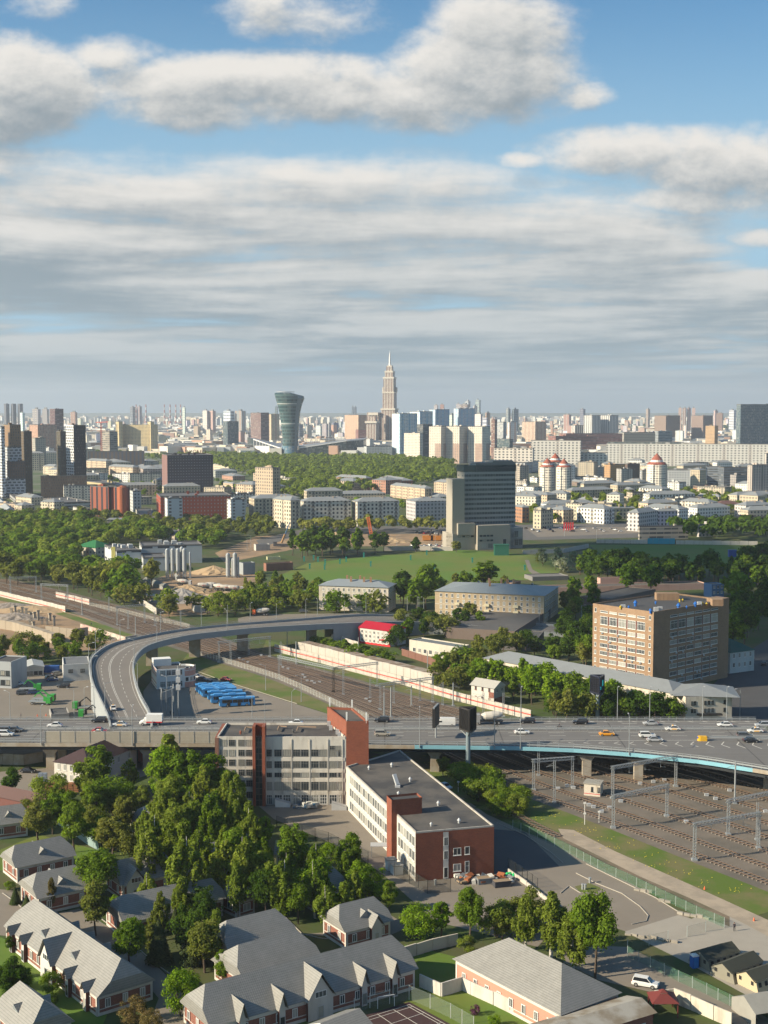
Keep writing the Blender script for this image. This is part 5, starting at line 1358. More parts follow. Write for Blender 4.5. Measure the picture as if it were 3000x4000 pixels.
cottage((2060,4003),(2449,3889),(2578,3950),'stained pale gabled workshop shed in the bottom right corner',ze=4.0,rh=1.0,kind='gable',dormers=0,wallkind='plain',rm=m_dirtyroof)
cottage(q2(860,905),q2(1000,1010),q2(1250,912),'pale roof corner of a low building at the bottom centre edge',rh=1.4,kind='gable',dormers=0,wins=False)
# ================================================================== MIDDLE DISTANCE
CREAM=(.66,.57,.43);PALE=(.70,.65,.55);BEIGE=(.58,.49,.36);PEACH=(.64,.49,.35);GREYW=(.56,.56,.55);WHITE=(.78,.77,.74)
MID=[
 # name, label, near-corner x, base y, top y, angle, left x, right x, facade, colour, roof, extra
 ('grey_tower',None) ,
]
def B_(label,cx,cy,top,a,xl,xr,fm='grid',col=CREAM,roof='hip',name='apartment_house',cat='apartment house',**k):
    return block(name,label,cat,cx,cy,top,a,xl,xr,fm,col,roof,group=k.pop('group',None),**k)
S=2.074
def w1(x):return x/S
# ---- stalin-era and other houses behind the meadow (read from the 750.. tile)
def t7(x):return 750+x/S
def y7(y):return 1750+y/S
def t15(x):return 1500+x/S
def y15(y):return 1500+y/S
def t22(x):return 2200+x/S
B_('cream seven-storey house with balconies, first in the front row left of the meadow',t7(800),y7(655),y7(425),52,t7(655),t7(880),'stalin',CREAM,chim=3)
B_('long pale house with balconies, second in the front row facing the building site',t7(905),y7(640),y7(432),75,t7(875),t7(1290),'stalin',PALE,chim=5)
B_('pale house with a white band of top balconies, third in the front row',t7(1340),y7(635),y7(435),72,t7(1298),t7(1680),'stalin',PALE,chim=5)
B_('lilac white house with small balconies at the right of the front row',t15(255),y15(1110),y15(950),70,t15(180),t15(552),'gridf',(.54,.50,.50),chim=4)
B_('grey beige house with pink base behind the front row on its left',t7(505),y7(560),y7(410),68,t7(462),t7(650),'stalin',BEIGE,chim=2,dR=45)
B_('peach seven-storey block with grey hipped roof left of the front row',t7(490),y7(445),y7(298),42,t7(353),t7(588),'stalin',PEACH,chim=3)
B_('terraced cream block with two rooftop cabins in front of the forest',t7(640),y7(310),y7(212),45,t7(497),t7(718),'gridf',(.56,.44,.32),roof='flat',extras=1)
B_('upper setback storeys of the terraced cream block in front of the forest',t7(655),y7(300),y7(165),45,t7(515),t7(718),'gridf',(.54,.42,.30),roof='flat',extras=3,Y=1325)
B_('low grey house with pale roof right of the terraced block',t7(735),y7(310),y7(270),75,t7(718),t7(850),'grid',BEIGE)
B_('long grey house with pale roof behind the front row centre',t7(600),y7(385),y7(325),78,t7(585),t7(860),'grid',BEIGE,chim=3)
B_('low pale house with grey roof left of the peach block',t7(330),y7(330),y7(290),60,t7(253),t7(355),'grid',PEACH)
B_('low red and cream house with grey roof behind the dark slab',t7(330),y7(262),y7(228),60,t7(243),t7(430),'grid',(.50,.28,.20),chim=3)
B_('cream house peeping out right of the dark slab',t7(300),y7(190),y7(142),60,t7(172),t7(370),'grid',CREAM)
B_('grey green house just right of the dark slab',t7(190),y7(240),y7(185),75,t7(172),t7(365),'grid',(.40,.42,.38))
B_('low house with grey roof at the foot of the peach block',t7(300),y7(390),y7(368),60,t7(212),t7(352),'grid',PEACH)
B_('small cream house with grey roof in the trees, centre',t7(1000),y7(405),y7(342),50,t7(887),t7(1050),'gridf',PEACH,chim=2)
B_('twin of the small cream house, further right behind the front row',t7(1130),y7(410),y7(345),45,t7(1050),t7(1170),'gridf',PEACH,chim=1)
B_('cream five-storey block with grey roof left of the red brick rows',t7(1305),y7(355),y7(270),45,t7(1152),t7(1402),'stalin',(.55,.45,.34),chim=2)
B_('long grey house with pale hipped roof in the centre of the quarter',t7(1190),y7(412),y7(372),78,t7(1170),t7(1568),'grid',BEIGE,chim=4)
B_('white and red brick house with grey roof, left one of the pair',t7(1410),y7(345),y7(245),45,t7(1165),t7(1458),'stalin',(.45,.22,.15),chim=4)
B_('white and red brick house with grey roof, right one of the pair',t7(1570),y7(375),y7(262),45,t7(1458),t7(1700),'stalin',(.46,.24,.17),chim=4)
B_('peach house with balconies behind the lilac house',t15(330),y15(950),y15(848),62,t15(52),t15(395),'stalin',PEACH,chim=4)
B_('small peach house left of the dark office tower',t15(540),y15(900),y15(800),50,t15(405),t15(600),'stalin',PEACH,chim=2)
B_('yellow cream low school with dormers behind the lilac house',t15(430),y15(955),y15(915),60,t15(180),t15(560),'grid',(.60,.52,.36),chim=2)
B_('red brown house with pale roof at the forest edge',t15(130),y15(880),y15(782),70,t15(-40),t15(235),'gridf',(.34,.16,.11),chim=3)
# ---- right of the dark office tower
B_('tan brick house with grey hipped roof beside the dark office tower',t15(1120),y15(1125),y15(1000),70,t15(1055),t15(1175),'grid',(.42,.22,.13),chim=1)
B_('long low peach house with grey roof right of the dark tower',t15(1320),y15(965),y15(900),48,t15(1058),t15(1400),'grid',PEACH,chim=3)
B_('cream flat roofed office with tall windows by the car park',t15(1270),y15(1175),y15(1030),45,t15(1207),t15(1370),'grid',(.55,.49,.36),roof='flat')
B_('cream school with a taller stair block behind the car park',t22(150),y15(1105),y15(975),55,t22(20),t22(205),'gridf',(.56,.50,.38),roof='flat')
B_('long low cream school wing with big windows and pale roof',t22(215),y15(1100),y15(1010),76,t22(205),t22(580),'gridf',(.50,.44,.33),roof='hip',chim=2)
B_('low cream wing linking the school and the car park',t15(1440),y15(1020),y15(1000),60,t15(1330),t15(1650),'grid',(.5,.46,.38),roof='hip')
B_('white five-storey house with blue grey hipped roof near the lawn',t22(610),y15(1195),y15(1045),40,t22(515),t22(765),'gridf',(.62,.58,.56),chim=1)
B_('lilac white long house with blue grey roof near the lawn',t22(765),y15(1150),y15(1030),72,t22(740),t22(925),'gridf',(.52,.50,.56),chim=3)
B_('beige three-storey office with flat roof in front of the white house',t22(618),y15(1262),y15(1160),80,t22(612),t22(1010),'strip',(.42,.37,.31),roof='flat',extras=1,name='office_building',cat='office building')
B_('small white kiosk house among dark trees at right',t22(1100),y15(1240),y15(1145),70,t22(1090),t22(1205),'grid',(.50,.46,.44),roof='flat')
B_('long black hall with small windows behind the dark trees',t22(1150),y15(1150),y15(1085),80,t22(1137),t22(1700),'dots',(.025,.025,.03),roof='flat',name='exhibition_hall',cat='hall')
B_('white palace-like house with grey roof at right edge',t22(1480),y15(1080),y15(985),60,t22(1387),t22(1700),'gridf',(.60,.55,.52),chim=4)
B_('maroon roofed low house with white dormers',t22(1200),y15(1000),y15(985),55,t22(890),t22(1260),'grid',(.50,.42,.30),rcol=(.16,.07,.06))
B_('brown roofed cream mansion right of the maroon house',t22(1260),y15(1035),y15(975),75,t22(1190),t22(1450),'gridf',(.50,.42,.27),rcol=(.17,.09,.07))
B_('long low house with grey roof in the green quarter, nearest left',t22(590),y15(930),y15(900),55,t22(245),t22(610),'grid',PEACH,chim=4)
B_('long low house with grey roof in the green quarter, nearest right',t22(910),y15(985),y15(940),52,t22(640),t22(935),'grid',PEACH,chim=3)
B_('long low house with grey roof in the green quarter, middle',t22(880),y15(915),y15(885),55,t22(615),t22(935),'grid',PEACH,chim=3)
B_('long low white house with pale roof in the green quarter',t22(1260),y15(950),y15(915),52,t22(1020),t22(1295),'grid',(.56,.50,.42),chim=3)
B_('low cream house with grey roof behind the school',t22(340),y15(985),y15(950),55,t22(120),t22(382),'grid',(.55,.47,.36),chim=3)
B_('long dark low house with pale roof below the white slab',t22(530),y15(895),y15(855),78,t22(62),t22(575),'grid',(.26,.19,.15),chim=5)
B_('white five-storey slab with green balconies',t22(350),y15(822),y15(765),50,t22(62),t22(398),'panel',WHITE,roof='flat',extras=4)
B_('tan flat roofed brick workshop left of the white panel tower',t22(1230),y15(890),y15(848),78,t22(1052),t22(1392),'strip',(.36,.21,.12),roof='flat',extras=3)
B_('grey office with dark top floor near the white panel tower',t22(1400),y15(870),y15(740),60,t22(1350),t22(1490),'grid',(.36,.33,.31),roof='flat',name='office_building',cat='office building')
# panel towers
B_('white and orange panel block of nine floors behind the round towers',t15(1600),y15(745),y15(665),70,t15(1520),t15(1640),'panel',(.55,.45,.36),roof='flat')
B_('grey white panel block of nine floors, second of three',t22(270),y15(755),y15(675),70,t22(245),t22(370),'panel',(.52,.48,.44),roof='flat')
B_('grey white panel block of nine floors, with green balconies',t22(470),y15(820),y15(690),70,t22(430),t22(562),'panel',(.52,.50,.46),roof='flat')
B_('orange brick office with satellite dishes on its roof',t22(380),y15(790),y15(655),55,t22(330),t22(500),'grid',(.52,.31,.15),roof='flat',name='office_building',cat='office building')
B_('dark brown windowless block beside the orange office',t22(520),y15(770),y15(650),70,t22(490),t22(620),'grid',(.15,.10,.075),roof='flat')
B_('white panel block with blue balconies behind the round tower',t22(640),y15(845),y15(700),60,t22(618),t22(680),'panel',(.50,.50,.52),roof='flat')
B_('long grey office slab with window grid right of the round tower',t22(1080),y15(825),y15(700),15,t22(838),t22(1165),'grid',(.42,.44,.46),roof='flat',dR=35,name='office_building',cat='office building')
B_('dark grey office wing behind the grid slab',t22(1260),y15(820),y15(675),15,t22(1165),t22(1340),'strip',(.22,.25,.29),roof='flat',dR=35,name='office_building',cat='office building')
B_('dark blue grey office complex further right',t22(1300),y15(830),y15(680),80,t22(1255),t22(1490),'strip',(.14,.16,.19),roof='flat',name='office_building',cat='office building')
B_('tall white and beige panel tower at the right edge',t22(1525),y15(960),y15(660),68,t22(1488),t22(1622),'panel',(.58,.50,.44),roof='flat',extras=3,dR=24)
B_('tall pale panel tower cut by the right picture edge',t22(1640),y15(935),y15(565),68,t22(1625),t22(1720),'panel',(.56,.50,.46),roof='flat')
B_('brown panel block beside the dark tower, upper one',t15(1100),y15(790),y15(665),60,t15(1040),t15(1172),'panel',(.50,.42,.34),roof='flat')
B_('white panel block with red balconies beside the dark tower',t15(1150),y15(862),y15(790),50,t15(1058),t15(1182),'panel',(.56,.50,.44),roof='flat')
B_('low white slab behind the twin round towers',t15(1240),y15(800),y15(760),60,t15(1180),t15(1262),'panel',WHITE,roof='flat')
B_('white slab with tall windows left of the round towers',t15(1140),y15(725),y15(640),20,t15(1010),t15(1250),'slab',(.60,.60,.60),roof='flat')
B_('low white house right of the twin round towers',t15(1560),y15(800),y15(755),50,t15(1515),t15(1700),'panel',WHITE,roof='flat')
# ---- round towers with red roofs
def round_tower(label,cx,cy,top,pxr,ztop2):
    C=P(cx,cy);ht=zat(C.y,top);r=pxr/F*C.y;t=thing('round_tower',label,'apartment tower',(C.x,C.y,0),0,'round towers with red roofs')
    m=FM['balc']();q=MB();n=24
    for i in range(n):
        a0,a1=2*pi*i/n,2*pi*(i+1)/n;rr_=r*(1 if (i // 2) % 2 else .9);u=i*2*pi*r/n;w_=2*pi*r/n
        q.face([(rr_*cos(a0),rr_*sin(a0),0),(rr_*cos(a1),rr_*sin(a1),0),(rr_*cos(a1),rr_*sin(a1),ht),(rr_*cos(a0),rr_*sin(a0),ht)],0,[(u,0),(u+w_,0),(u+w_,ht),(u,ht)])
        a2=a1;r2=r*(1 if ((i+1) // 2) % 2 else .9)
        if r2 != rr_:q.face([(rr_*cos(a2),rr_*sin(a2),0),(r2*cos(a2),r2*sin(a2),0),(r2*cos(a2),r2*sin(a2),ht),(rr_*cos(a2),rr_*sin(a2),ht)],0)
    q.build('wall',m,t,color=(.82,.75,.65))
    q=MB();mr=mat('red_tile_roof',(.32,.10,.065),.7,var=.1)
    q.tube((0,0,ht),(0,0,ht+r*.22),r*.98,r*.74,16);q.tube((0,0,ht+r*.22),(0,0,ht+r*.42),r*.6,r*.58,16,1);q.tube((0,0,ht+r*.42),(0,0,ht+r*.85),r*.58,r*.22,16);q.tube((0,0,ht+r*.85),(0,0,ht+r*1.05),r*.2,r*.05,12)
    q.build('roof',[mr,m_white],t);q=MB();q.tube((0,0,ht+r*1.0),(0,0,ht+r*1.5),.3,.1,6);q.build('spire',m_grey,t)
round_tower('round white tower with red stepped roof, rear one of the left pair',t15(1385),y15(885),y15(630),66/S,0)
round_tower('round white tower with red roof, left front of the pair',t15(1322),y15(890),y15(670),66/S,0)
round_tower('round white tower with red roof, right front of the pair',t15(1455),y15(905),y15(672),64/S,0)
round_tower('lone round white tower with stepped red roof further right',t22(755),y15(850),y15(650),84/S,0)

# ---- dark office tower with beige podium
C=P(1813,2144);ht=zat(C.y,1842);aa=radians(73)
pts=rect(C,aa,14,1);fl=solve(C,Vector((sin(aa),cos(aa))),2012);pts=rect(C,aa,15,fl)
t=thing('office_tower','dark grey seventeen-storey office tower with beige side wall and beige podium','office tower',(C.x,C.y,0));o=C.xy
mtow=facade('facade_office_tower',2.1,3.45,.04,.96,.42,.92,glass=(.07,.08,.08),curtain=.10,objcol=False,col=(.38,.37,.345),dirt=.06,rough=.2)
mstone=facade('facade_beige_side',8.5,3.45,.30,.62,.45,.75,glass=(.04,.05,.05),objcol=False,col=(.37,.335,.28),curtain=.1,dirt=.05)
q=MB()
for i in range(4):q.wall(pts[i]-o,pts[(i+1) % 4]-o,13,ht,0 if i in (0,2) else 1,vz=13)
q.face([(*(p-o),ht) for p in pts],1,[(0,0)]*4);q.build('wall',[mtow,mstone],t)
m_beige=stained('beige_stone',(.36,.325,.27),(.27,.24,.20),.3,.4);m_tglass=mat('green_glass',(.06,.085,.08),.15,spec=.8)
q=MB();nrm=(pts[1]-pts[0]).normalized();k=[pts[0]-nrm*.6,pts[1]+nrm*.4,pts[2]+nrm*.4,pts[3]-nrm*.6]
for i in range(4):q.wall(k[i]-o,k[(i+1) % 4]-o,ht-.2,ht+4.5)
q.build('crown_glazing',m_tglass,t)
q=MB();q.prism([pts[0].lerp(pts[1],.22)-o,pts[1]-o,pts[2]-o,pts[3].lerp(pts[2],.22)-o],ht,ht+6.3);q.prism([pts[0].lerp(pts[1],.55)-o,pts[1].lerp(pts[0],.05)-o,pts[2]-o,pts[3].lerp(pts[2],.55)-o],ht+6.3,ht+7.5);q.build('roof_housing',mat('tower_cap',(.24,.23,.22),.8),t)
cp=P(1768,2150);e=(pts[1]-pts[0]).normalized();n_=(pts[3]-pts[0]).normalized()
x0p=Vector((cp.x,cp.y));L0_=solve(cp,e,1990);L1_=solve(cp,e,2042)
def pod(nm,a,b,d0,d1,z0,z1,m):q=MB();A_=x0p+e*a+n_*d0;B2=x0p+e*b+n_*d0;q.prism([A_-o,B2-o,B2+n_*(d1-d0)-o,A_+n_*(d1-d0)-o],z0,z1,bottom=True);return q.build(nm,m,t)
pod('podium',0,L0_*.92,.1,22,0,12,m_beige);pod('podium',L0_*.40,L0_*.98,-4,22,0,zat(C.y,2049),m_beige);pod('podium',L0_*.98,L1_,0,22,0,zat(C.y,2062),mat('grey_stone',(.36,.35,.33),.8,var=.05))
pod('side_tower',0,L0_*.215,1,14,0,ht-5,m_beige);pod('bay',L0_*.08,L0_*.38,-1.5,3,zat(C.y,2085),zat(C.y,2040),m_beige)
a_,b_=x0p+n_*1,x0p+e*L0_*.4+n_*1
windows(t,x0p+n_*-.0,x0p+e*L0_*.4-n_*.0,(9.2,),frac(4,.2,.95),2.0,1.2,1,1,.1,m_black,False)
fa,fb=x0p+e*L0_*.40-n_*4,x0p+e*L0_*.98-n_*4
windows(t,fa,fb,(6.2,9.6),frac(4,.05,.48),2.2,1.3,1,1,.1,m_black,False);windows(t,fa,fb,(1.2,),frac(2,.10,.48),3.6,3.4,2,2,.1,m_grey,False);windows(t,fa,fb,(3.0,),[.82],2.6,4.5,1,1,.1,m_grey,False)
windows(t,fa,fb,(2.6,8.6),[1.18,1.30],3.4,4.6,2,3,.15,m_grey,False)
# ---- black slab with rooftop letters, red brick base
t,pts,ht=block('office_slab','black windowed office slab with violet end wall and rooftop lettering','office building',655,1945,1780,74,634,834,'dots',(.045,.035,.050),'flat',wcol=None,extras=5)
for ch in t.children:
    if ch.name.startswith('wall'):
        vm=mat('violet_cladding',(.24,.14,.13),.7,var=.05);ch.data.materials[1]=vm
        for pi_,poly in enumerate(ch.data.polygons):
            if pi_ in (1,3):poly.material_index=1
fc=bpy.data.curves.new('roof_sign','FONT');fc.body='\u042d\u041a\u0421\u041c\u041e';fc.size=6.6;fc.extrude=.3;fc.materials.append(mat('sign_maroon',(.16,.03,.04),.6))
pc=pts[0].lerp(pts[1],.38);so=link('roof_sign',fc,t,(pc.x-t.location.x,pc.y-t.location.y-.6,ht+1.6));so.rotation_euler=(pi/2,0,radians(16))
B_('red brick office base with grey core below the black slab',628,2032,1941,76,612,905,'dots',(.30,.065,.035),roof='flat',name='office_building',cat='office building',extras=3)
B_('white panel slab with red balconies in front of the red base',655,2058,1948,72,645,714,'blank',(.62,.63,.64),roof='flat',extras=2)
B_('white panel slab right of the red brick base',903,2038,1953,64,887,960,'blank',(.60,.61,.61),roof='flat',extras=2)
# ---- twin red brick halls of residence with round stair
B_('red brick high-rise of fins and dark glazing, left half',425,2020,1904,40,354,462,'fins',(.28,.085,.05),roof='flat',name='residence_tower',cat='apartment tower')
rt_=B_('red brick high-rise of fins and dark glazing, right half',480,2024,1906,40,446,509,'fins',(.29,.09,.05),roof='flat',name='residence_tower',cat='apartment tower')
p=P(478,2026);q=MB();q.tube((0,0,0),(0,0,zat(p.y,1902)),4.2,4.2,14);q.build('stair_cylinder',mat('orange_brick',(.42,.13,.06),.8,var=.1),rt_[0],p-rt_[0].location)
B_('white windowless hall right of the red brick residence',520,2000,1920,72,508,552,'grid',(.55,.55,.54),roof='flat')
B_('yellow low school behind the red residence',470,1930,1896,55,325,545,'grid',(.52,.42,.24),roof='flat',extras=4)
# ---- modern black, white and brown towers on the left
B_('tall brown grid tower in the left high-rise group',44,1962,1661,62,20,87,'stagb',(.30,.19,.11),roof='flat',name='residential_tower',cat='apartment tower',Y=1540)
B_('white clad lower half around the tall brown tower',42,1950,1748,62,19,88,'stag',(.62,.63,.64),roof='flat',name='residential_tower',cat='apartment tower',Y=1536)
B_('dark brown tower behind the tall brown one',100,1962,1687,62,86,129,'stagb',(.13,.095,.06),roof='flat',name='residential_tower',cat='apartment tower',Y=1575)
B_('slanted white tower cut by the left picture edge',10,1962,1668,60,-30,24,'stag',(.64,.65,.66),roof='flat',name='residential_tower',cat='apartment tower',Y=1500)
B_('brown mid-rise block on the white podium',30,1955,1805,74,25,101,'stagb',(.17,.105,.075),dL=18,roof='flat',name='residential_block',cat='apartment house',Y=1520)
B_('low white podium with staggered windows at the left edge',-60,1942,1873,76,-90,101,'stag',(.60,.61,.62),roof='flat',name='residential_block',cat='apartment house',Y=1505)
B_('beige old tower with small windows left of the black towers',140,1837,1712,45,128,159,'grid',(.42,.39,.33),roof='flat',name='residential_tower',cat='apartment tower',dR=20)
B_('slim dark tower with gold frame behind the black and white one',240,1925,1687,50,224,264,'stagb',(.10,.085,.06),roof='flat',name='residential_tower',cat='apartment tower',Y=1600)
t,pts,ht=B_('black tower with white staggered side wall on the left',292,1941,1663,50,262,339,'stagb',(.025,.03,.035),roof='flat',name='residential_tower',cat='apartment tower',Y=1555,fm2=None)
for ch in t.children:
    if ch.name.startswith('wall'):
        q=MB();cen=t.location.xy;a_,b_=pts[3]-cen,pts[0]-cen;d=(b_-a_).normalized();nr=Vector((d.y,-d.x))*.15;q.wall(a_+nr,b_+nr,0,ht+.9);sw=q.build('side_wall',FM['stag'](),t,color=(.64,.65,.66));break
B_('long brown grid podium below the black tower',160,1942,1861,76,152,341,'stagb',(.155,.105,.075),roof='flat',name='residential_block',cat='apartment house',Y=1512)

# ---- low sheds and houses on the left
B_('long low white warehouse row behind the trees at left',250,1985,1965,60,160,355,'strip',(.5,.49,.47),roof='flat',name='warehouse',cat='warehouse',extras=3)
B_('grey flat warehouse at the far left behind trees',60,1965,1948,70,-20,130,'strip',(.42,.42,.42),roof='flat',name='warehouse',cat='warehouse')
B_('grey arched storehouse roof at the left edge',20,2010,1995,70,-40,58,'strip',(.48,.48,.46),roof='gable',rcol=(.36,.38,.38),name='warehouse',cat='warehouse')
B_('small white shed left of the red residence',330,2010,1990,60,285,352,'grid',(.58,.56,.52),roof='flat',name='warehouse',cat='warehouse')
B_('long grey roofed house deep in the left trees',420,2052,2030,78,308,502,'grid',(.38,.33,.28),roof='hip')
B_('low cream service house behind the trees left of the white slab',560,2040,2026,76,530,625,'grid',(.5,.47,.4),roof='flat')
B_('dark roofed house with red balconies under the trees',695,2115,2092,45,628,750,'panel',(.5,.42,.34),roof='gable',rcol=(.09,.095,.10),chim=4)
# ---- white factory and green roofed house
ft_=block('factory_building','white factory block with yellow corner strip left of the silos','factory',456,2224,2155,68,410,552,'works',(.56,.57,.57),'flat',extras=5)
block('factory_building','long grey white factory block behind the silos','factory',555,2205,2136,76,545,790,'works',(.50,.52,.52),'flat',extras=6)
block('factory_building','lower white loading hall of the factory','factory',560,2232,2182,76,550,650,'works',(.46,.48,.49),'flat',extras=0)
for ch in COL.objects:
    pass
p=P(444,2222);q=MB();q.box(-1.2,-.6,0,1.2,.6,14);q.build('yellow_strip',mat('yellow_cladding',(.55,.50,.16),.7),ft_[0],p-ft_[0].location)
B_('long house with bright green mansard roof left of the factory',374,2184,2140,35,297,445,'warm',(.50,.47,.38),roof='hip',rcol=(.03,.17,.055),rh=4)

# ---- ordinary houses that fill the quarters between the ones above
rq=random.Random(5)
TAKEN=[(o.location.x,o.location.y) for o in COL.objects if o.parent is None and o.get('label') and 1000 < o.location.y < 2400]
HC=[('cream',CREAM),('pale',PALE),('peach',PEACH),('white',WHITE),('beige',BEIGE)]
for (x0,x1,y0,y1,n,s0,s1,reg) in [(150,640,1855,1965,16,12,17,'left of the black slab'),(2060,3000,1925,2050,26,9,14,'in the low quarter at right'),(840,1220,1890,1990,6,12,17,'before the wood'),(2020,3000,1850,1915,18,12,26,'below the long white slab'),
                                         (0,340,1770,1840,8,15,30,'behind the left towers'),(560,1000,1735,1785,12,14,20,'behind the black slab'),(1940,2400,2025,2045,4,9,13,'near the school'),(60,560,1965,2010,6,6,9,'among the left sheds')]:
    k=0;tries=0
    while k < n and tries < 400:
        tries += 1;px,py=rq.uniform(x0,x1),rq.uniform(y0,y1);g=P(px,py)
        if any(hypot(g.x-a,(g.y-b)*.55) < 30 for a,b in TAKEN):continue
        TAKEN.append((g.x,g.y));k += 1;cn_,cc_=rq.choice(HC);hgt=rq.uniform(s0,s1);a_=rq.choice((30,48,62,74));fl=rq.random() < .3
        t_,_p,_h=block('apartment_house','%s %s house %s' % (cn_,'flat roofed' if fl else 'grey roofed',reg),'apartment house',px,py,0,a_,0,0,rq.choice(('stalin','gridf','grid')) if not fl else 'panel',cc_,'flat' if fl else 'hip',h=hgt,dL=rq.uniform(14,40) if a_ < 50 else 14,dR=14 if a_ < 50 else rq.uniform(25,60),chim=0 if fl else 2,group='ordinary houses of the quarters',extras=2)
# ================================================================== LANDMARKS
# goblet shaped glass tower
bp=P(1131,1783);Yc=bp.y;sc=Yc/F
prof=[(1790,1102,1164),(1760,1103,1163),(1742,1103,1164),(1712,1104,1166),(1655,1099,1169),(1610,1092,1174),(1577,1084,1182),(1554,1077,1190),(1540,1074,1188),(1534,1075,1172)]
q=MB();rings=[];N=40
for j,(py,xl,xr) in enumerate(prof):
    z=max(0,zat(Yc,py));hw=(xr-xl)/2*sc;cx=((xl+xr)/2-1131)*sc;ring=[]
    for i in range(N):
        a=2*pi*i/N;zz=z
        if j >= 7:zz=z-max(0,cos(a)) ** 2*(j-6)*2.0
        ring.append((cx+hw*cos(a),hw*.8*sin(a),zz))
    rings.append(ring)
for j in range(len(rings)-1):
    for i in range(N):
        i2=(i+1) % N;m_=0 if rings[j][0][2] > 22 else 1
        if i in (34,35,36):m_=2
        r_=hypot(*rings[j][i][:2]);u0,u1=i*3.6,(i+1)*3.6
        q.face([rings[j][i],rings[j][i2],rings[j+1][i2],rings[j+1][i]],m_,[(u0,rings[j][i][2]),(u1,rings[j][i2][2]),(u1,rings[j+1][i2][2]),(u0,rings[j+1][i][2])])
q.face(rings[-1],2)
gt=thing('goblet_tower','dark teal glass tower flaring upwards like a goblet beside the stadium','office tower',(bp.x,Yc,0))
m_teal=facade('facade_teal',3.6,7.4,.03,.97,.30,.92,glass=(.022,.055,.062),objcol=False,col=(.085,.15,.15),curtain=.12,dirt=.05,rough=.15)
m_tealb=facade('facade_teal_base',3.6,3.7,.03,.97,.10,.94,glass=(.06,.16,.25),objcol=False,col=(.16,.28,.38),curtain=.3,dirt=.05,rough=.12)
m_tealr=facade('facade_teal_rib',1.2,60,.2,.8,.0,1,glass=(.16,.21,.23),objcol=False,col=(.05,.08,.09),curtain=0,dirt=.05,rough=.1)
q.build('glass_shell',[m_teal,m_tealb,m_tealr],gt)
for py in (1577,1655):
    z=zat(Yc,py);k=[i for i,p_ in enumerate(prof) if p_[0] == py][0];q=MB();R0=rings[k]
    for i in range(N):
        a,b=R0[i],R0[(i+1) % N]
        if i in (34,35,36):continue
        s_=1.008;q.face([(a[0]*s_,a[1]*s_,z-1.2),(b[0]*s_,b[1]*s_,z-1.2),(b[0]*s_,b[1]*s_,z+1.4),(a[0]*s_,a[1]*s_,z+1.4)])
    q.build('pale_band',mat('pale_band',(.42,.45,.43),.6),gt)
q=MB();q.tube((-8,0,zat(Yc,1532)),(-8,0,zat(Yc,1530)),20,20,20);q.build('helipad',m_ltgrey,gt)
# stadium wings
m_sr=mat('stadium_roof',(.30,.31,.33),.4,.3,var=.08,scale=.05);m_sg=facade('facade_stadium',11,70,.12,.94,.0,1,glass=(.06,.07,.08),objcol=False,col=(.42,.43,.45),curtain=0,dirt=.05,rough=.2)
m_sd=facade('facade_stadium_dark',3,3.5,.04,.96,.06,.94,glass=(.02,.04,.045),objcol=False,col=(.07,.10,.11),curtain=.2,dirt=.05,rough=.12)
def wedge(name,label,x0,y0,x1,y1,xb0,yb0,xb1,yb1,Yd0,Yd1,Yb,m,cat='stadium'):
    """front wall between (x0 top y0) and (x1 top y1), roof rising to a rear edge"""
    a,b=PY(x0,y0,Yd0),PY(x1,y1,Yd1);c,d=PY(xb1,yb1,Yb),PY(xb0,yb0,Yb)
    t=thing(name,label,cat,(a.x,a.y,0));o=Vector((a.x,a.y,0));q=MB()
    L=(b-a).length
    q.face([(0,0,0),(b.x-o.x,b.y-o.y,0),b-o,a-o],0,[(0,0),(L,0),(L,b.z),(0,a.z)]);q.build('glass_wall',m,t)
    q=MB();q.face([a-o,b-o,c-o,d-o]);q.face([(b.x-o.x,b.y-o.y,0),(c.x-o.x,c.y-o.y,0),c-o,b-o],1);q.face([(d.x-o.x,d.y-o.y,0),(0,0,0),a-o,d-o],1);q.face([(c.x-o.x,c.y-o.y,0),(d.x-o.x,d.y-o.y,0),d-o,c-o],1)
    q.build('roof',[m_sr,m_sd],t);
    q=MB();q.bar(a-o,b-o,1.5,2.2);q.bar(b-o,c-o,1.2,1.5);q.build('roof_beam',m_white,t);return t
wedge('stadium_wing','left stadium stand with sloping pale roof and white columns behind the goblet tower',990,1716,1098,1752,966,1707,1106,1735,2960,2890,3060,m_sg)
wedge('stadium_wing','right stadium stand with dark glass wall rising to the right',1166,1750,1353,1722,1166,1738,1353,1718,2890,2900,3060,m_sd)
wedge('stadium_corner','dark curved glass corner of the stadium leaning outwards',1353,1722,1420,1716,1353,1716,1432,1710,2900,2930,3060,m_sd)
mt=thing('floodlight_mast','stadium roof trusses with white zigzag pylons','truss',PY(1250,1728,3040))
q=MB();o=mt.location
for k in range(8):x=1075+k*22;q.bar(PY(x,1737,3040)-o,PY(x+9,1716,3040)-o,1.2);q.bar(PY(x+9,1716,3040)-o,PY(x+22,1737,3040)-o,1.2)
for k in range(9):x=1215+k*17;q.bar(PY(x,1736,3030)-o,PY(x,1706,3030)-o,1.0)
q.build('truss',m_ltgrey,mt)
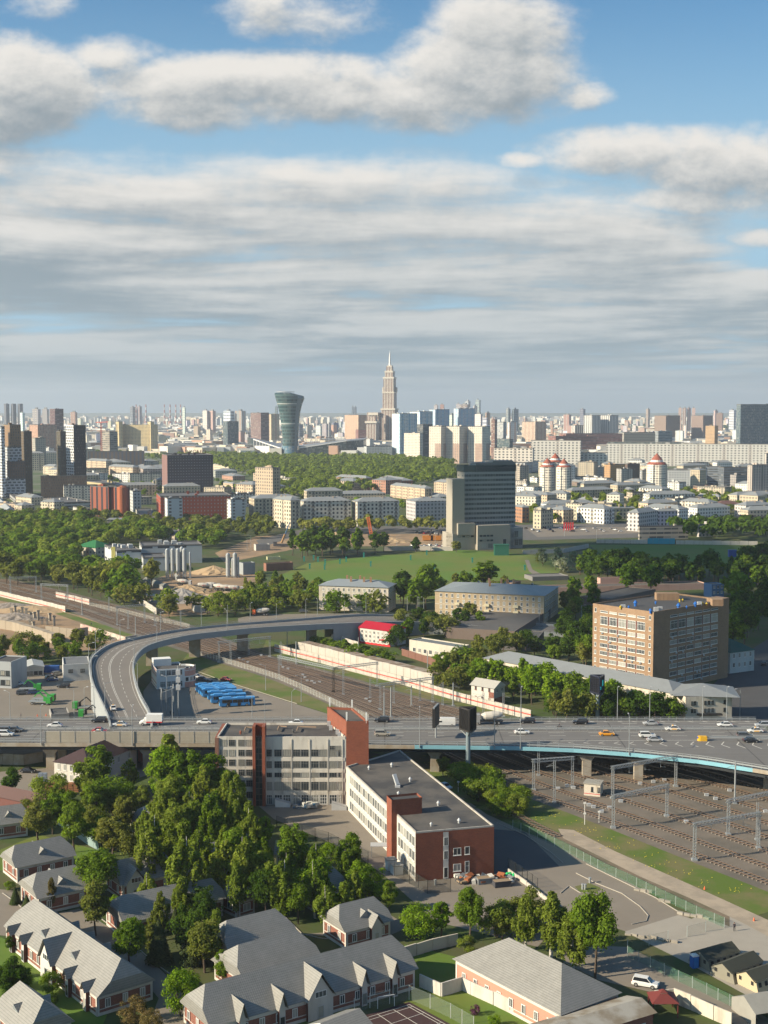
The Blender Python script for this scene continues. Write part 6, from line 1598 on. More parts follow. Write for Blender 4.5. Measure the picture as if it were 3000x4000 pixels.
# stepped spire tower
Yt=3700.;st=Yt/F
tt=thing('spire_tower','tall beige stepped skyscraper crowned with a white spire','skyscraper',((1523-1500)*st,Yt,0))
mT=FM['tower']();mTc=mat('beige_cornice',(.66,.60,.51),.8);mTs=mat('white_spire',(.80,.78,.74),.5)
def tier(name,w,y0,y1,m,dx=0,dep=1.0,dy=0,col=(.66,.59,.50),parent=tt,n=4):
    hw=w/2*st;z0,z1=max(0,zat(Yt,y0)),zat(Yt,y1);a=radians(14);q=MB()
    c,s=cos(a),sin(a);P4=[Vector((x*c+y*s,-x*s+y*c))+Vector((dx*st,dy)) for x,y in ((-hw,-hw*dep),(hw*.92,-hw*dep),(hw*.92,hw*dep),(-hw,hw*dep))]
    q.prism(P4,z0,z1);return q.build(name,m,parent,color=col)
tier('base_block',56,1790,1600,mT);tier('cornice',60,1602,1595,mTc);tier('shaft',47,1597,1535,mT);tier('cornice',50,1536,1531,mTc);tier('belvedere',42,1531,1475,mT);tier('cornice',45,1480,1473,mTc)
tier('lantern',33,1474,1454,mT);tier('cornice',35,1456,1449,mTc);tier('lantern',23,1450,1432,mT);tier('cornice',20,1434,1428,mTc)
for sx in (-24.5,25):tier('side_bracket',8,1531,1513,mTc,dx=sx)
q=MB();q.tube((0,0,zat(Yt,1432)),(0,0,zat(Yt,1380)),8.0*.5*st*1.3,1.6,8);q.tube((0,0,zat(Yt,1380)),(0,0,zat(Yt,1368)),.8,.2,6);q.build('spire',mTs,tt)
for (x0,x1,yt,nm) in [(1468,1515,1622,'rear_wing'),(1440,1488,1611,'rear_wing')]:
    tier(nm,x1-x0,1790,yt,mT,dx=(x0+x1)/2-1523,dy=-12,dep=1.2)
tier('front_wing',40,1790,1650,mT,dx=1456-1523,dy=-70);tier('cornice',48,1652,1644,mTc,dx=1456-1523,dy=-70);tier('cornice',42,1622,1612,mTc,dx=1463-1523,dy=-20);tier('front_wing',30,1644,1626,mT,dx=1458-1523,dy=-60)
# white and blue towers, chequered towers
def far_(label,cx,top,a,xl,xr,Y,fm='grid',col=CREAM,**k):return block(k.pop('name','apartment_tower'),label,k.pop('cat','apartment tower'),cx,1800,top,a,xl,xr,fm,col,k.pop('roof','flat'),Y=Y,**k)
far_('white and sky-blue high-rise, nearest to the spire tower',1562,1616,65,1531,1630,2800,'blue',(.88,.88,.86),extras=4,group='white and blue high-rises')
far_('white high-rise with slanted rooftop slabs, second behind',1640,1608,60,1600,1690,2880,'blue',(.86,.86,.84),extras=5,group='white and blue high-rises')
far_('white and bright blue high-rise in the middle of the group',1700,1600,55,1676,1755,2950,'blue',(.62,.68,.74),extras=6,group='white and blue high-rises')
far_('white and blue high-rise at the right of the group',1790,1596,55,1772,1854,3000,'blue',(.62,.68,.74),extras=6,group='white and blue high-rises')
far_('stepped cream high-rise in front of the blue ones',1640,1693,35,1578,1652,2640,'grid',(.84,.74,.62),extras=3)
far_('black glass and white striped tower between the cream and chequered ones',1652,1659,60,1628,1690,2680,'strip',(.10,.11,.12),extras=3)
for (cx,xl,xr,top,lab) in [(1722,1676,1742,1666,'first of the three chequered beige and grey towers'),(1794,1743,1826,1666,'second of the three chequered towers, with a brown stripe'),(1884,1827,1914,1667,'third of the three chequered towers, next to the dark office tower')]:
    far_(lab,cx,top,32,xl,xr,2500,'check',(.78,.70,.59),extras=4)
    q0=COL.objects
far_('slim dark brown tower right of the chequered ones',1932,1640,30,1918,1941,2750,'balc',(.26,.13,.10),extras=1)
far_('slim grey and white tower with dark edge',1965,1650,35,1941,1977,2850,'balc',(.50,.52,.54),extras=1)
far_('low dark round glass office behind the white slab',1990,1716,50,1940,2003,2800,'glass',(.16,.20,.22))
# huge white slab blocks
far_('enormously long white apartment slab stretching to the right edge',3080,1737,12,2368,3090,2350,'slab',(.66,.64,.60),extras=10,name='slab_block',cat='apartment block',dR=18)
far_('white apartment slab with loggias left of the longest slab',2372,1770,12,2190,2380,2250,'slab',(.70,.67,.62),extras=4,name='slab_block',cat='apartment block',dR=18)
far_('cream white low slab starting behind the dark office tower',2080,1752,14,1929,2090,2150,'slab',(.74,.68,.60),extras=4,name='slab_block',cat='apartment block',dR=18)
far_('taller white slab with dark roof storey in the middle',2267,1722,12,2073,2275,2230,'slab',(.68,.65,.60),extras=3,name='slab_block',cat='apartment block',dR=18)
far_('dark glazed penthouse strip on top of the longest slab',2670,1728,12,2372,2680,2402,'glass',(.14,.18,.19),name='slab_block',cat='apartment block',dR=10)
far_('red brown angular mall building with a sloping roof',2170,1705,72,2002,2330,2900,'strip',(.36,.16,.13),name='mall',cat='shopping centre',dL=40)
far_('second red brown mall wing further right',2210,1695,75,2120,2430,3050,'strip',(.38,.17,.14),name='mall',cat='shopping centre',dL=40)
far_('white pillared office tower, left of the twins',2311,1623,45,2279,2345,3300,'vert',(.68,.66,.62),group='twin pillared towers')
far_('white pillared office tower, right of the twins',2380,1623,45,2345,2414,3330,'vert',(.68,.66,.62),group='twin pillared towers')
far_('low white pillared hall left of the twin towers',2245,1662,68,2231,2280,3350,'vert',(.66,.63,.58))
far_('large blue glass slab tower at the right edge',2890,1580,70,2873,3060,3000,'glass',(.20,.26,.32),extras=6)
far_('white block with black puzzle pattern',2436,1690,76,2430,2558,2750,'stag',(.46,.42,.36))
far_('grey office right of the patterned block',2570,1685,72,2556,2624,2780,'strip',(.36,.40,.43))
far_('tan brick tower block in the right background',2790,1664,55,2754,2803,3000,'grid',(.48,.32,.18))
far_('brown and purple grid block, left of two in the right background',2600,1624,55,2555,2655,3900,'stagb',(.30,.22,.18))
far_('brown and purple grid block, right of two in the right background',2745,1624,55,2699,2783,3950,'stagb',(.30,.22,.19))
far_('orange and white many-roofed apartment complex',2090,1648,50,2038,2133,3300,'warm',(.58,.46,.36),extras=3)
# left background
far_('concrete frame of a building under construction with a red crane',430,1687,45,398,462,2150,'strip',(.36,.32,.27),name='unfinished_building',cat='building')
far_('long yellow palace with two end towers',600,1660,10,455,605,3000,'grid',(.62,.50,.28),name='palace',cat='palace',roof='flat',dR=30)
for xx in (466,590):far_('square end tower of the long yellow palace' ,xx,1648,72,xx-12,xx+14,2990,'grid',(.62,.50,.28),name='palace_tower',cat='tower')
far_('dark red tower with a white globe on its roof',218,1598,60,197,251,3000,'strip',(.14,.06,.07))
far_('large orange striped apartment complex',150,1660,55,118,225,2700,'warm',(.48,.28,.20),extras=4)
far_('dark arcaded brown building with domes behind the tree belt',345,1766,78,340,565,2100,'vert',(.20,.15,.12),dL=25)
for i,x in enumerate((26,53,79)):far_('dark narrow tower, one of three on the left horizon',x,1578,45,x-8,x+13,5200,'grid',(.14,.15,.18),group='three dark towers')
far_('reddish office with stacked terraces behind the stadium',1020,1613,60,980,1052,3300,'strip',(.26,.16,.15))
far_('yellow and white apartment row left of the goblet tower',1060,1619,62,1047,1092,3500,'warm',(.60,.52,.36))
far_('dark glass cube office left of the stadium',890,1647,60,872,933,3100,'glass',(.12,.15,.19))
far_('long red brick barracks behind the stadium',1400,1680,82,1245,1430,3400,'strip',(.33,.15,.13),dL=60)
far_('orange and white apartment row behind the brick barracks',1400,1622,66,1346,1440,3800,'warm',(.58,.40,.28),extras=4)
far_('white cube museum beside the blue high-rises',1445,1716,60,1431,1460,2850,'grid',(.60,.60,.60))
far_('grey white slanted sports hall below the spire tower',1432,1744,78,1418,1531,2800,'grid',(.50,.52,.52),dL=30)
far_('small grey stone office left of the blue towers foot',1533,1786,70,1527,1578,2650,'vert',(.45,.45,.43))
# middle-left stalin rows
for (cx,cy,top,a,xl,xr,lab,col) in [
 (415,1868,1802,45,338,440,'cream gable block, first in the row left of the black slab',PEACH),(435,1858,1806,70,392,512,'long pale block behind the first gable block',BEIGE),
 (520,1880,1826,45,425,545,'peach block with grey roof, nearest in the left row',PEACH),(560,1885,1832,74,541,634,'pale pink balcony block just left of the black slab',(.46,.38,.34)),
 (560,1840,1802,60,537,620,'small cream block with dormers left of the black slab',CREAM),(700,1770,1742,45,613,800,'wide cream house with many roofs behind the black slab',CREAM),
 (640,1760,1738,60,590,700,'low cream house behind the forest belt',CREAM),(880,1772,1750,50,800,960,'long grey roofed house row left of the stadium',BEIGE),
 (990,1782,1752,60,844,1000,'grey roofed palace-like row next to the stadium',CREAM),(830,1700,1686,60,780,862,'old pink house with flat roof in the left distance',(.44,.33,.28)),
 (930,1722,1688,45,895,938,'yellow cream house near the little white belfry',(.60,.54,.36)),(960,1722,1689,45,939,990,'second yellow cream house near the belfry',(.60,.54,.38)),
 (600,1905,1880,50,598,632,'small peach house in front of the black slab',PEACH),(634,1730,1702,12,545,640,'long cream house with flat front in the left distance',CREAM),(680,1720,1692,60,635,665,'slim brown block in the left distance',(.33,.2,.16))]:
    B_(lab,cx,cy,top,a,xl,xr,'stalin',col,chim=2)

# ================================================================== FAR CITY
rf=random.Random(77)
KINDS=[('white',(.78,.77,.74)),('cream',(.70,.62,.50)),('orange brick',(.46,.27,.18)),('pale grey',(.42,.43,.44)),('dark blue',(.14,.17,.22)),('brown',(.27,.18,.14)),('salmon',(.54,.38,.31))]
FM['fa']=lambda:facade('far_grid',4,4,.3,.7,.3,.7,curtain=.2,glass=(.28,.29,.32),dirt=.06)
FM['fb']=lambda:facade('far_balcony',5,4,.2,.8,.4,.8,curtain=.2,glass=(.30,.30,.32),dirt=.06,bcol=(.6,.55,.48),bx=3)
FM['fc']=lambda:facade('far_strip',7,5,.1,.9,.4,.8,curtain=.2,glass=(.20,.22,.26),dirt=.06)
FM['fd']=lambda:facade('far_warm',5,4,.3,.7,.3,.75,curtain=.2,glass=(.3,.28,.28),dirt=.06,alt=(4,(.50,.34,.26)))
fms=['fa','fb','fa','fc','fd','fb']
cnt=0
proto={}
def farblock(px,Y,hgt,wpx,kind,dep=None,group='tower blocks of the far city'):
    global cnt
    x=(px-1500)/F*(Y*CT+H*ST);w_=wpx/F*Y;fm=fms[cnt % len(fms)];key=(fm,cnt % 3)
    if key not in proto:
        q=MB();W2=1;pts=[Vector((-.5,-.5)),Vector((.5,-.5)),Vector((.5,.5)),Vector((-.5,.5))]
        m=FM[fm]()
        for i in range(4):
            q.face([(*pts[i],0),(*pts[(i+1) % 4],0),(*pts[(i+1) % 4],1),(*pts[i],1)],0,[(0,0),(30,0),(30,45+key[1]*12),(0,45+key[1]*12)])
        wm=q.mesh('wall',[m]);q=MB();q.face([(*p,1) for p in pts],0);q.box(-.2,-.2,1,.1+key[1]*.1,.2,1.05);proto[key]=(wm,q.mesh('roof',[m_objroof]))
    wm,rm=proto[key];nm,col=KINDS[kind]
    shape='slim tower' if hgt > 1.6*w_ else 'broad slab' if w_ > 1.6*hgt else 'tower block'
    reg='left of the goblet tower' if px < 1080 else 'left of the spire' if px < 1500 else 'behind the blue towers' if px < 2000 else 'at right'
    dist='on the horizon' if Y > 6500 else 'far off'
    t=thing('apartment_block','%s %s %s %s' % (nm,shape,dist,reg),'apartment block',(x,Y,0),rf.choice((-.25,-.5,-.75,-.4,.9,-.6,.3)),group)
    t.scale=(w_*.8,(dep or w_*rf.uniform(.5,.9)),hgt)
    link('wall',wm,t,color=tuple(c*rf.uniform(.85,1.1) for c in col));link('roof',rm,t,color=(.24,.25,.26));cnt += 1
# rows: (pixel range, distance range, height range, count, weights)
def scatter(n,x0,x1,Y0,Y1,h0,h1,w0,w1_,kinds):
    for _ in range(n):
        Y=Y0+(Y1-Y0)*rf.random() ** 1.2;farblock(rf.uniform(x0,x1),Y,rf.uniform(h0,h1),rf.uniform(w0,w1_)*4000/Y,rf.choice(kinds))
scatter(95,-20,1110,3400,8500,22,58,12,36,(0,0,0,1,1,2,3,6))
scatter(35,1160,1500,4000,8500,25,62,12,34,(0,1,0,3,4,6,0))
scatter(55,1540,2250,3700,8500,25,66,12,34,(0,1,0,2,3,0,6))
scatter(60,2200,3020,3600,8500,22,56,12,36,(0,1,0,2,3,0,6))
for (x,top,w_,Y) in [(1600,1622,40,3150),(1662,1616,34,3200),(1765,1622,30,3100),(1868,1618,34,3150),(1892,1632,26,3300),(2000,1650,40,3400)]:farblock(x,Y,zat(Y,top),w_,0)
for (x,top,w_,k,Y) in [(1703,1583,17,3,6500),(1727,1580,18,2,6500),(1790,1578,18,3,6800),(1827,1567,18,3,7000),(1867,1562,20,3,7200),(1856,1585,16,3,6800),(1985,1597,18,4,5200),(2012,1598,26,4,5200),(1815,1580,40,5,6600),
                           (1378,1589,9,4,7000),(1388,1589,9,4,7000),(2655,1593,14,6,5600),(2672,1594,16,5,5600),(2690,1594,14,6,5600),(2708,1594,16,6,5600),(2795,1604,16,6,6000),(2860,1602,26,0,5800),(1905,1612,20,5,5000),(720,1592,14,0,4800),(90,1612,20,0,4700),(145,1598,30,3,4300),(180,1598,26,3,4350),
                           (520,1590,18,4,7000),(545,1588,20,4,7000),(290,1610,26,2,4600),(1080,1588,12,4,7000),(805,1604,26,0,4700),(830,1605,26,6,4700),(895,1605,44,0,4600),(940,1605,36,3,4600),(2215,1620,30,2,5200),(2275,1598,20,4,6500),(2530,1598,18,5,6500),(2810,1614,30,5,5400)]:
    farblock(x,Y,zat(Y,top),w_,k)
# low ragged carpet of roofs that nobody could count
q=MB()
for _ in range(5200):
    Y=2900+9500*rf.random() ** 1.4;px=rf.uniform(-60,3060);x=(px-1500)/F*Y;w_,d_,h_=rf.uniform(12,60),rf.uniform(10,40),rf.uniform(7,24) if Y < 8500 else rf.uniform(15,60)
    a=rf.uniform(0,pi);Mx=Matrix.Translation((x,Y,0)) @ Matrix.Rotation(a,4,'Z');q.box(-w_/2,-d_/2,-1,w_/2,d_/2,h_,rf.choice((0,0,1,1,2,3,4)),Mx,mt=5)
tag(q.build('distant_quarters',[mat('far_wall_%d' % i,c,.9) for i,c in enumerate([(.72,.68,.60),(.62,.54,.42),(.46,.30,.22),(.55,.56,.56),(.72,.70,.66),(.34,.35,.36)])]),'endless carpet of low roofs and walls reaching the horizon','city',kind='stuff')
# chimneys of a power plant on the horizon
for i,px in enumerate((535,573,645,667,689,708)):
    Y=8500;t=thing('power_plant_chimney','thin red and white chimney on the left horizon','chimney',((px-1500)/F*Y,Y,0),0,'power plant chimneys');q=MB()
    zt=zat(Y,1580)
    for k in range(8):q.tube((0,0,zt*k/8),(0,0,zt*(k+1)/8),6-k*.3,5.7-k*.3,8,k % 2)
    q.build('shaft',[mat('chimney_white',(.6,.58,.56),.8),mat('chimney_red',(.35,.10,.08),.8)],t)
# red lattice crane at the unfinished building
c0=P(397,1860);cr=thing('tower_crane','red lattice tower crane beside the unfinished concrete frame','crane',((397-1500)/F*2140,2140,0));q=MB();zt=zat(2140,1650)
for sx in (-1,1):
    for sy in (-1,1):q.bar((sx,sy,0),(sx,sy,zt),.35)
for k in range(int(zt/3)):q.bar((-1,-1,k*3),(1,-1,k*3+3),.25);q.bar((-1,1,k*3+3),(1,1,k*3),.25)
q.build('mast',mat('crane_red',(.42,.08,.06),.6),cr);q=MB();q.bar((-8,0,zt),(16,-20,zt+1),1.0,1.2);q.build('jib',MATS['crane_red'],cr)
# ================================================================== SILOS AND WORKS
m_silo=mat('silo_metal',(.42,.44,.45),.5,.3,var=.1,scale=.6)
for i,(px,tp,bt,r) in enumerate([(654,2148,2227,8),(675,2147,2228,8),(696,2147,2228,8.5),(721,2147,2228,8.5),(708,2140,2222,8),(743,2160,2208,4.5),(891,2165,2248,8.5),(918,2164,2248,8.5),(907,2185,2248,5),(931,2180,2248,4)]):
    base=P(px,2258 if i < 6 else 2256);Yb=base.y+(3 if i in (4,8) else 0);z0,z1=zat(Yb,bt),zat(Yb,tp);rr_=r/F*Yb
    t=thing('cement_silo','tall grey cement silo on steel legs, %s group' % ('left' if i < 6 else 'right'),'silo',(base.x,Yb,0),0,'cement silos')
    q=MB();q.tube((0,0,z0),(0,0,z1),rr_,rr_,16);q.tube((0,0,z0-2),(0,0,z0),rr_*.3,rr_,16);q.tube((0,0,z1),(0,0,z1+.8),rr_*.9,rr_*.4,12)
    for k in range(5):zz=z0+(z1-z0)*(k+.5)/5;q.tube((0,0,zz),(0,0,zz+.25),rr_*1.03,rr_*1.03,16)
    q.build('tank',m_silo,t);q=MB()
    for a in range(4):x,y=rr_*.8*cos(a*pi/2+.7),rr_*.8*sin(a*pi/2+.7);q.box(x-.15,y-.15,0,x+.15,y+.15,z0)
    for a in range(4):
        x,y,x2,y2=rr_*.8*cos(a*pi/2+.7),rr_*.8*sin(a*pi/2+.7),rr_*.8*cos(a*pi/2+2.27),rr_*.8*sin(a*pi/2+2.27);q.bar((x,y,0),(x2,y2,z0*.5),.12);q.bar((x,y,z0*.5),(x2,y2,0),.12)
    q.build('support_frame',m_steel,t)
def heap(px,py,r,h,m,label):
    p=P(px,py);rr_=random.Random(px);q=MB();n,k=22,6;ring=[]
    for j in range(k+1):
        f=j/k;ring.append([(r*(1-f)*(1+.15*sin(i*1.7+j))*cos(2*pi*i/n),r*.6*(1-f)*(1+.15*cos(i*2.3+j))*sin(2*pi*i/n),h*f ** .85+rr_.uniform(-.2,.2)*(1-f)) for i in range(n)])
    for a,b in zip(ring,ring[1:]):
        for i in range(n):q.face([a[i],a[(i+1) % n],b[(i+1) % n],b[i]])
    tag(q.build('gravel_heap',m,None,p),label,'heap')
m_grav=mat('gravel',(.30,.28,.26),.95,var=.1,scale=.4);m_sandh=mat('sand',(.42,.30,.18),.95,var=.12,scale=.3)
heap(712,2348,17,7,m_grav,'big grey gravel heap in the works yard');heap(735,2310,14,4,m_sandh,'sand heap behind the gravel heap');heap(835,2240,15,5,m_sandh,'brown sand heap left of the two right silos')
heap(885,2325,12,2.2,m_sandh,'low sand heap in front of the row of mixer trucks');heap(1312,2102,12,5,m_sandh,'heap of soil on the building site by the cream houses');heap(1530,2118,16,4,m_sandh,'orange soil heap left of the dark office tower')
heap(60,2415,14,3,mat('rubble',(.34,.29,.25),.95,col2=(.20,.17,.14),scale=.6),'heap of pale rubble on the demolished lot at left')
plain('works_shed','grey corrugated works shed below the left silos',(690,2270),2256,76,585,700,(.30,.31,.30),rcol=(.27,.27,.25),roof='gable',rh=1.2,dL=12)
plain('works_shed','long grey shed with arched openings at the works',(640,2305),2290,60,560,660,(.28,.29,.29),rcol=(.22,.23,.22),roof='gable',rh=1.4)
plain('works_shed','small white works office by the white fence',(760,2392),2370,72,714,800,(.5,.5,.48),dL=7,rcol=(.45,.45,.44))
plain('works_shed','grey gabled shed among the bushes right of the works',(1030,2332),2300,70,991,1062,(.36,.37,.37),dL=10,roof='gable',rcol=(.12,.13,.15),rh=1.8)
plain('works_shed','white box cabin by the crossroads',(1000,2152),2130,70,985,1055,(.5,.48,.44),dL=6)
plain('works_shed','grey processing block attached to the right silos',(950,2246),2202,60,935,962,(.30,.32,.33),dR=8)
plain('loading_dock','red brick retaining wall and shed along the meadow edge',(1040,2232),2220,66,1030,1145,(.26,.12,.08),dL=5,rcol=(.2,.16,.14),ht=4.5)
plain('bus_pavilion','yellow and green roofed kiosk by the crossroads',(1045,2188),2178,74,1042,1096,(.50,.48,.28),dL=4,rcol=(.05,.2,.08))
plain('pump_house','small beige brick pump house with sloping roof beside the tracks',(2350,3112),3072,66,2282,2368,(.46,.42,.36),dL=8.5,dR=None,rcol=(.30,.28,.25),wins=[('R',(1.0,),1,.6,1.0,m_black)]) if False else None
C=P(2344,3114);pts=rect(C,radians(20),solve(C,Vector((-cos(radians(20)),sin(radians(20)))),2281),4.0)
tp=poly_building('relay_cabin','small beige relay cabin with flat grey roof and red stripe between the tracks','cabin',pts,3.2,m_plaster,m_flatlight,0)
q=MB();k=[p+(p-(pts[0]+pts[2])/2)*.1-tp.location.xy for p in pts];q.prism(k,3.2,3.45,bottom=True);q.build('roof_slab',mat('roof_slab_pale',(.33,.31,.27),.8),tp)
q=MB();n4=Vector((-.35,-.94))*.04;q.wall(pts[3]+n4-tp.location.xy,pts[0]+n4-tp.location.xy,.6,.75);q.build('red_stripe',m_redp,tp)
windows(tp,pts[3],pts[0],(1.3,),[.5,.9],.55,1.2,1,1,.08,m_black)

# ================================================================== WALLS AND FENCES
def wall_line(name,label,pix,h,m,cat='wall',th_=.25,post=None,stripe=None,pts=None,step=4.0):
    pts=pts or [P(*p).xy for p in pix];o=pts[0];t=thing(name,label,cat,(o.x,o.y,0));q=MB();qs=MB();k=0
    for a,b in zip(pts,pts[1:]):
        L=(b-a).length;n=max(1,int(L/step));d=(b-a)/n;nr=Vector((d.y,-d.x)).normalized()
        if nr.y > 0:nr=-nr
        for i in range(n):
            p0,p1=a+d*i-o,a+d*(i+.97)-o;hh=h+(.12 if (k % 3 == 1) else 0);k += 1;q.bar((p0.x,p0.y,hh/2),(p1.x,p1.y,hh/2),th_,hh)
            if stripe:s0,s1=p0+nr*(th_/2+.03),p1+nr*(th_/2+.03);qs.bar((s0.x,s0.y,stripe),(s1.x,s1.y,stripe),.03,.38)
    q.build('panel',m,t)
    if stripe:qs.build('red_stripe',mat('stripe_red',(.55,.07,.05),.7),t)
    return t
m_cw=stained('weathered_concrete_wall',(.50,.46,.41),(.34,.28,.22),.5,.6)
wall_line('railway_wall','long white concrete wall with a red stripe along the right side of the railway',[(1073,2545),(1200,2577),(1300,2603),(1420,2636),(1550,2668),(1683,2708),(1800,2742),(1935,2778),(2075,2812)],3.1,m_cw,stripe=1.7)
wall_line('back_wall','second whitish wall with rusty top behind the striped railway wall',[(1165,2541),(1300,2573),(1420,2605),(1550,2636),(1690,2672)],3.6,m_cw)
sh=[P(1165,2540).xy,P(1690,2670).xy];dd_=(sh[1]-sh[0]).normalized();nn_=Vector((-dd_.y,dd_.x))
poly_building('derelict_shed','long derelict flat shed with rusty brown roof behind the striped wall','shed',[sh[0],sh[1],sh[1]+nn_*5,sh[0]+nn_*5],3.5,m_cw,mat('rusty_roof',(.22,.15,.10),.9,col2=(.34,.29,.24),scale=.35,detail=9),0)
wall_line('railway_wall','white concrete wall with red stripe on the left side of the tracks, upper left',[(-30,2322),(0,2330),(80,2350),(170,2370),(256,2392)],3.0,m_cw,stripe=.9)
wall_line('railway_wall','short white wall with faint red stripe above the tracks, upper left',[(219,2333),(285,2348),(350,2365)],3.0,m_cw,stripe=1.6)
wall_line('works_fence','slanting white fence of the concrete works',[(535,2352),(575,2375),(612,2400)],3.0,m_cw)
wall_line('graffiti_wall','low pale wall with colourful graffiti below the curved ramp',[(315,2455),(400,2480),(490,2508),(535,2500)],2.2,mat('graffiti',(.55,.50,.42),.8,col2=(.45,.30,.26),scale=.25))
wall_line('lot_wall','long brown roofed ruin wall across the demolished lot',[(-20,2450),(60,2462),(150,2490),(215,2512)],4.0,mat('ruin_wall',(.36,.30,.23),.9,var=.12,scale=.3),th_=3)
wall_line('lot_wall','grey brown concrete wall in the demolished lot',[(180,2480),(290,2492),(345,2485)],4.0,mat('ruin_wall',(.36,.30,.23)),th_=.6)
wall_line('meadow_wall','long grey wall between meadow and avenue',[(1500,2152),(1640,2150),(1770,2152)],3,m_cw,step=6);wall_line('meadow_wall','long pale wall right of the office tower podium',[(2042,2165),(2200,2160),(2300,2140)],3.0,m_cw,step=6)
wall_line('meadow_wall','grey panel fence behind the dark meadow',[(2330,2122),(2530,2124)],3,m_cw,step=6);wall_line('meadow_wall','concrete fence at the right of the dark meadow',[(2640,2126),(2960,2130)],3,m_cw,step=6)
wall_line('blue_fence','bright cyan blue fence below the beige office',[(2530,2124),(2637,2125)],4.2,mat('cyan_panel',(.03,.30,.42),.6),cat='fence')
wall_line('garden_wall','white panelled garden wall left of the salmon house',[(1640,3855),(1725,3893),(1806,3868),(1840,3885),(1930,3926),(2060,3990)],2.3,m_whitew,step=3)
wall_line('yard_wall','beige concrete wall behind the maroon gazebo',[(2557,3925),(2632,3918),(2700,3945),(2790,3985),(2860,4015)],2.5,m_plaster,step=3)
wall_line('garden_wall','beige wall beside the bright green poplars',[(1500,3765),(1562,3752),(1690,3712),(1790,3690)],2.2,m_plaster,step=3)
wall_line('corrugated_fence','pale blue green corrugated fence running behind the left trees',[(230,3222),(290,3260),(345,3300),(392,3325)],2.4,mat('corrugated_green',(.24,.33,.33),.6,var=.08),cat='fence',step=2)
wall_line('slab_fence','stacked concrete fence and blocks below the viaduct at left',[(-30,2985),(95,2988),(170,2975)],3.0,m_beam,step=3)
wall_line('brick_fence','orange brick fence posts below the viaduct',[(540,2975),(600,2972)],3.4,m_redbrick,step=1.4)
wall_line('yard_kerb','pale concrete wall strip between the yards right of the factory',[(1985,3408),(2060,3462),(2140,3525),(2210,3590)],.9,m_cw)
wall_line('red_path_wall','low brown brick wall below the garage row',[(1570,2560),(1650,2585),(1760,2622)],2.8,mat('brown_wall',(.20,.10,.075),.9))
wall_line('white_yard_wall','white wall in front of the red-roofed building',[(1295,2505),(1345,2520),(1400,2538)],3.2,m_cw)
def meshfence(label,pix,h,col,posts=(.45,.5,.47),step=2.6,alpha=.28,name='mesh_fence'):
    key='mesh_%d' % int(col[1]*1000+alpha*10)
    if key not in MATS:
        M=bpy.data.materials.new('wire_mesh');M.use_nodes=True;q=NT(M.node_tree);b=q.n['Principled BSDF'];b.inputs['Base Color'].default_value=col+(1,);b.inputs['Alpha'].default_value=alpha;b.inputs['Roughness'].default_value=.7;MATS[key]=M
    mp_=mat('post_%d' % int(posts[0]*1000),posts,.6)
    pts=[P(*p).xy for p in pix];o=pts[0];t=thing(name,label,'fence',(o.x,o.y,0));pm=None;q2=MB();np_=0
    for a,b in zip(pts,pts[1:]):
        L=(b-a).length;n=max(1,int(L/step));d=(b-a)/n
        for i in range(n+1):
            p=a+d*i-o
            if pm is None:q=MB();q.box(-.05,-.05,0,.05,.05,h);pm=q.mesh('post',[mp_])
            if np_ < 95:link('post',pm,t,(p.x,p.y,0));np_ += 1
        p0,p1=a-o,b-o;q2.face([(p0.x,p0.y,.05),(p1.x,p1.y,.05),(p1.x,p1.y,h-.1),(p0.x,p0.y,h-.1)])
        q2.bar((p0.x,p0.y,h-.08),(p1.x,p1.y,h-.08),.05)
    q2.build('wire_mesh',MATS[key],t)
G_=(.10,.22,.13)
meshfence('green wire fence on white posts along the concrete track',[(2003,3236),(2100,3275),(2200,3322),(2363,3408),(2450,3447),(2600,3520),(2720,3578),(2790,3607),(2829,3624)],2.1,G_)
meshfence('green wire fence on white posts beside the lane with the white car',[(2451,3738),(2540,3780),(2650,3835),(2760,3885),(2850,3930),(3010,4000),(3100,4040)],2.1,G_)
meshfence('wire fence with gate posts across the paved yard',[(2684,3660),(2756,3640),(2829,3624)],2.1,G_,alpha=.12)
meshfence('short wire fence beside the rubble stones',[(2451,3710),(2535,3694),(2609,3678)],2.1,G_,alpha=.12)
meshfence('white railed fence between the bus park bank and the tracks',[(745,2548),(870,2588),(980,2620),(1090,2656),(1170,2690),(1260,2733),(1350,2775),(1440,2815)],2.2,(.55,.54,.5),(.6,.6,.56),2.3,.22)
meshfence('grey wire fence along the left bank of the tracks',[(350,2368),(480,2395),(600,2425),(740,2455)],2.2,(.45,.44,.4),(.55,.54,.5),3.2,.25)
meshfence('black mesh fence round the factory yard',[(1081,3234),(1180,3268),(1283,3300),(1360,3340),(1438,3376)],3.0,(.03,.035,.03),(.03,.03,.03),3.0,.35)
meshfence('black mesh fence in front of the red brick end wall',[(1540,3422),(1600,3452),(1670,3492),(1760,3486)],3.0,(.03,.035,.03),(.03,.03,.03),3.0,.3)
meshfence('black mesh fence between the two yards',[(1985,3404),(2040,3440),(2100,3484)],3.0,(.03,.035,.03),(.03,.03,.03),2.2,.15)
meshfence('white posted fence round the sports court',[(1384,3958),(1445,3938),(1598,3905),(1680,3940),(1760,3978),(1850,4030)],2.6,(.3,.36,.32),(.6,.6,.57),2.6,.15)
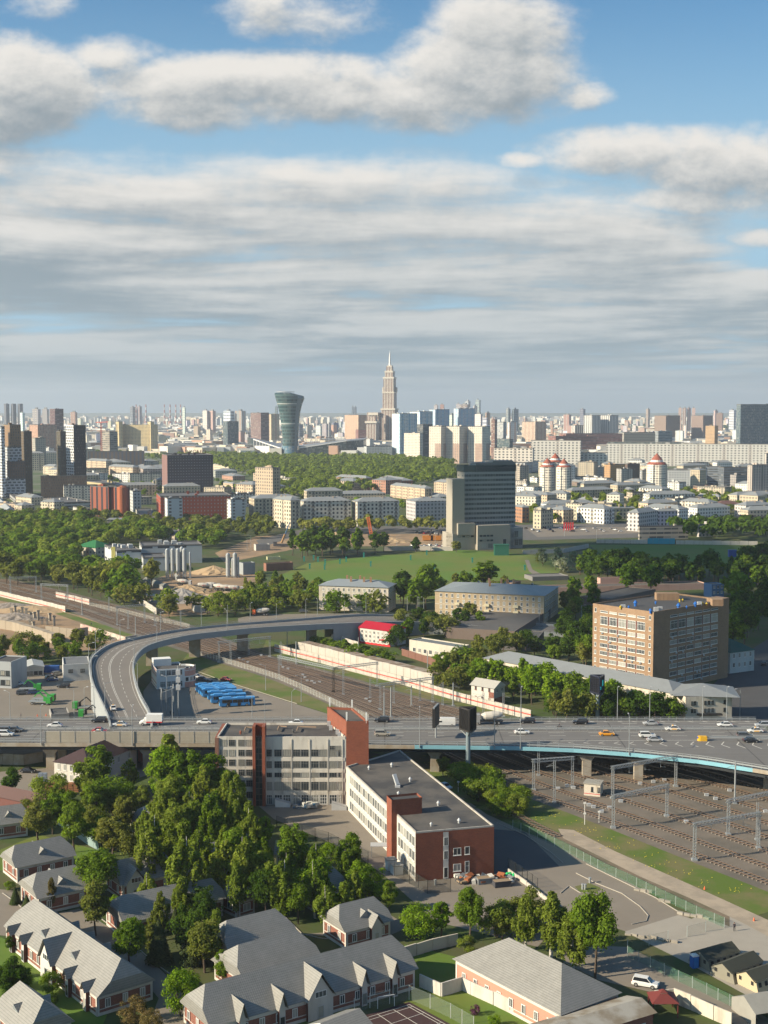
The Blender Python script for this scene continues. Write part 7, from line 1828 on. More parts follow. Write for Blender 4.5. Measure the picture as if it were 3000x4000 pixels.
# sports court
ct=thing('sports_court','dark red sports court with white lines at the bottom edge','sports court',P(1600,3990));o=ct.location
cp_=[P(1400,3975),P(1598,3915),P(1830,4040),P(1600,4130)];cc_=[p-o for p in cp_]
q=MB();q.face([(p.x,p.y,.07) for p in reversed(cc_)]);q.build('surface',mat('court_red',(.06,.032,.032),.9,var=.15,scale=.4),ct)
q=MB()
def cl(u0,v0,u1,v1,w_=.06):
    f=lambda u,v:cc_[0].lerp(cc_[1],u).lerp(cc_[3].lerp(cc_[2],u),v);a,b=f(u0,v0),f(u1,v1);q.bar((a.x,a.y,.085),(b.x,b.y,.085),.09,.02)
for f in (.06,.32,.62,.94):cl(.05,f,.95,f);cl(f,.05,f,.95)
cl(.05,.12,.95,.12);cl(.88,.06,.88,.95);q.build('line',m_paint,ct)
gl=thing('goal_frame','white goal frame on the sports court','goal',P(1508,3935));q=MB();q.bar((-1.4,-.5,0),(-1.4,-.5,2),.09);q.bar((1.4,.5,0),(1.4,.5,2),.09);q.bar((-1.4,-.5,2),(1.4,.5,2),.09);q.build('frame',m_white,gl)

ru=random.Random(31)
for (x,y) in [(45,2395),(60,2398),(75,2401),(88,2405),(103,2409),(120,2414),(135,2418),(150,2424),(118,2440),(130,2455),(185,2442),(212,2445),(165,2440),(195,2425)]:
    t=thing('ruined_column','broken grey concrete column of the demolished hall','column',P(x,y),ru.uniform(0,1),'ruined columns');hh=ru.uniform(2.2,5);q=MB();q.box(-.5,-.5,0,.5,.5,hh);q.box(-.8,-.6,hh-.6,.8,.6,hh);q.build('column',m_beam,t)
for (x,y,r_,h_,lb) in ((40,2375,17,3.0,'overgrown mound of rubble above the ruined columns'),(130,2385,20,2.6,'long sandy mound beside the ruined columns'),(395,2497,8,2,'grey heap of broken slabs beside the graffiti wall')):heap(x,y,r_,h_,m_sandh if r_ == 20 else MATS['rubble'],lb)
# ================================================================== GANTRIES AND MASTS
def lattice(q,a,b,w,n=None,m=0,r=.07):
    a,b=Vector(a),Vector(b);d=b-a;R=d.to_track_quat('Z','Y').to_matrix();X,Yv=R @ Vector((1,0,0)),R @ Vector((0,1,0));n=n or max(2,int(d.length/(w*1.3)))
    cs=[X*sx*w/2+Yv*sy*w/2 for sx,sy in ((-1,-1),(1,-1),(1,1),(-1,1))]
    for c in cs:q.bar(a+c,b+c,r*1.5)
    for k in range(n):
        for i in range(4):
            p0,p1=a+d*k/n,a+d*(k+1)/n;q.bar(p0+cs[i],p1+cs[(i+1) % 4],r)
def gantry(b0,b1,h,label,h1=None):
    p,s_=P(*b0),P(*b1);t=thing('overhead_gantry',label,'gantry',p,0,'catenary gantries over the tracks');v=s_-p;d=v.normalized()
    for off in (Vector((0,0,0)),v):
        q=MB();lattice(q,off,off+Vector((0,0,h)),.55);q.box(off.x-.6,off.y-.6,0,off.x+.6,off.y+.6,.5);q.build('column',m_steel,t)
    q=MB();lattice(q,Vector((0,0,h-.4))-d*.6,v+Vector((0,0,h-.4))+d*.6,.75);q.build('truss',m_steel,t)
    n=int(v.length/4.5)
    for k in range(1,n):f=v*k/n;q=MB();q.bar((f.x,f.y,h-.8),(f.x,f.y,h-2.6),.08);q.bar((f.x,f.y,h-2.4),(f.x+1.4,f.y-.4,h-2.4),.05);q.build('hanger',m_steel,t)
def mast(px,py,h,label,arm=0,w=.5,solid=False):
    p=P(px,py);t=thing('catenary_mast',label,'mast',p,0,'catenary masts beside the tracks');q=MB()
    if solid:q.tube((0,0,0),(0,0,h),w*.5,w*.38,8)
    else:q.bar((-.25,0,0),(-.2,0,h),.16);q.bar((.25,0,0),(.2,0,h),.16);[q.bar((-.25,0,k*.7),(.25,0,k*.7),.08) for k in range(1,int(h/.7))]
    q.box(-.5,-.5,0,.5,.5,.4);q.build('pole',m_steel,t)
    if arm:q=MB();q.bar((0,0,h-1.2),(arm,0,h-1.6),.08);q.bar((0,0,h-.3),(arm*.8,0,h-1.55),.05);q.build('bracket',m_steel,t)
for b0,b1,h,lb in [((2393,3120),(2639,3073),8.6,'steel portal gantry whose right leg touches the blue fascia'),((2395,3236),(2604,3190),8.2,'nearer steel portal gantry in front of the relay cabin'),
                      ((2084,3088),(2235,3076),8.4,'steel portal gantry left of the relay cabin'),((2844,3262),(3060,3215),8.6,'steel portal gantry at the right picture edge, rear one'),
                      ((2712,3362),(2962,3316),8.6,'nearest steel portal gantry at the lower right'),((856,2588),(1054,2566),8.5,'steel gantry just in front of the curved ramp'),
                      ((1090,2654),(1303,2704),9,'long steel gantry left of the brick lift tower'),((1303,2704),(1473,2681),9,'steel gantry behind the lift tower reaching the striped wall'),
                      ((1485,2774),(1690,2745),9,'steel gantry right of the lift tower'),((41,2318),(141,2315),9,'steel gantry at the upper left edge, first'),((162,2346),(264,2351),9,'steel gantry at the upper left, second'),((458,2443),(565,2433),9,'steel gantry at the upper left, third')]:gantry(b0,b1,h,lb)
for i,(px,py,h) in enumerate([(2165,3136,11),(2103,3030,10),(2870,3140,11),(2957,3282,9),(901,2594,9),(1157,2594,9),(1341,2715,9.5),(1097,2600,9.5),(321,2402,9),(426,2394,8),(501,2457,8.5),(530,2489,9),(605,2445,7),(706,2462,9),(39,2286,8),(972,2560,7),(1538,2748,8),(1527,2802,10),(1500,2800,8),(1446,2728,7),(1607,2758,7),(1640,2740,8),(1729,2755,8),(1770,2758,8),(1888,2798,8),(1966,2800,8)]):
    mast(px,py,h,'grey catenary mast with bracket, %s' % ('right of the railway' if px > 2000 else 'upper left' if px < 720 else 'behind the viaduct'),arm=(2.2 if i % 2 else-2.2),solid=i % 3 == 2)
# contact wires between the right-hand gantries
q=MB()
for k in (1,2,4,5,6,8):
    for i in range(0,NR-5,4):
        a,b=rp(i,2.2+(WID[i]-4.4)*k/8),rp(i+4,2.2+(WID[i+4]-4.4)*k/8);q.bar((a.x,a.y,5.9),(b.x,b.y,5.9),.03);q.bar((a.x,a.y,7.2),(b.x,b.y,7.2),.03)
tag(q.build('contact_wires',mat('wire_dark',(.06,.06,.06),.6)),'thin contact wires strung above all railway tracks','wires',kind='stuff')
for (px,py) in [(1183,2640),(1191,2650),(1200,2663),(1218,2665),(1228,2672),(1248,2668),(935,2575),(950,2582),(968,2590),(1430,2735),(1445,2745),(1105,2610),(1125,2616),(1020,2563),(2300,3150),(2318,3157),(2350,3175),(2380,3160),(2425,3135),(2680,3215),(2760,3110),(2795,3125),(2850,3092),(2500,3065),(2552,3058),(2595,3052),(2990,3175),(2180,3085),(2215,3075),(2240,3082)]:
    p=P(px,py);t=thing('trackside_box','small pale trackside equipment box between the rails','equipment box',(p.x,p.y,.1),0,'trackside boxes');q=MB();q.box(-.5,-.35,0,.5,.35,.55);q.box(-.55,-.4,.55,.55,.4,.62);q.build('box',m_ltgrey,t)
for (px,py) in [(2284,3222),(2340,3215),(2284,3180),(1790,3095)]:
    p=P(px,py);t=thing('marker_post','thin white marker post in the trackside grass','post',p,0,'marker posts');q=MB();q.tube((0,0,0),(0,0,2.8),.07,.07,6);q.box(-.3,-.1,2.6,.3,.1,3.0);q.build('post',m_white,t)

# ================================================================== LAMPS
def lamp(x,y,z,h,rz,label,double=False,grp='street lamps'):
    key=(h,double)
    if key not in LP:
        t=link('street_lamp',None);q=MB();q.tube((0,0,0),(0,0,h),.13,.07,8);q.bar((0,0,h-.1),(1.8,0,h+.5),.08)
        if double:q.bar((0,0,h-.1),(-1.8,0,h+.5),.08)
        q.build('pole',m_steel,t)
        for s_ in ((1,-1) if double else (1,)):q=MB();q.box(1.5 if s_ > 0 else-2.3,-.15,h+.42,2.3 if s_ > 0 else-1.5,.15,h+.55);q.build('lamp_head',m_ltgrey,t)
        LP[key]=t;t.location=(x,y,z);t.rotation_euler=(0,0,rz)
    else:t=copy_thing(LP[key],(x,y,z),rz)
    return tag(t,label,'street lamp',grp)
LP={}
for px in (165,521,1290,1638,1926,2025,2427,2922):x=P(px,2900,ZH).x;lamp(x,yn(x)-.2,ZH-.5,10.5,pi/2,'tall grey lamp post on the near edge of the viaduct')
for px in (370,675,1500,2034,2410,2536,2742,2836):x=P(px,2810,ZH).x;lamp(x,YF+.3,ZH-.5,10.5,-pi/2,'tall grey lamp post behind the far rail of the viaduct')
for i in (8,20,28,38,46,54,62,70,76,84,92,100,108):p=OUT[i];lamp(p.x,p.y,p.z,9,atan2((INN[i]-p).y,(INN[i]-p).x),'lamp post along the outer edge of the curved ramp')
for i in (18,32,48,64):p=INN[i];lamp(p.x,p.y,p.z,9,atan2((OUT[i]-p).y,(OUT[i]-p).x),'lamp post along the inner edge of the curved ramp')
for (px,py) in [(40,2812),(290,2800),(330,2790),(653,2745),(650,2800),(985,2810),(1140,2808),(1038,2697),(1177,2742),(890,2440),(1080,2430),(1240,2415),(1345,2395),(1630,2405),(1655,2405),(1591,2400),(2270,2440),(2300,2440),(2800,2800),(2890,2800),(1780,2440),(2390,2520),(980,2140),(965,2150),(1190,2085),(1300,2085),(1550,2140),(1700,2120),(2330,2110),(2205,2095),(2095,2080)]:
    p=P(px,py);lamp(p.x,p.y,0,9,random.uniform(0,6),'slim street lamp standing at ground level %s' % ('by the bus park' if 500 < px < 1250 and py > 2600 else 'in the left car park' if px < 400 else 'on the far streets'))
for (px,py,h) in [(698,2800,17),(1122,2535,10),(1203,2528,10),(1670,2635,9),(1400,2575,9)]:
    p=P(px,py);t=thing('utility_mast','tall slender mast with antenna boxes' if h > 15 else 'plain concrete pole behind the railway','mast',p,0,'poles');q=MB();q.tube((0,0,0),(0,0,h),.3 if h > 15 else .16,.14,8);q.build('pole',m_steel,t)
    if h > 15:q=MB();[q.box(-.7,-.7,z,.7,.7,z+1.6) for z in (9,11.5,14)];q.build('antenna_panel',m_ltgrey,t)

# ================================================================== BILLBOARDS
def billboard(base,top_pole,x0,x1,y0,y1,label,screen):
    b=P(*base);Yb=b.y;s_=Yb/F;zt=zat(Yb,top_pole);z0,z1=zat(Yb,y1),zat(Yb,y0);W_=(x1-x0)/2*s_
    t=thing('billboard',label,'billboard',(b.x,Yb,0));q=MB();q.tube((0,0,0),(0,0,zt),.68,.6,16);q.build('pole',mat('pole_bluegrey',(.22,.28,.31),.5,.2),t)
    tri=[Vector((W_*1.05*cos(a),W_*1.05*sin(a))) for a in (radians(-88),radians(32),radians(152))]
    for i in range(3):
        a,b_=tri[i],tri[(i+1) % 3];q=MB();q.wall(a,b_,z0,z1,0);q.wall(b_,a,z0,z1,1)
        q.bar((a.x,a.y,z1),(b_.x,b_.y,z1),.4);q.bar((a.x,a.y,z0),(b_.x,b_.y,z0),.4);q.bar((a.x,a.y,z0),(a.x,a.y,z1),.4)
        for k in range(1,5):p=a.lerp(b_,k/5);q.bar((p.x*1.03,p.y*1.03,z0),(p.x*1.03,p.y*1.03,z1),.12)
        q.build('display_panel',[screen,m_black],t)
        q=MB();q.bar((a.x,a.y,z0),(0,0,z0-2),.35);q.bar((a.x*.9,a.y*.9,z1),(0,0,z0),.25);q.build('support_arm',m_grey,t)
    return t,tri,z0,z1
billboard((1828,3038),2850,1802,1872,2766,2850,'dark three-sided billboard frame on a thick pole in front of the viaduct',mat('billboard_back',(.035,.032,.03),.8))
t,tri,z0,z1=billboard((2334,2826),2700,2307,2366,2640,2705,'three-sided electronic billboard on a blue grey pole behind the viaduct',mat('screen_dark',(.03,.035,.06),.3))
M=bpy.data.materials.new('screen_cyan');M.use_nodes=True;b=M.node_tree.nodes['Principled BSDF'];b.inputs['Base Color'].default_value=(.0,.25,.28,1);b.inputs['Emission Color'].default_value=(.0,.45,.5,1);b.inputs['Emission Strength'].default_value=.5
a,b_=tri[0],tri[1];n_=(b_-a).orthogonal().normalized() if False else Vector(((b_-a).y,-(b_-a).x)).normalized()*.12
for (f0,f1,g0,g1) in ((.55,.62,.4,.75),(.66,.73,.4,.75),(.12,.3,.25,.3),(.12,.3,.35,.4)):
    q=MB();q.wall(a.lerp(b_,f0)+n_,a.lerp(b_,f1)+n_,z0+(z1-z0)*g0,z0+(z1-z0)*g1);q.build('lit_figure',M,t)
p=P(1702,2990);z0,z1=zat(p.y,2835),zat(p.y,2760);t=thing('billboard','narrow dark billboard seen almost edge-on on a grey post','billboard',p,radians(76));q=MB();q.tube((0,0,0),(0,0,z0),.25,.25,8);q.build('pole',m_steel,t)
q=MB();q.box(-3,-.4,z0,3,.4,z1);q.build('display_panel',m_black,t);q=MB();q.bar((-3,0,z1+.1),(3,0,z1+.1),.5);q.build('rail',m_grey,t)
# traffic sign frame by the lot
p=P(655,2790);t=thing('sign_gantry','backs of large road signs on a steel frame beside the ramp end','road sign',p,radians(68));q=MB();q.box(-4,-.15,5.5,4,.15,8);q.build('sign_back',m_grey,t)
for sx in (-3.7,3.7):q=MB();q.box(sx-.15,-.15,0,sx+.15,.15,9.4);q.build('post',m_steel,t)

# ================================================================== VEHICLES
def hx(px,py,c,w='',rz=pi,st='sedan',taxi=False,lab=None):
    car(px,py,c,w,ZH,rz,st,'vehicles driving on the viaduct',taxi=taxi)
for a in [(214,2836,'w','in the far lane at the left of the viaduct',pi),(388,2817,'k','in the far lanes, above the ramp mouth',pi,'suv'),(390,2857,'r','behind the noise barrier on the viaduct',0),(22,2871,'w','first in the near lanes at the left edge',0,'suv'),(28,2857,'g','just behind the white car at the left edge',0,'suv'),(60,2853,'g','ahead of the grey car near the left edge',0),
          (798,2823,'w','in the far lane left of the office roof',pi),(1156,2826,'w','half hidden behind the office roof',pi),(1492,2816,'k','in the far lane right of the lift tower',pi,'suv'),(1494,2870,'t','in the near lanes right of the lift tower',0,'suv'),(2038,2862,'w','in the middle lanes right of the dark billboard',0),(2060,2820,'k','behind the mixer truck in the far lane',pi,'suv'),
          (2266,2824,'k','in the far lane left of the electronic billboard',pi,'suv'),(2541,2828,'s','in the far lane right of the electronic billboard',pi,'sedan'),(2832,2834,'w','in the far lane near the pale barrack end',pi),(2980,2836,'s','leaving the picture in the far lane at the right edge',pi,'suv'),(2528,2876,'w','beside the silver car in the near lanes',0,'suv'),(2557,2892,'s','in the near lanes next to the white car',0),(2910,2878,'g','in the near lanes close to the right edge',0,'suv'),(2933,2895,'k','nearest the gore marking at the right edge',0)]:
    hx(a[0],a[1],a[2],a[3],a[4],a[5] if len(a) > 5 else 'sedan')
for a in [(467,2833,'with yellow doors in the far lanes left of the van',pi),(390,2866,'with yellow doors behind the noise barrier',0),(2628,2849,'with yellow doors in the far lanes at right',pi),(2950,2857,'with yellow doors near the right edge',pi)]:hx(a[0],a[1],'w',a[2],a[3],'sedan',True)
hx(2370,2869,'y','driving alone in the near lanes',0)
# parked and others on the ground
for (px,py,c,w,rz,st) in [(205,2684,'k','parked alone in the middle of the left car park',pi,'suv'),(200,2658,'g','beside the white shed in the left car park',.6,'suv')][:0]+[
    (248,2683,'k','alone in the middle of the left car park',pi,'suv'),(200,2650,'k','beside the workshop in the left car park',.7,'suv'),(205,2657,'b','in front of the black car by the workshop',.2,'sedan'),(225,2635,'g','behind the black car by the workshop',.7,'suv'),(75,2673,'w','beside the grey office in the left car park',0,'sedan'),(70,2665,'s','behind the white car near the grey office',.1,'suv'),(55,2658,'g','third car behind the grey office',.1,'sedan'),(98,2692,'k','left of the green loaders',.2,'sedan'),(88,2710,'g','left below the green loaders',.3,'suv'),(135,2708,'b','below the green loader cranes',.3,'suv'),
    (882,2656,'r','parked by the kerb of the bus park',-.4,'sedan'),(823,2668,'g','between the office and the red car',-.5,'sedan'),(790,2655,'g','beside the rounded office end',-.4,'sedan'),(768,2645,'s','closest to the rounded office end',-.4,'sedan'),(110,3013,'k','on the street below the viaduct at left',-.1,'sedan'),
    (1739,3075,'l','beside the flat factory roof',-.95,'sedan'),(2521,3846,'w','large in the foreground lane',-.42,'suv'),(2120,2703,'w','parked under the bright trees, first',-.5,'suv'),(2160,2713,'w','parked under the bright trees, second',-.5,'suv'),(2090,2697,'r','parked left of the two white cars',-.5,'sedan'),(2455,2790,'t','half hidden by trees behind the viaduct',-.3,'sedan'),(2545,2808,'w','just behind the viaduct rail among trees',.1,'sedan'),
    (2690,2560,'g','in the shaded street by the villa',-1.2,'sedan'),(2985,2595,'k','in the dark street at right',1.2,'suv'),(1580,2536,'k','in front of the garage row',.1,'sedan'),(1775,2588,'k','at the corner of the garage row',.1,'suv'),(1185,2390,'g','on the back street under the trees',.1,'suv')]:
    car(px,py,c,w,.03,rz,st,'cars on the ground')
rr_=random.Random(9)
for k in range(46):                                    # far car parks
    if k < 20:px,py=2055+k*22+rr_.uniform(-6,6),2064+(k % 3)*6
    elif k < 34:px,py=1610+(k-20)*12,2132+((k-20) % 2)*4
    else:px,py=1630+(k-34)*11,2080+(k % 2)*5
    reg='far right of the dark tower' if k < 20 else 'left of the beige podium' if k < 34 else 'by the lilac house'
    car(px,py,rr_.choice('wwkskgbr'),reg,.05,rr_.uniform(0,3),rr_.choice(('sedan','suv')),'far parked cars')
# buses
m_bus=mat('bus_blue',(.05,.29,.64),.35,spec=.6)
def make_bus():
    t=link('bus',None);L,W_,h=12,2.5,3.0;q=MB();q.box(-L/2,-W_/2,.35,L/2,W_/2,1.35);q.box(-L/2,-W_/2,2.55,L/2,W_/2,h);q.box(-L/2+.03,-W_/2+.03,1.35,L/2-.03,W_/2-.03,2.55);q.box(-5,-.8,h,-2,.8,h+.3);q.box(0,-.7,h,2.5,.7,h+.25);q.build('body',m_bus,t)
    for sy in (-1,1):
        for k in range(6):x=-5.2+k*1.8;g=MB();g.box(x,sy*W_/2-.01,1.4,x+1.6,sy*W_/2+.02,2.5);g.build('side_window',m_glass,t)
    for sx in (-1,1):g=MB();g.box(sx*L/2-.015,-1.15,1.2 if sx > 0 else 1.5,sx*L/2+.02,1.15,2.7);g.build('windscreen' if sx > 0 else 'rear_window',m_glass,t)
    for sx in (-3.4,3.2):
        for sy in (-1,1):wheel(t,sx,sy*(W_/2-.12),.48,.28)
    for sy in (-1,1):g=MB();g.box(L/2,sy*.95-.2,.7,L/2+.03,sy*.95+.2,.9);g.build('headlight',m_lamp,t)
    for d_ in (-3.0,.6,4.7):g=MB();g.box(d_-.55,-W_/2-.02,.4,d_+.55,-W_/2+.01,2.5);g.build('door',m_glass,t)
    return t
bus=None
bp_=[(830,2696),(842,2703),(850,2708),(856,2714),(879,2725),(892,2738),(926,2752)]
bl=['rearmost','second from the rear','third from the rear','fourth from the rear, beside the gap','third from the front, just after the gap','second from the front','nearest and foremost']
for (px,py),lb in zip(bp_,bl):
    p=P(px,py+6);d_=P(980,2762)-P(870,2768)
    loc,rz=(p.x,p.y,.05),radians(14)
    if bus is None:bus=make_bus();bus.location=loc;bus.rotation_euler=(0,0,rz);t=bus
    else:t=copy_thing(bus,loc,rz)
    tag(t,'blue city bus in the parked row, '+lb,'bus','blue buses parked in a row')
def simple_truck(px,py,z,rz,kind,label,cat,colr=(.72,.72,.70),grp=None):
    p=P(px,py,z+.3);t=thing(kind,label,cat,(p.x,p.y,z+.03),rz,grp)
    if kind == 'delivery_van':
        q=MB();secs=[[(x,-1,.45),(x,1,.45),(x,1,h_*.6),(x,.85,h_),(x,-.85,h_),(x,-1,h_*.6)] for x,h_ in ((-3,2.4),(1.3,2.5),(2.1,1.75),(2.9,1.2),(3.0,.9))];loft(q,secs);q.build('body',mat('van_white',(.7,.69,.66),.4,spec=.5),t)
        q=MB();q.face([(1.42,-.85,2.42),(1.42,.85,2.42),(2.12,.9,1.8),(2.12,-.9,1.8)][::-1]);q.build('windscreen',m_glass,t)
        for sy in (-1,1):q=MB();q.box(.9,sy*1.0-.02,1.3,1.9,sy*1.0+.02,1.75);q.build('side_window',m_glass,t)
        for sx in (-2,2.1):
            for sy in (-1,1):wheel(t,sx,sy*.9,.36,.24)
    elif kind == 'box_van':
        q=MB();q.box(-3.4,-1.15,.9,1.2,1.15,3.3);q.box(-3.42,-1.17,.9,1.22,1.17,1.25,1);q.build('cargo_box',[m_white,m_redp],t)
        q=MB();loft(q,[[(x,-1,.45),(x,1,.45),(x,1,h_*.7),(x,.85,h_),(x,-.85,h_),(x,-1,h_*.7)] for x,h_ in ((1.2,2.2),(1.9,2.15),(2.5,1.5),(3.2,1.1),(3.3,.85))]);q.build('cab',m_white,t)
        q=MB();q.face([(1.93,-.8,2.1),(1.93,.8,2.1),(2.52,.85,1.55),(2.52,-.85,1.55)][::-1]);q.build('windscreen',m_glass,t)
        for s_ in (-.5,0,.5):q=MB();q.box(-1.9+s_*1.4,-1.19,2.1+abs(s_)*.2,-1.3+s_*1.4,-1.16,2.35);q.build('logo_mark',m_redp,t)
        for sx in (-2.2,2.3):
            for sy in (-1,1):wheel(t,sx,sy*.95,.4,.26)
    elif kind == 'mixer_truck':
        q=MB();q.box(-4,-1.1,.8,4,1.1,1.1);q.build('chassis',m_black,t)
        q=MB();q.box(2.7,-1.2,.7,4.2,1.2,2.9);q.build('cab',mat('truck_cab_%d' % int(colr[0]*100),colr,.5),t);q=MB();q.box(4.19,-1.05,1.8,4.22,1.05,2.7);q.build('windscreen',m_glass,t)
        q=MB();pr=[(-4,3.0,.5),(-3,2.8,.95),(-1,2.5,1.3),(1,2.35,1.2),(2.3,2.2,.7)]
        for a,b in zip(pr,pr[1:]):q.tube((a[0],0,a[1]),(b[0],0,b[1]),a[2],b[2],14)
        q.build('mixing_drum',mat('drum_cream',(.56,.52,.46),.5),t)
        q=MB();[q.box(-.8+s_,-1.33,2.3,-.2+s_,-1.2,2.6) for s_ in (-.6,.5)];q.build('logo_mark',m_redp,t)
        for sx in (-2.8,-1.6,2.9):
            for sy in (-1,1):wheel(t,sx,sy*1.0,.5,.3)
    elif kind == 'loader_truck':
        q=MB();q.box(-4,-1.1,.9,2.2,1.1,1.15);q.build('flatbed',m_grey,t)
        gm_=mat('bright_green_paint',(.04,.30,.05),.45);q=MB();q.box(2.3,-1.15,.6,3.9,1.15,2.7);q.build('cab',gm_,t);q=MB();q.box(3.89,-1,1.6,3.93,1,2.5);q.build('windscreen',m_glass,t)
        q=MB();q.box(1.2,-.4,1.1,2.0,.4,2.6);q.bar((1.6,0,2.5),(-.6,0,4.2),.35);q.bar((-.6,0,4.2),(-2.2,0,2.6),.28);q.build('crane_arm',m_black if colr[0] > .7 else gm_,t)
        for sx in (-2.6,2.7):
            for sy in (-1,1):wheel(t,sx,sy*.95,.45,.28)
    return t
simple_truck(590,2828,ZH,pi,'box_van','white box van with red mark driving in the far lanes','van')
simple_truck(1738,2832,ZH,pi,'delivery_van','white panel van in the far lane left of the dark billboard','van')
simple_truck(1910,2824,ZH,pi,'mixer_truck','cream concrete mixer truck with red marks behind the dark billboard','truck',(.3,.3,.3))
for (px,py,lb) in ((158,2748,'green crane loader truck, left one of the parked pair'),(172,2738,'green crane loader truck, right one of the parked pair')):simple_truck(px,py,.03,-.1,'loader_truck',lb,'truck',(.5,.5,.5),'green loader trucks')
for (px,py,lb) in ((331,2768,'green cab loader truck with dark arm near the ramp wall, upper'),(355,2800,'green cab loader truck with dark arm near the ramp wall, lower')):simple_truck(px,py,.03,pi+.08,'loader_truck',lb,'truck',(.8,.5,.5),'green loader trucks')
simple_truck(118,2697,.03,.1,'loader_truck','green crane loader truck behind the parked pair','truck',(.5,.5,.5),'green loader trucks')
for (px,py) in ((800,2300),(830,2298),(860,2305),(890,2308),(920,2310),(600,2345),(720,2285)):simple_truck(px,py,.03,rr_.uniform(-.4,.2),'mixer_truck','grey and white concrete mixer truck in the works yard','truck',(.5,.5,.5),'mixer trucks of the works')
simple_truck(1020,2402,.05,pi,'mixer_truck','orange cab concrete mixer truck on the back street','truck',(.70,.14,.04))
p=P(428,2735,8.4);
i_=24;c_=OUT[9].lerp(INN[9],.22);carr=copy_thing(CARP['sedant'],(c_.x,c_.y,c_.z+.02),radians(105),color=NC['w']);tag(carr,'white and yellow taxi driving up the curved ramp','taxi','cars on the ramp')
# motorbike on the viaduct
p=P(2187,2846,ZH);t=thing('motorcycle','motorcycle with a rider in the middle lanes of the viaduct','motorcycle',(p.x,p.y,ZH+.02),pi)
for sx in (-.7,.7):wheel(t,sx,0,.32,.14)
q=MB();q.bar((-.7,0,.6),(.6,0,.7),.3);q.bar((.6,0,.75),(.75,0,.3),.08);q.bar((.45,-.35,1.0),(.45,.35,1.0),.05);q.build('body',m_black,t)
person((p.x,p.y,ZH+.05),pi/2,(.05,.05,.06),(.03,.03,.04),'rider in dark clothes on the motorcycle',{'pel':(0,0,.85),'che':(0,.1,1.2),'nec':(0,.14,1.36),'hd':(0,.16,1.45),'top':(0,.18,1.6),'lh':(-.13,.05,.8),'rh':(.13,.05,.8),'lk':(-.25,.4,.75),'rk':(.25,.4,.75),'la':(-.2,.2,.35),'ra':(.2,.2,.35),'lt':(-.2,.35,.3),'rt':(.2,.35,.3),'ls':(-.19,.1,1.28),'rs':(.19,.1,1.28),'le':(-.25,.25,1.08),'re':(.25,.25,1.08),'lw':(-.25,.42,1.02),'rw':(.25,.42,1.02),'lf':(-.25,.5,1.0),'rf':(.25,.5,1.0)})

# ================================================================== PEOPLE
p=P(2868,3638);person((p.x,p.y,.06),pi,(.05,.04,.05),(.015,.015,.02),'person in dark clothes standing on the paved yard holding a phone',{'re':(.24,.08,1.14),'rw':(.12,.28,1.24),'rf':(.07,.32,1.30)})
for (px,py,lb) in [(742,2714,'person in black standing near the pink office, left of two'),(764,2714,'person in black standing near the pink office, right of two'),(764,2713,None),(764,2712,None),(666,2796,'person waiting at the stop by the ramp end'),(675,2799,'second person waiting at the stop by the ramp end'),(82,2806,'person by the gatehouse'),(357,2444,'person walking on the bank below the tracks')]:
    if lb:p=P(px,py);person((p.x,p.y,.04),random.uniform(0,6),(.04,.04,.05),(.02,.02,.03),lb)

# ================================================================== YARD THINGS
m_tent=mat('tent_olive',(.055,.058,.045),.9,var=.2,scale=.6);m_tentw=mat('tent_wall_canvas',(.24,.225,.18),.9,var=.12,scale=.5)
def tent(C,A,R,label,wc=None):
    C,A,R=P(*C),P(*A),P(*R);e=(R-C).xy.normalized();L=(R-C).xy.length;n=Vector((-e.y,e.x));Wd=max(5.5,min(7,(A-C).xy.length));cen=C.xy+e*L/2+n*Wd/2
    t=thing('army_tent',label,'tent',(cen.x,cen.y,.06));z1,z2=1.9,3.0;f=lambda s,w,z:((e*s+n*w).x,(e*s+n*w).y,z);a,b=L/2,Wd/2
    q=MB();q.face([f(-a,-b,0),f(a,-b,0),f(a,-b*.8,z1),f(-a,-b*.8,z1)]);q.face([f(a,b,0),f(-a,b,0),f(-a,b*.8,z1),f(a,b*.8,z1)])
    q.face([f(-a,b,0),f(-a,-b,0),f(-a,-b*.8,z1),f(-a,0,z2),f(-a,b*.8,z1)]);q.face([f(a,-b,0),f(a,b,0),f(a,b*.8,z1),f(a,0,z2),f(a,-b*.8,z1)]);q.build('canvas_wall',wc or m_tentw,t)
    q=MB();q.face([f(-a-.3,-b*.85,z1-.1),f(a+.3,-b*.85,z1-.1),f(a+.3,0,z2+.05),f(-a-.3,0,z2+.05)]);q.face([f(a+.3,b*.85,z1-.1),f(-a-.3,b*.85,z1-.1),f(-a-.3,0,z2+.05),f(a+.3,0,z2+.05)]);q.build('tent_roof',m_tent,t)
    for k in range(5):
        s=-a+L*(k+.5)/5;q=MB();o1,o2=f(s-.35,-b*.93-.02,.9),f(s+.35,-b*.93-.02,.9);o3,o4=f(s+.35,-b*.85-.02,1.65),f(s-.35,-b*.85-.02,1.65);q.face([o1,o2,o3,o4]);q.build('window_flap',m_black,t)
    for w in (-.5,.5):q=MB();q.face([f(-a-.03,w*b-.3*-1,1.0),f(-a-.03,w*b-.3,1.0),f(-a-.03,w*b-.3,1.7),f(-a-.03,w*b+.3,1.7)]);q.build('window_flap',m_black,t)
tent((2774,3798),(2700,3770),(2896,3762),'dark olive army tent, rear one beside the blue portable toilet');tent((2870,3848),(2790,3812),(2988,3800),'dark olive army tent, middle one of the three');tent((2962,3884),(2890,3852),(3080,3845),'cream walled army tent with open entrance, nearest of the three',mat('tent_cream',(.50,.42,.28),.9))
M=mat('worn_tarpaulin',(.30,.29,.26),.9,var=.2,scale=.5);C,R=P(2960,3975),P(3080,3935)
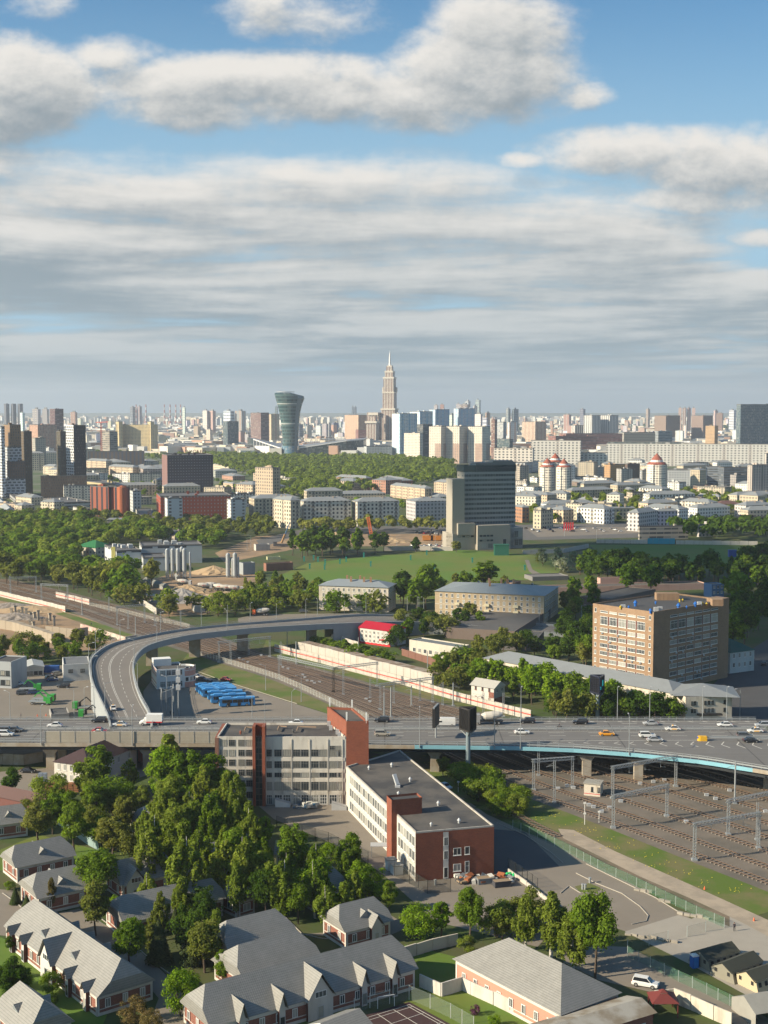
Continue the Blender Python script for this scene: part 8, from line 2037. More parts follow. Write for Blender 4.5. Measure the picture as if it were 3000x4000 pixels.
t=thing('marquee','big worn grey tarpaulin marquee cut by the right edge','tent',P(2985,3965));q=MB();M2=Matrix.Rotation(radians(18),4,'Z')
def mq(x,y,z):return M2 @ Vector((x,y,z))
q.face([mq(-4,-3.5,2.2),mq(8,-3.5,2.2),mq(8,0,3.8),mq(-4,0,3.8)]);q.face([mq(8,3.5,2.2),mq(-4,3.5,2.2),mq(-4,0,3.8),mq(8,0,3.8)]);q.build('tent_roof',M,t);q=MB();q.face([mq(-4,3.5,0),mq(-4,-3.5,0),mq(-4,-3.5,2.2),mq(-4,0,3.8),mq(-4,3.5,2.2)]);q.build('canvas_wall',M,t)
p=P(2712,3778);t=thing('portable_toilet','blue portable toilet with white roof beside the rear tent','portable toilet',p,.3);q=MB();q.box(-.6,-.6,0,.6,.6,2.15);q.build('cabin',m_bluev,t);q=MB();q.box(-.64,-.64,2.15,.64,.64,2.3);q.box(-.5,-.5,2.3,.5,.5,2.42);q.build('roof',m_white,t);q=MB();q.box(-.4,-.63,.1,.4,-.6,2.0);q.build('door',mat('toilet_door',(.03,.2,.55),.5),t)
p=P(2589,3955);t=thing('gazebo','small gazebo with maroon pyramid roof near the bottom right','gazebo',p);mg=mat('maroon_roof',(.16,.035,.03),.7);q=MB();b4=[(-2.3,-2.3),(2.3,-2.3),(2.3,2.3),(-2.3,2.3)]
for i in range(4):a,b=b4[i],b4[(i+1) % 4];q.face([(*a,2.5),(*b,2.5),(b[0]*.25,b[1]*.25,3.5),(a[0]*.25,a[1]*.25,3.5)]);q.face([(a[0]*.3,a[1]*.3,3.6),(b[0]*.3,b[1]*.3,3.6),(0,0,4.1)])
q.build('roof',mg,t)
for a in b4:q=MB();q.box(a[0]*.88-.08,a[1]*.88-.08,0,a[0]*.88+.08,a[1]*.88+.08,2.5);q.build('post',mg,t)
# scrap and skips by the brick end wall
rs=random.Random(5);sm=[mat('scrap_%d' % i,c,.8) for i,c in enumerate([(.35,.12,.05),(.20,.21,.22),(.55,.54,.50),(.03,.45,.14),(.30,.22,.14),(.06,.06,.07)])]
t=thing('scrap_pile','untidy pile of scrap, pallets and green netting by the brick end wall','scrap pile',P(1890,3440));o=t.location
for j in range(5):
    q=MB()
    for k in range(14):p=P(rs.uniform(1785,2010),rs.uniform(3428,3456))-o;s=rs.uniform(.25,1.0);Mx=Matrix.Translation((p.x,p.y,rs.uniform(0,.5))) @ Matrix.Rotation(rs.uniform(0,3),4,'Z') @ Matrix.Rotation(rs.uniform(-.4,.4),4,'X');q.box(-s,-s*.5,0,s,s*.5,s*rs.uniform(.3,1.1),0,Mx)
    tag(q.build('scrap',sm[(j*1) % 3 if j < 3 else 4+j % 2],t),kind='stuff')
q=MB();p=P(1985,3422)-o;[q.dome((p.x+rs.uniform(-1.2,1.2),p.y+rs.uniform(-.6,.6),0),rs.uniform(.4,.8),.5,rs.uniform(.5,1.1),7,3) for _ in range(7)];q.build('green_netting',sm[3],t)
for (px,py,lb) in ((1895,3450,'grey metal skip, left of two by the brick wall'),(1960,3462,'dark metal skip, right of two by the brick wall')):
    t=thing('skip',lb,'skip',P(px,py),.25,'metal skips');q=MB();q.prism([(-1.8,-.9),(1.8,-.9),(1.8,.9),(-1.8,.9)],.1,1.3,0,1);q.bar((-1.9,-.95,1.3),(1.9,-.95,1.3),.12);q.bar((-1.9,.95,1.3),(1.9,.95,1.3),.12);q.build('container',[sm[1] if px < 1900 else sm[5],sm[4]],t)
t=thing('scrap_pile','heap of blue and grey junk at the foot of the panel office','scrap pile',P(1205,3148));o=t.location
q=MB()
for k in range(26):p=P(rs.uniform(1145,1235),rs.uniform(3142,3162))-o;s=rs.uniform(.2,.8);Mx=Matrix.Translation((p.x,p.y,rs.uniform(0,.7))) @ Matrix.Rotation(rs.uniform(0,3),4,'Z');q.box(-s,-s*.5,0,s,s*.5,s,rs.choice((0,1,2)),Mx)
tag(q.build('scrap',[sm[1],sm[2],mat('junk_blue',(.05,.14,.25),.7)],t),kind='stuff')
for (px,py,lb,m_) in ((1105,3150,'white sloping cellar entrance at the foot of the panel office',m_white),(1325,3162,'grey sloping cellar entrance near the lift tower',m_ltgrey)):
    t=thing('cellar_entrance',lb,'cellar entrance',P(px,py));q=MB();f=[(-1.9,-.9),(1.9,-.9),(1.9,.9),(-1.9,.9)];zs=(2.0,.9,.9,2.0)
    for i in range(4):j=(i+1) % 4;q.face([(*f[i],0),(*f[j],0),(*f[j],zs[j]),(*f[i],zs[i])])
    q.build('housing',m_,t);q=MB();q.face([(*f[i],zs[i]+.05) for i in range(4)]);q.build('lid',m_ltgrey,t)
for (px,py,n,lb) in [(2715,3585,5,'row of pale stone blocks by the wire fence'),(2545,3672,8,'pile of pale rubble stones by the short fence'),(2520,3485,3,'three scattered pale kerb stones on the verge'),(2605,3525,2,'two pale kerb stones lying on the verge')]:
    t=thing('stone_blocks',lb,'stones',P(px,py));q=MB();o=t.location
    for k in range(n):Mx=Matrix.Translation((k*1.15-n*.5,-k*.55+n*.3+rs.uniform(-.3,.3),0)) @ Matrix.Rotation(rs.uniform(-.7,-.3),4,'Z');q.box(-.6,-.28,0,.6,.28,rs.uniform(.35,.7),0,Mx)
    q.build('stone',m_conc,t)
for (px,py,lb) in ((2945,3598,'orange and white traffic cone on the concrete'),(2752,3475,'small orange cone beside the tracks'),(146,2798,'left orange cone near the gatehouse'),(180,2796,'right orange cone near the gatehouse')):
    t=thing('traffic_cone',lb,'traffic cone',P(px,py));q=MB();q.tube((0,0,.05),(0,0,.75),.22,.04,10);q.box(-.28,-.28,0,.28,.28,.05);q.build('cone',mat('cone_orange',(.75,.14,.05),.6),t)
for (px,py) in ((2276,3475),(2286,3476),(2304,3450),(1700,3458)):
    t=thing('vent_pipe','short grey vent pipe standing on the ground in the yard','pipe',P(px,py),0,'vent pipes');q=MB();q.tube((0,0,0),(0,0,1.1),.25,.25,10);q.tube((0,0,1.1),(0,0,1.25),.32,.3,10);q.build('pipe',m_steel,t)
# containers, crates behind the old villa
for (px,py,c,lb,n) in ((168,3068,(.20,.24,.30),'stack of dark blue plastic crates by the old villa',3),(205,3082,(.45,.45,.44),'stack of white plastic tanks by the old villa',2),(225,3075,(.5,.48,.44),'single white tank beside the stack',1)):
    t=thing('crate_stack',lb,'crates',P(px,py));q=MB()
    for k in range(n*2):q.box(-1.1+(k % 2)*1.15,-.55,(k // 2)*1.15,-.05+(k % 2)*1.15,.55,(k // 2)*1.15+1.08)
    q.build('crate',mat('crate_%d' % int(c[0]*100),c,.6),t)
t=thing('pallet_stack','long stack of orange brown wooden pallets below the old villa','pallets',P(245,3092));q=MB()
for k in range(7):
    for j in range(5):q.box(-6+k*1.5,-.6,j*.5,-4.7+k*1.5,.6,j*.5+.38)
q.build('pallet',mat('pallet_wood',(.36,.17,.08),.85),t)
plain('maroon_shed','long dark maroon barrel-roofed shed at the left edge among trees',(180,3195),3160,30,-30,215,(.16,.06,.05),roof='hip',rcol=(.07,.028,.025),rh=2.4,ht=3)
# containers etc on the lot, kiosks in the meadow
t=thing('shipping_container','blue shipping container beside the pale shed','container',P(203,2625),.1);q=MB();q.box(-2.8,-1.2,0,2.8,1.2,2.5);[q.box(-2.7+k*.45,-1.24,.1,-2.5+k*.45,-1.2,2.4) for k in range(12)];q.build('body',mat('container_blue',(.03,.10,.32),.6),t)
t=thing('meadow_kiosk','dark green kiosk at the meadow wall below the office tower','kiosk',P(1958,2168));q=MB();q.box(-5,-3,0,5,3,7);q.box(-5.3,-3.3,7,5.3,3.3,7.5);q.build('body',mat('kiosk_green',(.02,.12,.08),.7),t)
t=thing('blue_hut','small blue hut on the dark meadow at right','hut',P(2860,2175));q=MB();q.box(-2.6,-1.5,0,2.6,1.5,4.5);q.box(-2.8,-1.7,4.5,2.8,1.7,4.8);q.build('body',mat('hut_blue',(.02,.07,.30),.6),t)
for i,(x,y) in enumerate([(1667,2168),(1604,2188),(1697,2225),(1845,2198),(1565,2278),(1270,2205),(1188,2193),(1242,2195),(1225,2188),(1328,2203),(1352,2195),(1421,2178),(1448,2213),(1210,2222),(1268,2225),(1121,2218),(1144,2288),(2050,2228)]):
    t=thing('training_post','slim teal agility post standing in the green meadow','post',P(x,y),0,'teal posts in the meadow');q=MB();q.box(-.45,-.3,0,.45,.3,3.2);q.box(-.6,-.4,2.6,.6,.4,3.4);q.build('post',mat('teal_paint',(.02,.22,.18),.6),t)
for k in range(5):
    t=thing('red_banner','tall red feather banner by the car park','banner',P(2204+k*8.5,2076),0,'red banners');q=MB();q.box(-.5,-.1,1,.5,.1,7.5);q.tube((-.5,0,0),(-.5,0,8),.1,.1,6);q.build('flag',mat('banner_red',(.55,.03,.04),.7),t)
# building site: mobile crane and piling rigs
t=thing('mobile_crane','mobile crane with long orange and blue boom on the building site','crane',P(1100,2137));o=t.location;q=MB();q.box(-6,-1.5,.8,5,1.5,2.4);q.box(-6,-1.4,2.4,-3.5,1.4,4);q.build('carrier',sm[5],t);e_=PY(1133,2039,o.y+2)-o;q=MB();q.bar((0,0,3),Vector((0,0,3)).lerp(e_,.42),1.2,1.2,0);q.bar(Vector((0,0,3)).lerp(e_,.42),e_,.7,.7,1);q.build('boom',[mat('boom_orange',(.55,.30,.12),.6),mat('boom_blue',(.12,.22,.36),.6)],t)
t=thing('piling_rig','bright orange piling boom leaning in front of the pale house','crane',P(1452,2100));o=t.location;e_=PY(1437,2020,o.y)-o;q=MB();lattice(q,(0,0,1),e_,2.0,10,0,.35);q.build('boom',mat('rig_orange',(.70,.16,.05),.6),t);q=MB();q.box(-3,-2,0,3,2,3);q.build('base',sm[5],t)
for (px,tp) in ((1676,2068),(1708,2068)):t=thing('drilling_rig','dark drilling rig with orange base beside the dark tower','drilling rig',P(px,2112),0,'drilling rigs');o=t.location;q=MB();q.bar((0,0,2),(2,0,zat(o.y,tp)),1.2);q.build('mast',sm[5],t);q=MB();q.box(-5,-2,.5,3,2,4);q.build('base',mat('rig_base',(.50,.20,.04),.7),t)

# ================================================================== PLANTING
def plant(rows):
    for (kind,leaf,px,py,top,wide,label) in rows:b,h=th(px,py,top);tree(kind,leaf,b,h,label,None,wide)
plant([('round',L_GREEN,386,3100,2893,1.05,'large round tree standing in front of the old white villa'),('round',L_DARK,45,3125,2990,1.2,'dark dense tree at the left edge by the street'),('bush',L_OLIVE,120,3200,3100,1.0,'grey green tree below the street at left'),
 ('round',L_GREEN,270,3215,3080,1.1,'round tree over the maroon shed'),('round',L_GREEN,385,3200,3062,1.2,'round tree right of the maroon shed'),('bush',L_DARK,480,3180,3075,1.0,'dark leafy tree right below the villa'),('birch',L_BIRCH,508,3090,2940,1.3,'sparse birch in front of the villa right end'),
 ('tall',L_BIRCH,662,3090,2842,1.2,'tall thin poplar rising above the viaduct noise barrier'),('round',L_BRIGHT,640,3170,2895,.9,'tall bright green tree right of the villa'),('round',L_GREEN,735,3180,2900,1.0,'big green poplar beside the panel office, left'),('round',L_GREEN,830,3175,2925,1.0,'big green poplar beside the panel office, centre'),('round',L_GREEN,890,3200,3000,.9,'big green poplar touching the panel office, right'),
 ('round',L_OLIVE,150,3300,3130,1.25,'soft grey green willow at the left lawn'),('round',L_GREEN,290,3330,3120,1.1,'dark green tree behind the corrugated fence'),('spread',L_GREEN,390,3325,3190,1.3,'broad tree above the corrugated fence'),('round',L_OLIVE,440,3345,3178,1.3,'olive brown maple right of the corrugated fence'),('bush',L_OLIVE,505,3345,3190,.8,'brownish maple beside the olive one'),
 ('spread',L_GREEN,385,3520,3310,1.1,'rich green maple between the two rows of cottages'),('round',L_OLIVE,374,3655,3425,.95,'thin olive maple beside the path'),('round',L_BRIGHT,451,3606,3483,.9,'small bright tree by the brick gable'),('birch',L_BROWN,202,3560,3412,.8,'almost leafless brown tree in front of the second cottage'),
 ('birch',L_BIRCH,586,3480,3215,1.3,'weeping birch left of the tall pair'),('birch',L_BIRCH,655,3440,3180,1.2,'weeping birch in the middle of the grove'),('birch',L_BIRCH,723,3570,3222,1.1,'very tall weeping birch with white trunk'),('round',L_GREEN,506,3790,3560,.95,'green birch-like tree over the lane at left'),('tall',L_OLIVE,585,3740,3570,1.3,'olive tree beside the lane'),
 ('pine',L_PINE,622,3760,3590,1.4,'dark spruce by the lane, left'),('pine',L_PINE,685,3640,3545,1.6,'dark rounded spruce near the grey cottage roof'),('pine',L_PINE,765,3615,3515,1.3,'dark brown spruce right of the rounded one'),('bush',L_BRIGHT,704,3970,3780,.75,'bright feathery tree at the lane end'),('bush',L_BROWN,520,4000,3885,.9,'reddish brown shrub at the cottage corner'),('bush',L_BROWN,590,4040,3930,.8,'second reddish brown shrub further down'),
 ('round',L_DARK,50,3935,3735,1.3,'large dark tree at the left edge of the shaded lawn'),('bush',L_DARK,20,4010,3900,1.0,'dark shrub in the bottom left corner'),('round',L_OLIVE,800,3800,3565,1.05,'yellow green tree left of the rear cottage wing'),('round',L_GREEN,870,3850,3700,.85,'dense green tree covering the wing gable'),('bush',L_GREEN,730,3900,3780,.9,'feathery green shrub left of the long cottage'),
 ('tall',L_BRIGHT,1037,3325,3165,1.15,'bright columnar tree by the black fence'),('birch',L_BIRCH,1105,3600,3320,1.25,'weeping birch in the middle of the picture'),('birch',L_BIRCH,1279,3650,3430,1.35,'weeping birch left of the shaded cottage gable'),('birch',L_BIRCH,1345,3640,3415,1.1,'thin weeping birch right above the shaded cottage'),('spread',L_DARK,1037,3595,3385,.95,'dense dark tree beside the central birch'),('spread',L_GREEN,1165,3610,3440,.9,'green tree right of the central birch'),
 ('bush',L_BRIGHT,1288,3385,3288,1.0,'bright walnut-like tree at the yard fence, left'),('bush',L_BRIGHT,1351,3390,3310,1.1,'bright walnut-like tree at the yard fence, right'),('bush',L_BRIGHT,1452,3505,3360,.95,'large bright green tree by the cabins'),('bush',L_OLIVE,1332,3460,3375,.95,'yellowish round shrub behind the birches'),('pine',L_OLIVE,881,3430,3308,1.5,'grey green pine in the left grove'),('birch',L_BIRCH,963,3500,3220,1.2,'white trunked birch behind the dense tree'),
 ('bush',L_BROWN,1260,3420,3365,.9,'brown shrub under the yard fence'),('round',L_GREEN,1520,3565,3430,.9,'olive green tree in front of the red brick corner'),('bush',L_BRIGHT,1631,3670,3512,.85,'bright poplar bush, left of three'),('tall',L_BRIGHT,1723,3670,3498,1.2,'bright columnar poplar, middle of three'),('round',L_GREEN,1834,3680,3455,.9,'full green tree below the scrap pile, right of three'),
 ('round',L_OLIVE,1962,3675,3520,1.1,'greyish sparse tree behind the pale roof'),('birch',L_BIRCH,2052,3715,3468,1.25,'birch with white trunk right of the grey tree'),('birch',L_BIRCH,2152,3740,3450,1.25,'tallest white trunked birch behind the salmon house'),('birch',L_BIRCH,2238,3795,3530,1.3,'drooping birch beside the big poplar'),('spread',L_GREEN,2324,3822,3466,.78,'big spreading poplar beside the lane with the white car'),('bush',L_BIRCH,1826,3725,3652,1.0,'small pale tree in the garden'),
 ('bush',L_PURPLE,1856,3965,3922,1.0,'purple lilac bush on the lawn'),('bush',L_BRIGHT,1931,4010,3958,.9,'young bright green bush by the white wall'),('round',L_OLIVE,1731,3035,2948,1.1,'small olive tree by the bridge pier'),('bush',L_GREEN,40,3478,3440,1.3,'small round bush at the left cottage steps'),('pine',L_PINE,60,3530,3465,1.7,'small dark spruce at the cottage path, upper'),('pine',L_PINE,105,3560,3495,1.7,'small dark spruce at the cottage path, lower')])
rt=random.Random(21)
def inpoly(x,y,poly):
    c=False;n=len(poly)
    for i in range(n):
        (x0,y0),(x1,y1)=poly[i],poly[(i+1) % n]
        if (y0 > y) != (y1 > y) and x < (x1-x0)*(y-y0)/(y1-y0)+x0:c=not c
    return c
EXC=[(300,2170,450,2225),(420,2215,560,2262),(560,2200,800,2262),(640,2112,750,2138),(330,2050,500,2078),(860,2030,960,2062)]
def samples(poly,n,gap):
    g=[tuple(P(*p).xy) for p in poly];xs_=[p[0] for p in g];ys_=[p[1] for p in g];o=[]
    for _ in range(n*60):
        x,y=rt.uniform(min(xs_),max(xs_)),rt.uniform(min(ys_),max(ys_))
        if EXC and any(e[0] < proj((x,y,0))[0] < e[2] and e[1] < proj((x,y,0))[1] < e[3] for e in EXC):continue
        if inpoly(x,y,g) and all((x-a) ** 2+(y-b) ** 2 > gap*gap for a,b in o):
            o.append((x,y))
            if len(o) >= n:break
    return o
def grove(poly,n,gap,h0,h1,mixk,leaves,label,wide=1.0,grp=None):
    for (x,y) in samples(poly,n,gap):
        k=rt.choice(mixk);l=rt.choice(leaves);tree(k,l,(x,y,0),rt.uniform(h0,h1),label % {'birch':'birch','tall':'poplar','round':'tree','spread':'broad tree','bush':'bush','pine':'spruce'}[k],grp or 'trees of one grove',wide)
grove([(560,3260),(960,3180),(1000,3380),(960,3560),(640,3480),(560,3400)],25,5.2,12,18,('birch','birch','round','birch'),(L_BIRCH,L_BIRCH,L_GREEN),'leafy %s in the dense grove left of the yard')
grove([(150,3130),(560,3120),(600,3230),(420,3300),(200,3280)],11,6,8,13,('round','bush','round'),(L_GREEN,L_BIRCH,L_OLIVE),'green %s between the villa and the cottages')
grove([(880,3440),(1280,3440),(1240,3600),(900,3600)],10,5,9,14,('birch','round','birch'),(L_BIRCH,L_DARK,L_GREEN),'%s in the shady middle of the cottages')
grove([(720,3620),(850,3600),(830,3760),(700,3800)],5,4,5,9,('pine','round','bush'),(L_PINE,L_DARK),'dark %s between the lanes')
grove([(0,3700),(120,3760),(260,3960),(0,4020)],6,4,3,5,('bush','bush','round'),(L_DARK,L_GREEN),'shaded %s on the bottom left lawn')
grove([(1180,3420),(1440,3400),(1500,3560),(1400,3640),(1200,3560)],7,5,7,11,('birch','round','bush'),(L_BIRCH,L_GREEN,L_BRIGHT),'fresh %s between the black fence and the cottages')
grove([(480,3560),(700,3600),(860,3640),(860,3760),(640,3720),(520,3660)],6,5,9,13,('birch','birch','round'),(L_BIRCH,L_DARK,L_OLIVE),'tall %s over the lane behind the long cottages')
grove([(1880,3600),(2300,3600),(2250,3740),(1950,3720)],5,4,6,9,('bush','birch'),(L_OLIVE,L_BIRCH),'pale %s behind the salmon house')
grove([(1780,3025),(1850,3030),(2030,3160),(2010,3215),(1850,3130),(1770,3075)],26,2.0,4.6,6.6,('bush',),(L_GREEN,L_BIRCH,L_GREEN),'dense green %s in the tall hedge beside the factory lane',1.1)
# bright row and trees right of the railway
grove([(1880,2662),(2020,2692),(2350,2768),(2440,2795),(2400,2815),(2180,2782),(1980,2735),(1850,2700)],26,5,10,14,('round','spread','tall'),(L_BRIGHT,L_BRIGHT,L_GREEN),'bright spring-green %s along the cream barrack wing')
grove([(2420,2795),(2480,2806),(2640,2824),(2640,2834),(2200,2834),(2120,2790),(2200,2795)],20,5,9,13,('round','spread','bush'),(L_GREEN,L_DARK,L_OLIVE),'dark green %s behind the far rail of the viaduct')
grove([(1700,2650),(1880,2610),(1900,2680),(1800,2700),(1700,2690)],10,5,8,12,('round','bush'),(L_GREEN,L_OLIVE),'olive %s left of the small railway house')
grove([(1540,2480),(1600,2460),(1860,2435),(1890,2470),(1620,2500),(1540,2540)],15,6,8,12,('round','bush'),(L_GREEN,L_DARK,L_OLIVE),'%s between the red-roofed building and the tan house')
for k in range(12):p=P(1245+k*26,2525+k*7.6);tree('tall' if k % 3 else 'bush',L_GREEN,p,rt.uniform(4.5,7),'young green tree in the clipped row along the access road','row of young trees',1.9)
grove([(1840,2560),(2000,2540),(2300,2600),(2280,2630),(2100,2600),(1900,2590)],12,7,9,13,('round','spread'),(L_GREEN,L_OLIVE,L_DARK),'%s above the long grey barrack roof')
grove([(2180,2480),(2330,2450),(2330,2620),(2200,2590)],13,7,10,15,('round','spread'),(L_GREEN,L_DARK),'dark green %s left of the brown institute')
grove([(2200,2350),(2330,2330),(2330,2440),(2180,2440)],10,8,10,15,('round','tall'),(L_GREEN,L_OLIVE),'%s beside the grey courtyard wing')
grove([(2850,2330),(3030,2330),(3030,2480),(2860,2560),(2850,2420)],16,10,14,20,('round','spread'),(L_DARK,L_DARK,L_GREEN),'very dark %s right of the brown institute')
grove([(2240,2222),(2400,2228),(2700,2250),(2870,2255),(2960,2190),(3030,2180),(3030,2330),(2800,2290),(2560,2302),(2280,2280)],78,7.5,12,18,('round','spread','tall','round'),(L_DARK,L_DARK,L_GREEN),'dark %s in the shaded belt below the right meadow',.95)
grove([(2080,2190),(2240,2185),(2280,2250),(2120,2235)],10,11,8,11,('bush','round'),(L_WHITE,L_WHITE,L_OLIVE),'pale blossoming %s at the end of the meadow')
grove([(2450,2330),(2560,2320),(2560,2345),(2450,2350)],2,12,17,18,('spread',),(L_GREEN,),'big lone %s rising behind the institute roof',1.1)
# left centre
grove([(560,2390),(740,2380),(1000,2350),(1240,2340),(1230,2385),(1000,2405),(760,2415),(620,2420)],26,8,8,14,('round','bush'),(L_OLIVE,L_BIRCH,L_GREEN),'%s between the concrete works and the curved road')
grove([(960,2280),(1180,2300),(1240,2320),(1240,2350),(1000,2340),(940,2320)],14,9,8,12,('round','tall'),(L_GREEN,L_OLIVE),'rounded %s at the lower edge of the meadow')
grove([(1550,2320),(1690,2300),(1700,2390),(1620,2400),(1540,2380)],10,9,14,19,('spread','round'),(L_GREEN,L_DARK),'tall %s between the pink house and the tan house')
grove([(1700,2290),(1880,2290),(2000,2300),(1950,2330),(1700,2320)],11,9,6,10,('round','bush'),(L_GREEN,L_OLIVE),'%s behind the roof of the tan house')
plant([('tall',L_GREEN,1895,2292,2172,2.0,'tallest dark green tree at the right lower edge of the meadow'),('round',L_GREEN,1818,2300,2222,1.2,'broad tree left of the tallest one at the meadow edge')])
grove([(1240,2345),(1500,2385),(1500,2400),(1250,2400)],11,7,9,14,('round','bush'),(L_GREEN,L_OLIVE),'%s in front of the pale pink house')
grove([(1140,2170),(1200,2155),(1300,2150),(1300,2175),(1180,2188)],11,9,18,23,('round','tall'),(L_DARK,L_GREEN),'dark tall %s in the clump at the top of the meadow')
grove([(1330,2165),(1500,2150),(1500,2160),(1340,2178)],7,12,14,24,('round','tall'),(L_DARK,L_GREEN),'dark %s on the upper meadow edge')
plant([('tall',L_DARK,1625,2155,2090,1.6,'lone dark poplar on the meadow edge left of the office tower'),('round',L_OLIVE,1782,2158,2108,1.3,'lone olive tree at the foot of the dark office tower')])
grove([(0,2290),(30,2255),(330,2300),(420,2345),(330,2325),(150,2290)],16,8,11,17,('round','spread'),(L_OLIVE,L_GREEN,L_OLIVE),'olive green %s above the tracks at left')
grove([(400,2260),(600,2270),(600,2360),(500,2380),(400,2340)],14,8,12,19,('round','spread','bush'),(L_GREEN,L_OLIVE),'%s left of the concrete works')
grove([(-20,2560),(120,2540),(400,2540),(330,2590),(0,2600)],18,6,7,12,('round','bush'),(L_GREEN,L_OLIVE,L_DARK),'%s behind the sheds of the left car park')
def stuffwood(name,poly,n,gap,h0,h1,leaf,label,cards=55,size=1.9,z0=0):
    vs,fs=[],[]
    for (x,y) in samples(poly,n,gap):
        h=rt.uniform(h0,h1);r=h*rt.uniform(.26,.36)
        for lobe in range(3):
            cx,cy,cz=x+rt.uniform(-.5,.5)*r,y+rt.uniform(-.5,.5)*r,h*rt.uniform(.5,.72)
            for k in range(cards // 3):
                d=rdir(rt);d.z=abs(d.z) if rt.random() < .75 else d.z;rad=r*rt.uniform(.55,.9);card(vs,fs,Vector((cx,cy,cz))+Vector((d.x*rad,d.y*rad,d.z*rad*.85)),(d+Vector((0,0,.3))+rdir(rt)*.5).normalized(),size*rt.uniform(.6,1.3),rt)
    me=bpy.data.meshes.new(name);me.from_pydata([tuple(v) for v in vs],[],fs);me.materials.append(leaf);me.update()
    tag(link(name,me),label,'wood',kind='stuff')
stuffwood('forest_belt',[(560,1800),(830,1790),(1200,1800),(1500,1800),(1770,1820),(1780,1890),(1500,1925),(1240,1960),(1100,1960),(1000,1880),(830,1830)],1500,8,14,20,L_BIRCH,'broad green wood in front of the stadium and the goblet tower',90,1.8)
stuffwood('left_wood',[(-40,2040),(300,2045),(520,2060),(640,2090),(640,2110),(860,2090),(880,2120),(840,2160),(640,2130),(450,2120),(300,2150),(400,2230),(380,2290),(200,2270),(-40,2235)],430,9,9,15,L_GREEN,'dense green wood filling the left middle distance',200,1.15)
stuffwood('left_wood',[(-40,2050),(300,2055),(520,2070),(640,2100),(860,2100),(840,2150),(640,2125),(400,2150),(360,2230),(-40,2230)],170,11,9,16,L_BIRCH,'paler spring trees scattered through the left wood',200,1.15)
stuffwood('left_wood',[(-40,2030),(300,2020),(520,2040),(880,2050),(1050,2050),(1080,2100),(900,2110),(640,2090),(300,2060),(-40,2060)],260,10,9,13,L_OLIVE,'olive wood round the slab blocks at left',150,1.3)
stuffwood('street_trees',[(1180,2072),(1560,2068),(1740,2072),(1740,2082),(1180,2090)],60,9,9,15,L_OLIVE,'loose line of street trees in front of the cream houses',70,1.8)
stuffwood('quarter_trees',[(2060,2000),(3040,1960),(3040,1985),(2500,2040),(2100,2050)],110,14,7,11,L_BIRCH,'trees filling the courtyards of the low quarter at right',70,2.0)
stuffwood('quarter_trees',[(2230,1940),(3040,1925),(3040,1960),(2250,1985)],110,14,7,11,L_BIRCH,'fresh green trees between the far low houses at right',60,2.2)
stuffwood('quarter_trees',[(340,1870),(640,1860),(640,1940),(340,1950)],80,12,6,11,L_GREEN,'trees round the peach houses left of the black slab',60,2.2)
stuffwood('quarter_trees',[(830,1880),(1000,1900),(1250,1960),(1700,1985),(1700,2000),(1150,1990),(830,1990)],60,16,6,10,L_GREEN,'trees between the cream house rows',60,2.2)
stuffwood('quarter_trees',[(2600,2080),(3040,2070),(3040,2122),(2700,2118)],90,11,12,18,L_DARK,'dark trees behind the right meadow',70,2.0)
stuffwood('far_wood',[(340,1760),(600,1730),(1000,1730),(1000,1745),(600,1775),(340,1800)],260,18,12,18,L_GREEN,'band of trees behind the black and white towers',36,4.0)
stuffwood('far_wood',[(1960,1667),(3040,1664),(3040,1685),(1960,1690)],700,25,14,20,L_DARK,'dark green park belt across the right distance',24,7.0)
stuffwood('far_wood',[(0,1700),(1440,1695),(1440,1712),(0,1716)],420,28,12,18,L_OLIVE,'scattered far trees between the distant houses',24,6.0)
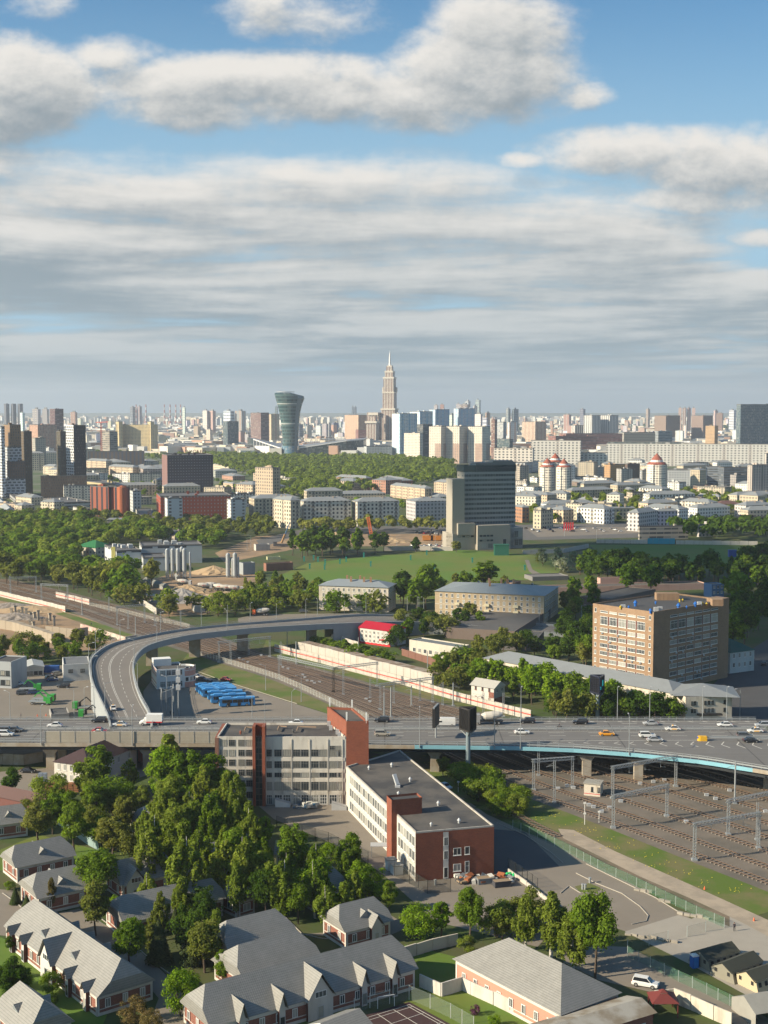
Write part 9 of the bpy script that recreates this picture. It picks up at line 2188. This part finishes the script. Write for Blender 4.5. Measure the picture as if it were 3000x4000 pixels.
# ================================================================== CLOUD SHADE AND HAZE
def shade_cloud(cx,cy,cz,rx,ry,rz_,seed,label):
    """a thin cumulus body added for its shade, well outside the view towards the sun; it only shades what lies down-sun of it"""
    rr=random.Random(seed);q=MB()
    for k in range(16):
        a=rr.uniform(0,2*pi);f=rr.random() ** .5;q.dome((rx*f*cos(a)*.75,ry*f*sin(a)*.75,rr.uniform(-.2,.3)*rz_),rx*rr.uniform(.28,.45),ry*rr.uniform(.28,.45),rz_*rr.uniform(.5,.9),14,4,full=True)
    o=q.build('shade_cloud',mat('cloud_white',(.85,.85,.85),1),None,(cx,cy,cz));o['kind']='structure'
def shade(px,py,rx,ry,seed,hh=950):
    g=P(px,py);d=sd/sd.z*hh;shade_cloud(g.x+d.x,g.y+d.y,hh,rx,ry,13,seed,'')
SHADES=[(2900,2420,88,120,1),(2790,2190,112,135,2)]
for s_ in SHADES:shade(*s_)

q=MB();q.box(-16000,-60,-3,16000,15500,330)
M=bpy.data.materials.new('haze');M.use_nodes=True;n=M.node_tree;n.nodes.clear();o_=n.nodes.new('ShaderNodeOutputMaterial');v_=n.nodes.new('ShaderNodeVolumePrincipled')
v_.inputs['Color'].default_value=(.80,.88,1,1);v_.inputs['Density'].default_value=6.5e-5;v_.inputs['Anisotropy'].default_value=.2
n.links.new(v_.outputs[0],o_.inputs['Volume'])
hz=q.build('haze',M);hz['kind']='stuff';hz['label']='thin blue haze over the whole city';hz['category']='haze'

# ================================================================== LABELS: number look-alikes by their place from the left
ORD=['first','second','third','fourth','fifth','sixth','seventh','eighth','ninth','tenth','eleventh','twelfth','thirteenth','fourteenth','fifteenth','sixteenth','seventeenth','eighteenth','nineteenth','twentieth']
for t_ in ('twenty','thirty','forty','fifty','sixty'):
    for k,u_ in enumerate(ORD[:9]):ORD.append(t_+'-'+u_)
    ORD.append({'twenty':'thirtieth','thirty':'fortieth','forty':'fiftieth','fifty':'sixtieth','sixty':'seventieth'}[t_])
by={}
for o in COL.objects:
    if o.parent is None and o.get('label'):by.setdefault(o['label'],[]).append(o)
for lb,os_ in by.items():
    if len(os_) < 2:continue
    grp=os_[0].get('group') or lb
    if len(os_) > 70:
        for o in os_:o['group']=grp
        continue
    os_.sort(key=lambda o:proj(o.matrix_basis.translation)[0])
    for k,o in enumerate(os_):o['label']='%s, %s from the left' % (lb,ORD[k]);o['group']=o.get('group') or grp
for o in COL.objects:
    if o.get('label') and len(o['label'].split()) > 16:print('LONG',o['label'])
mx=max(len(o['label'].split()) for o in COL.objects if o.get('label'));print('MAXWORDS',mx,'OBJ',len(COL.objects),'TREES',NTREE[0])
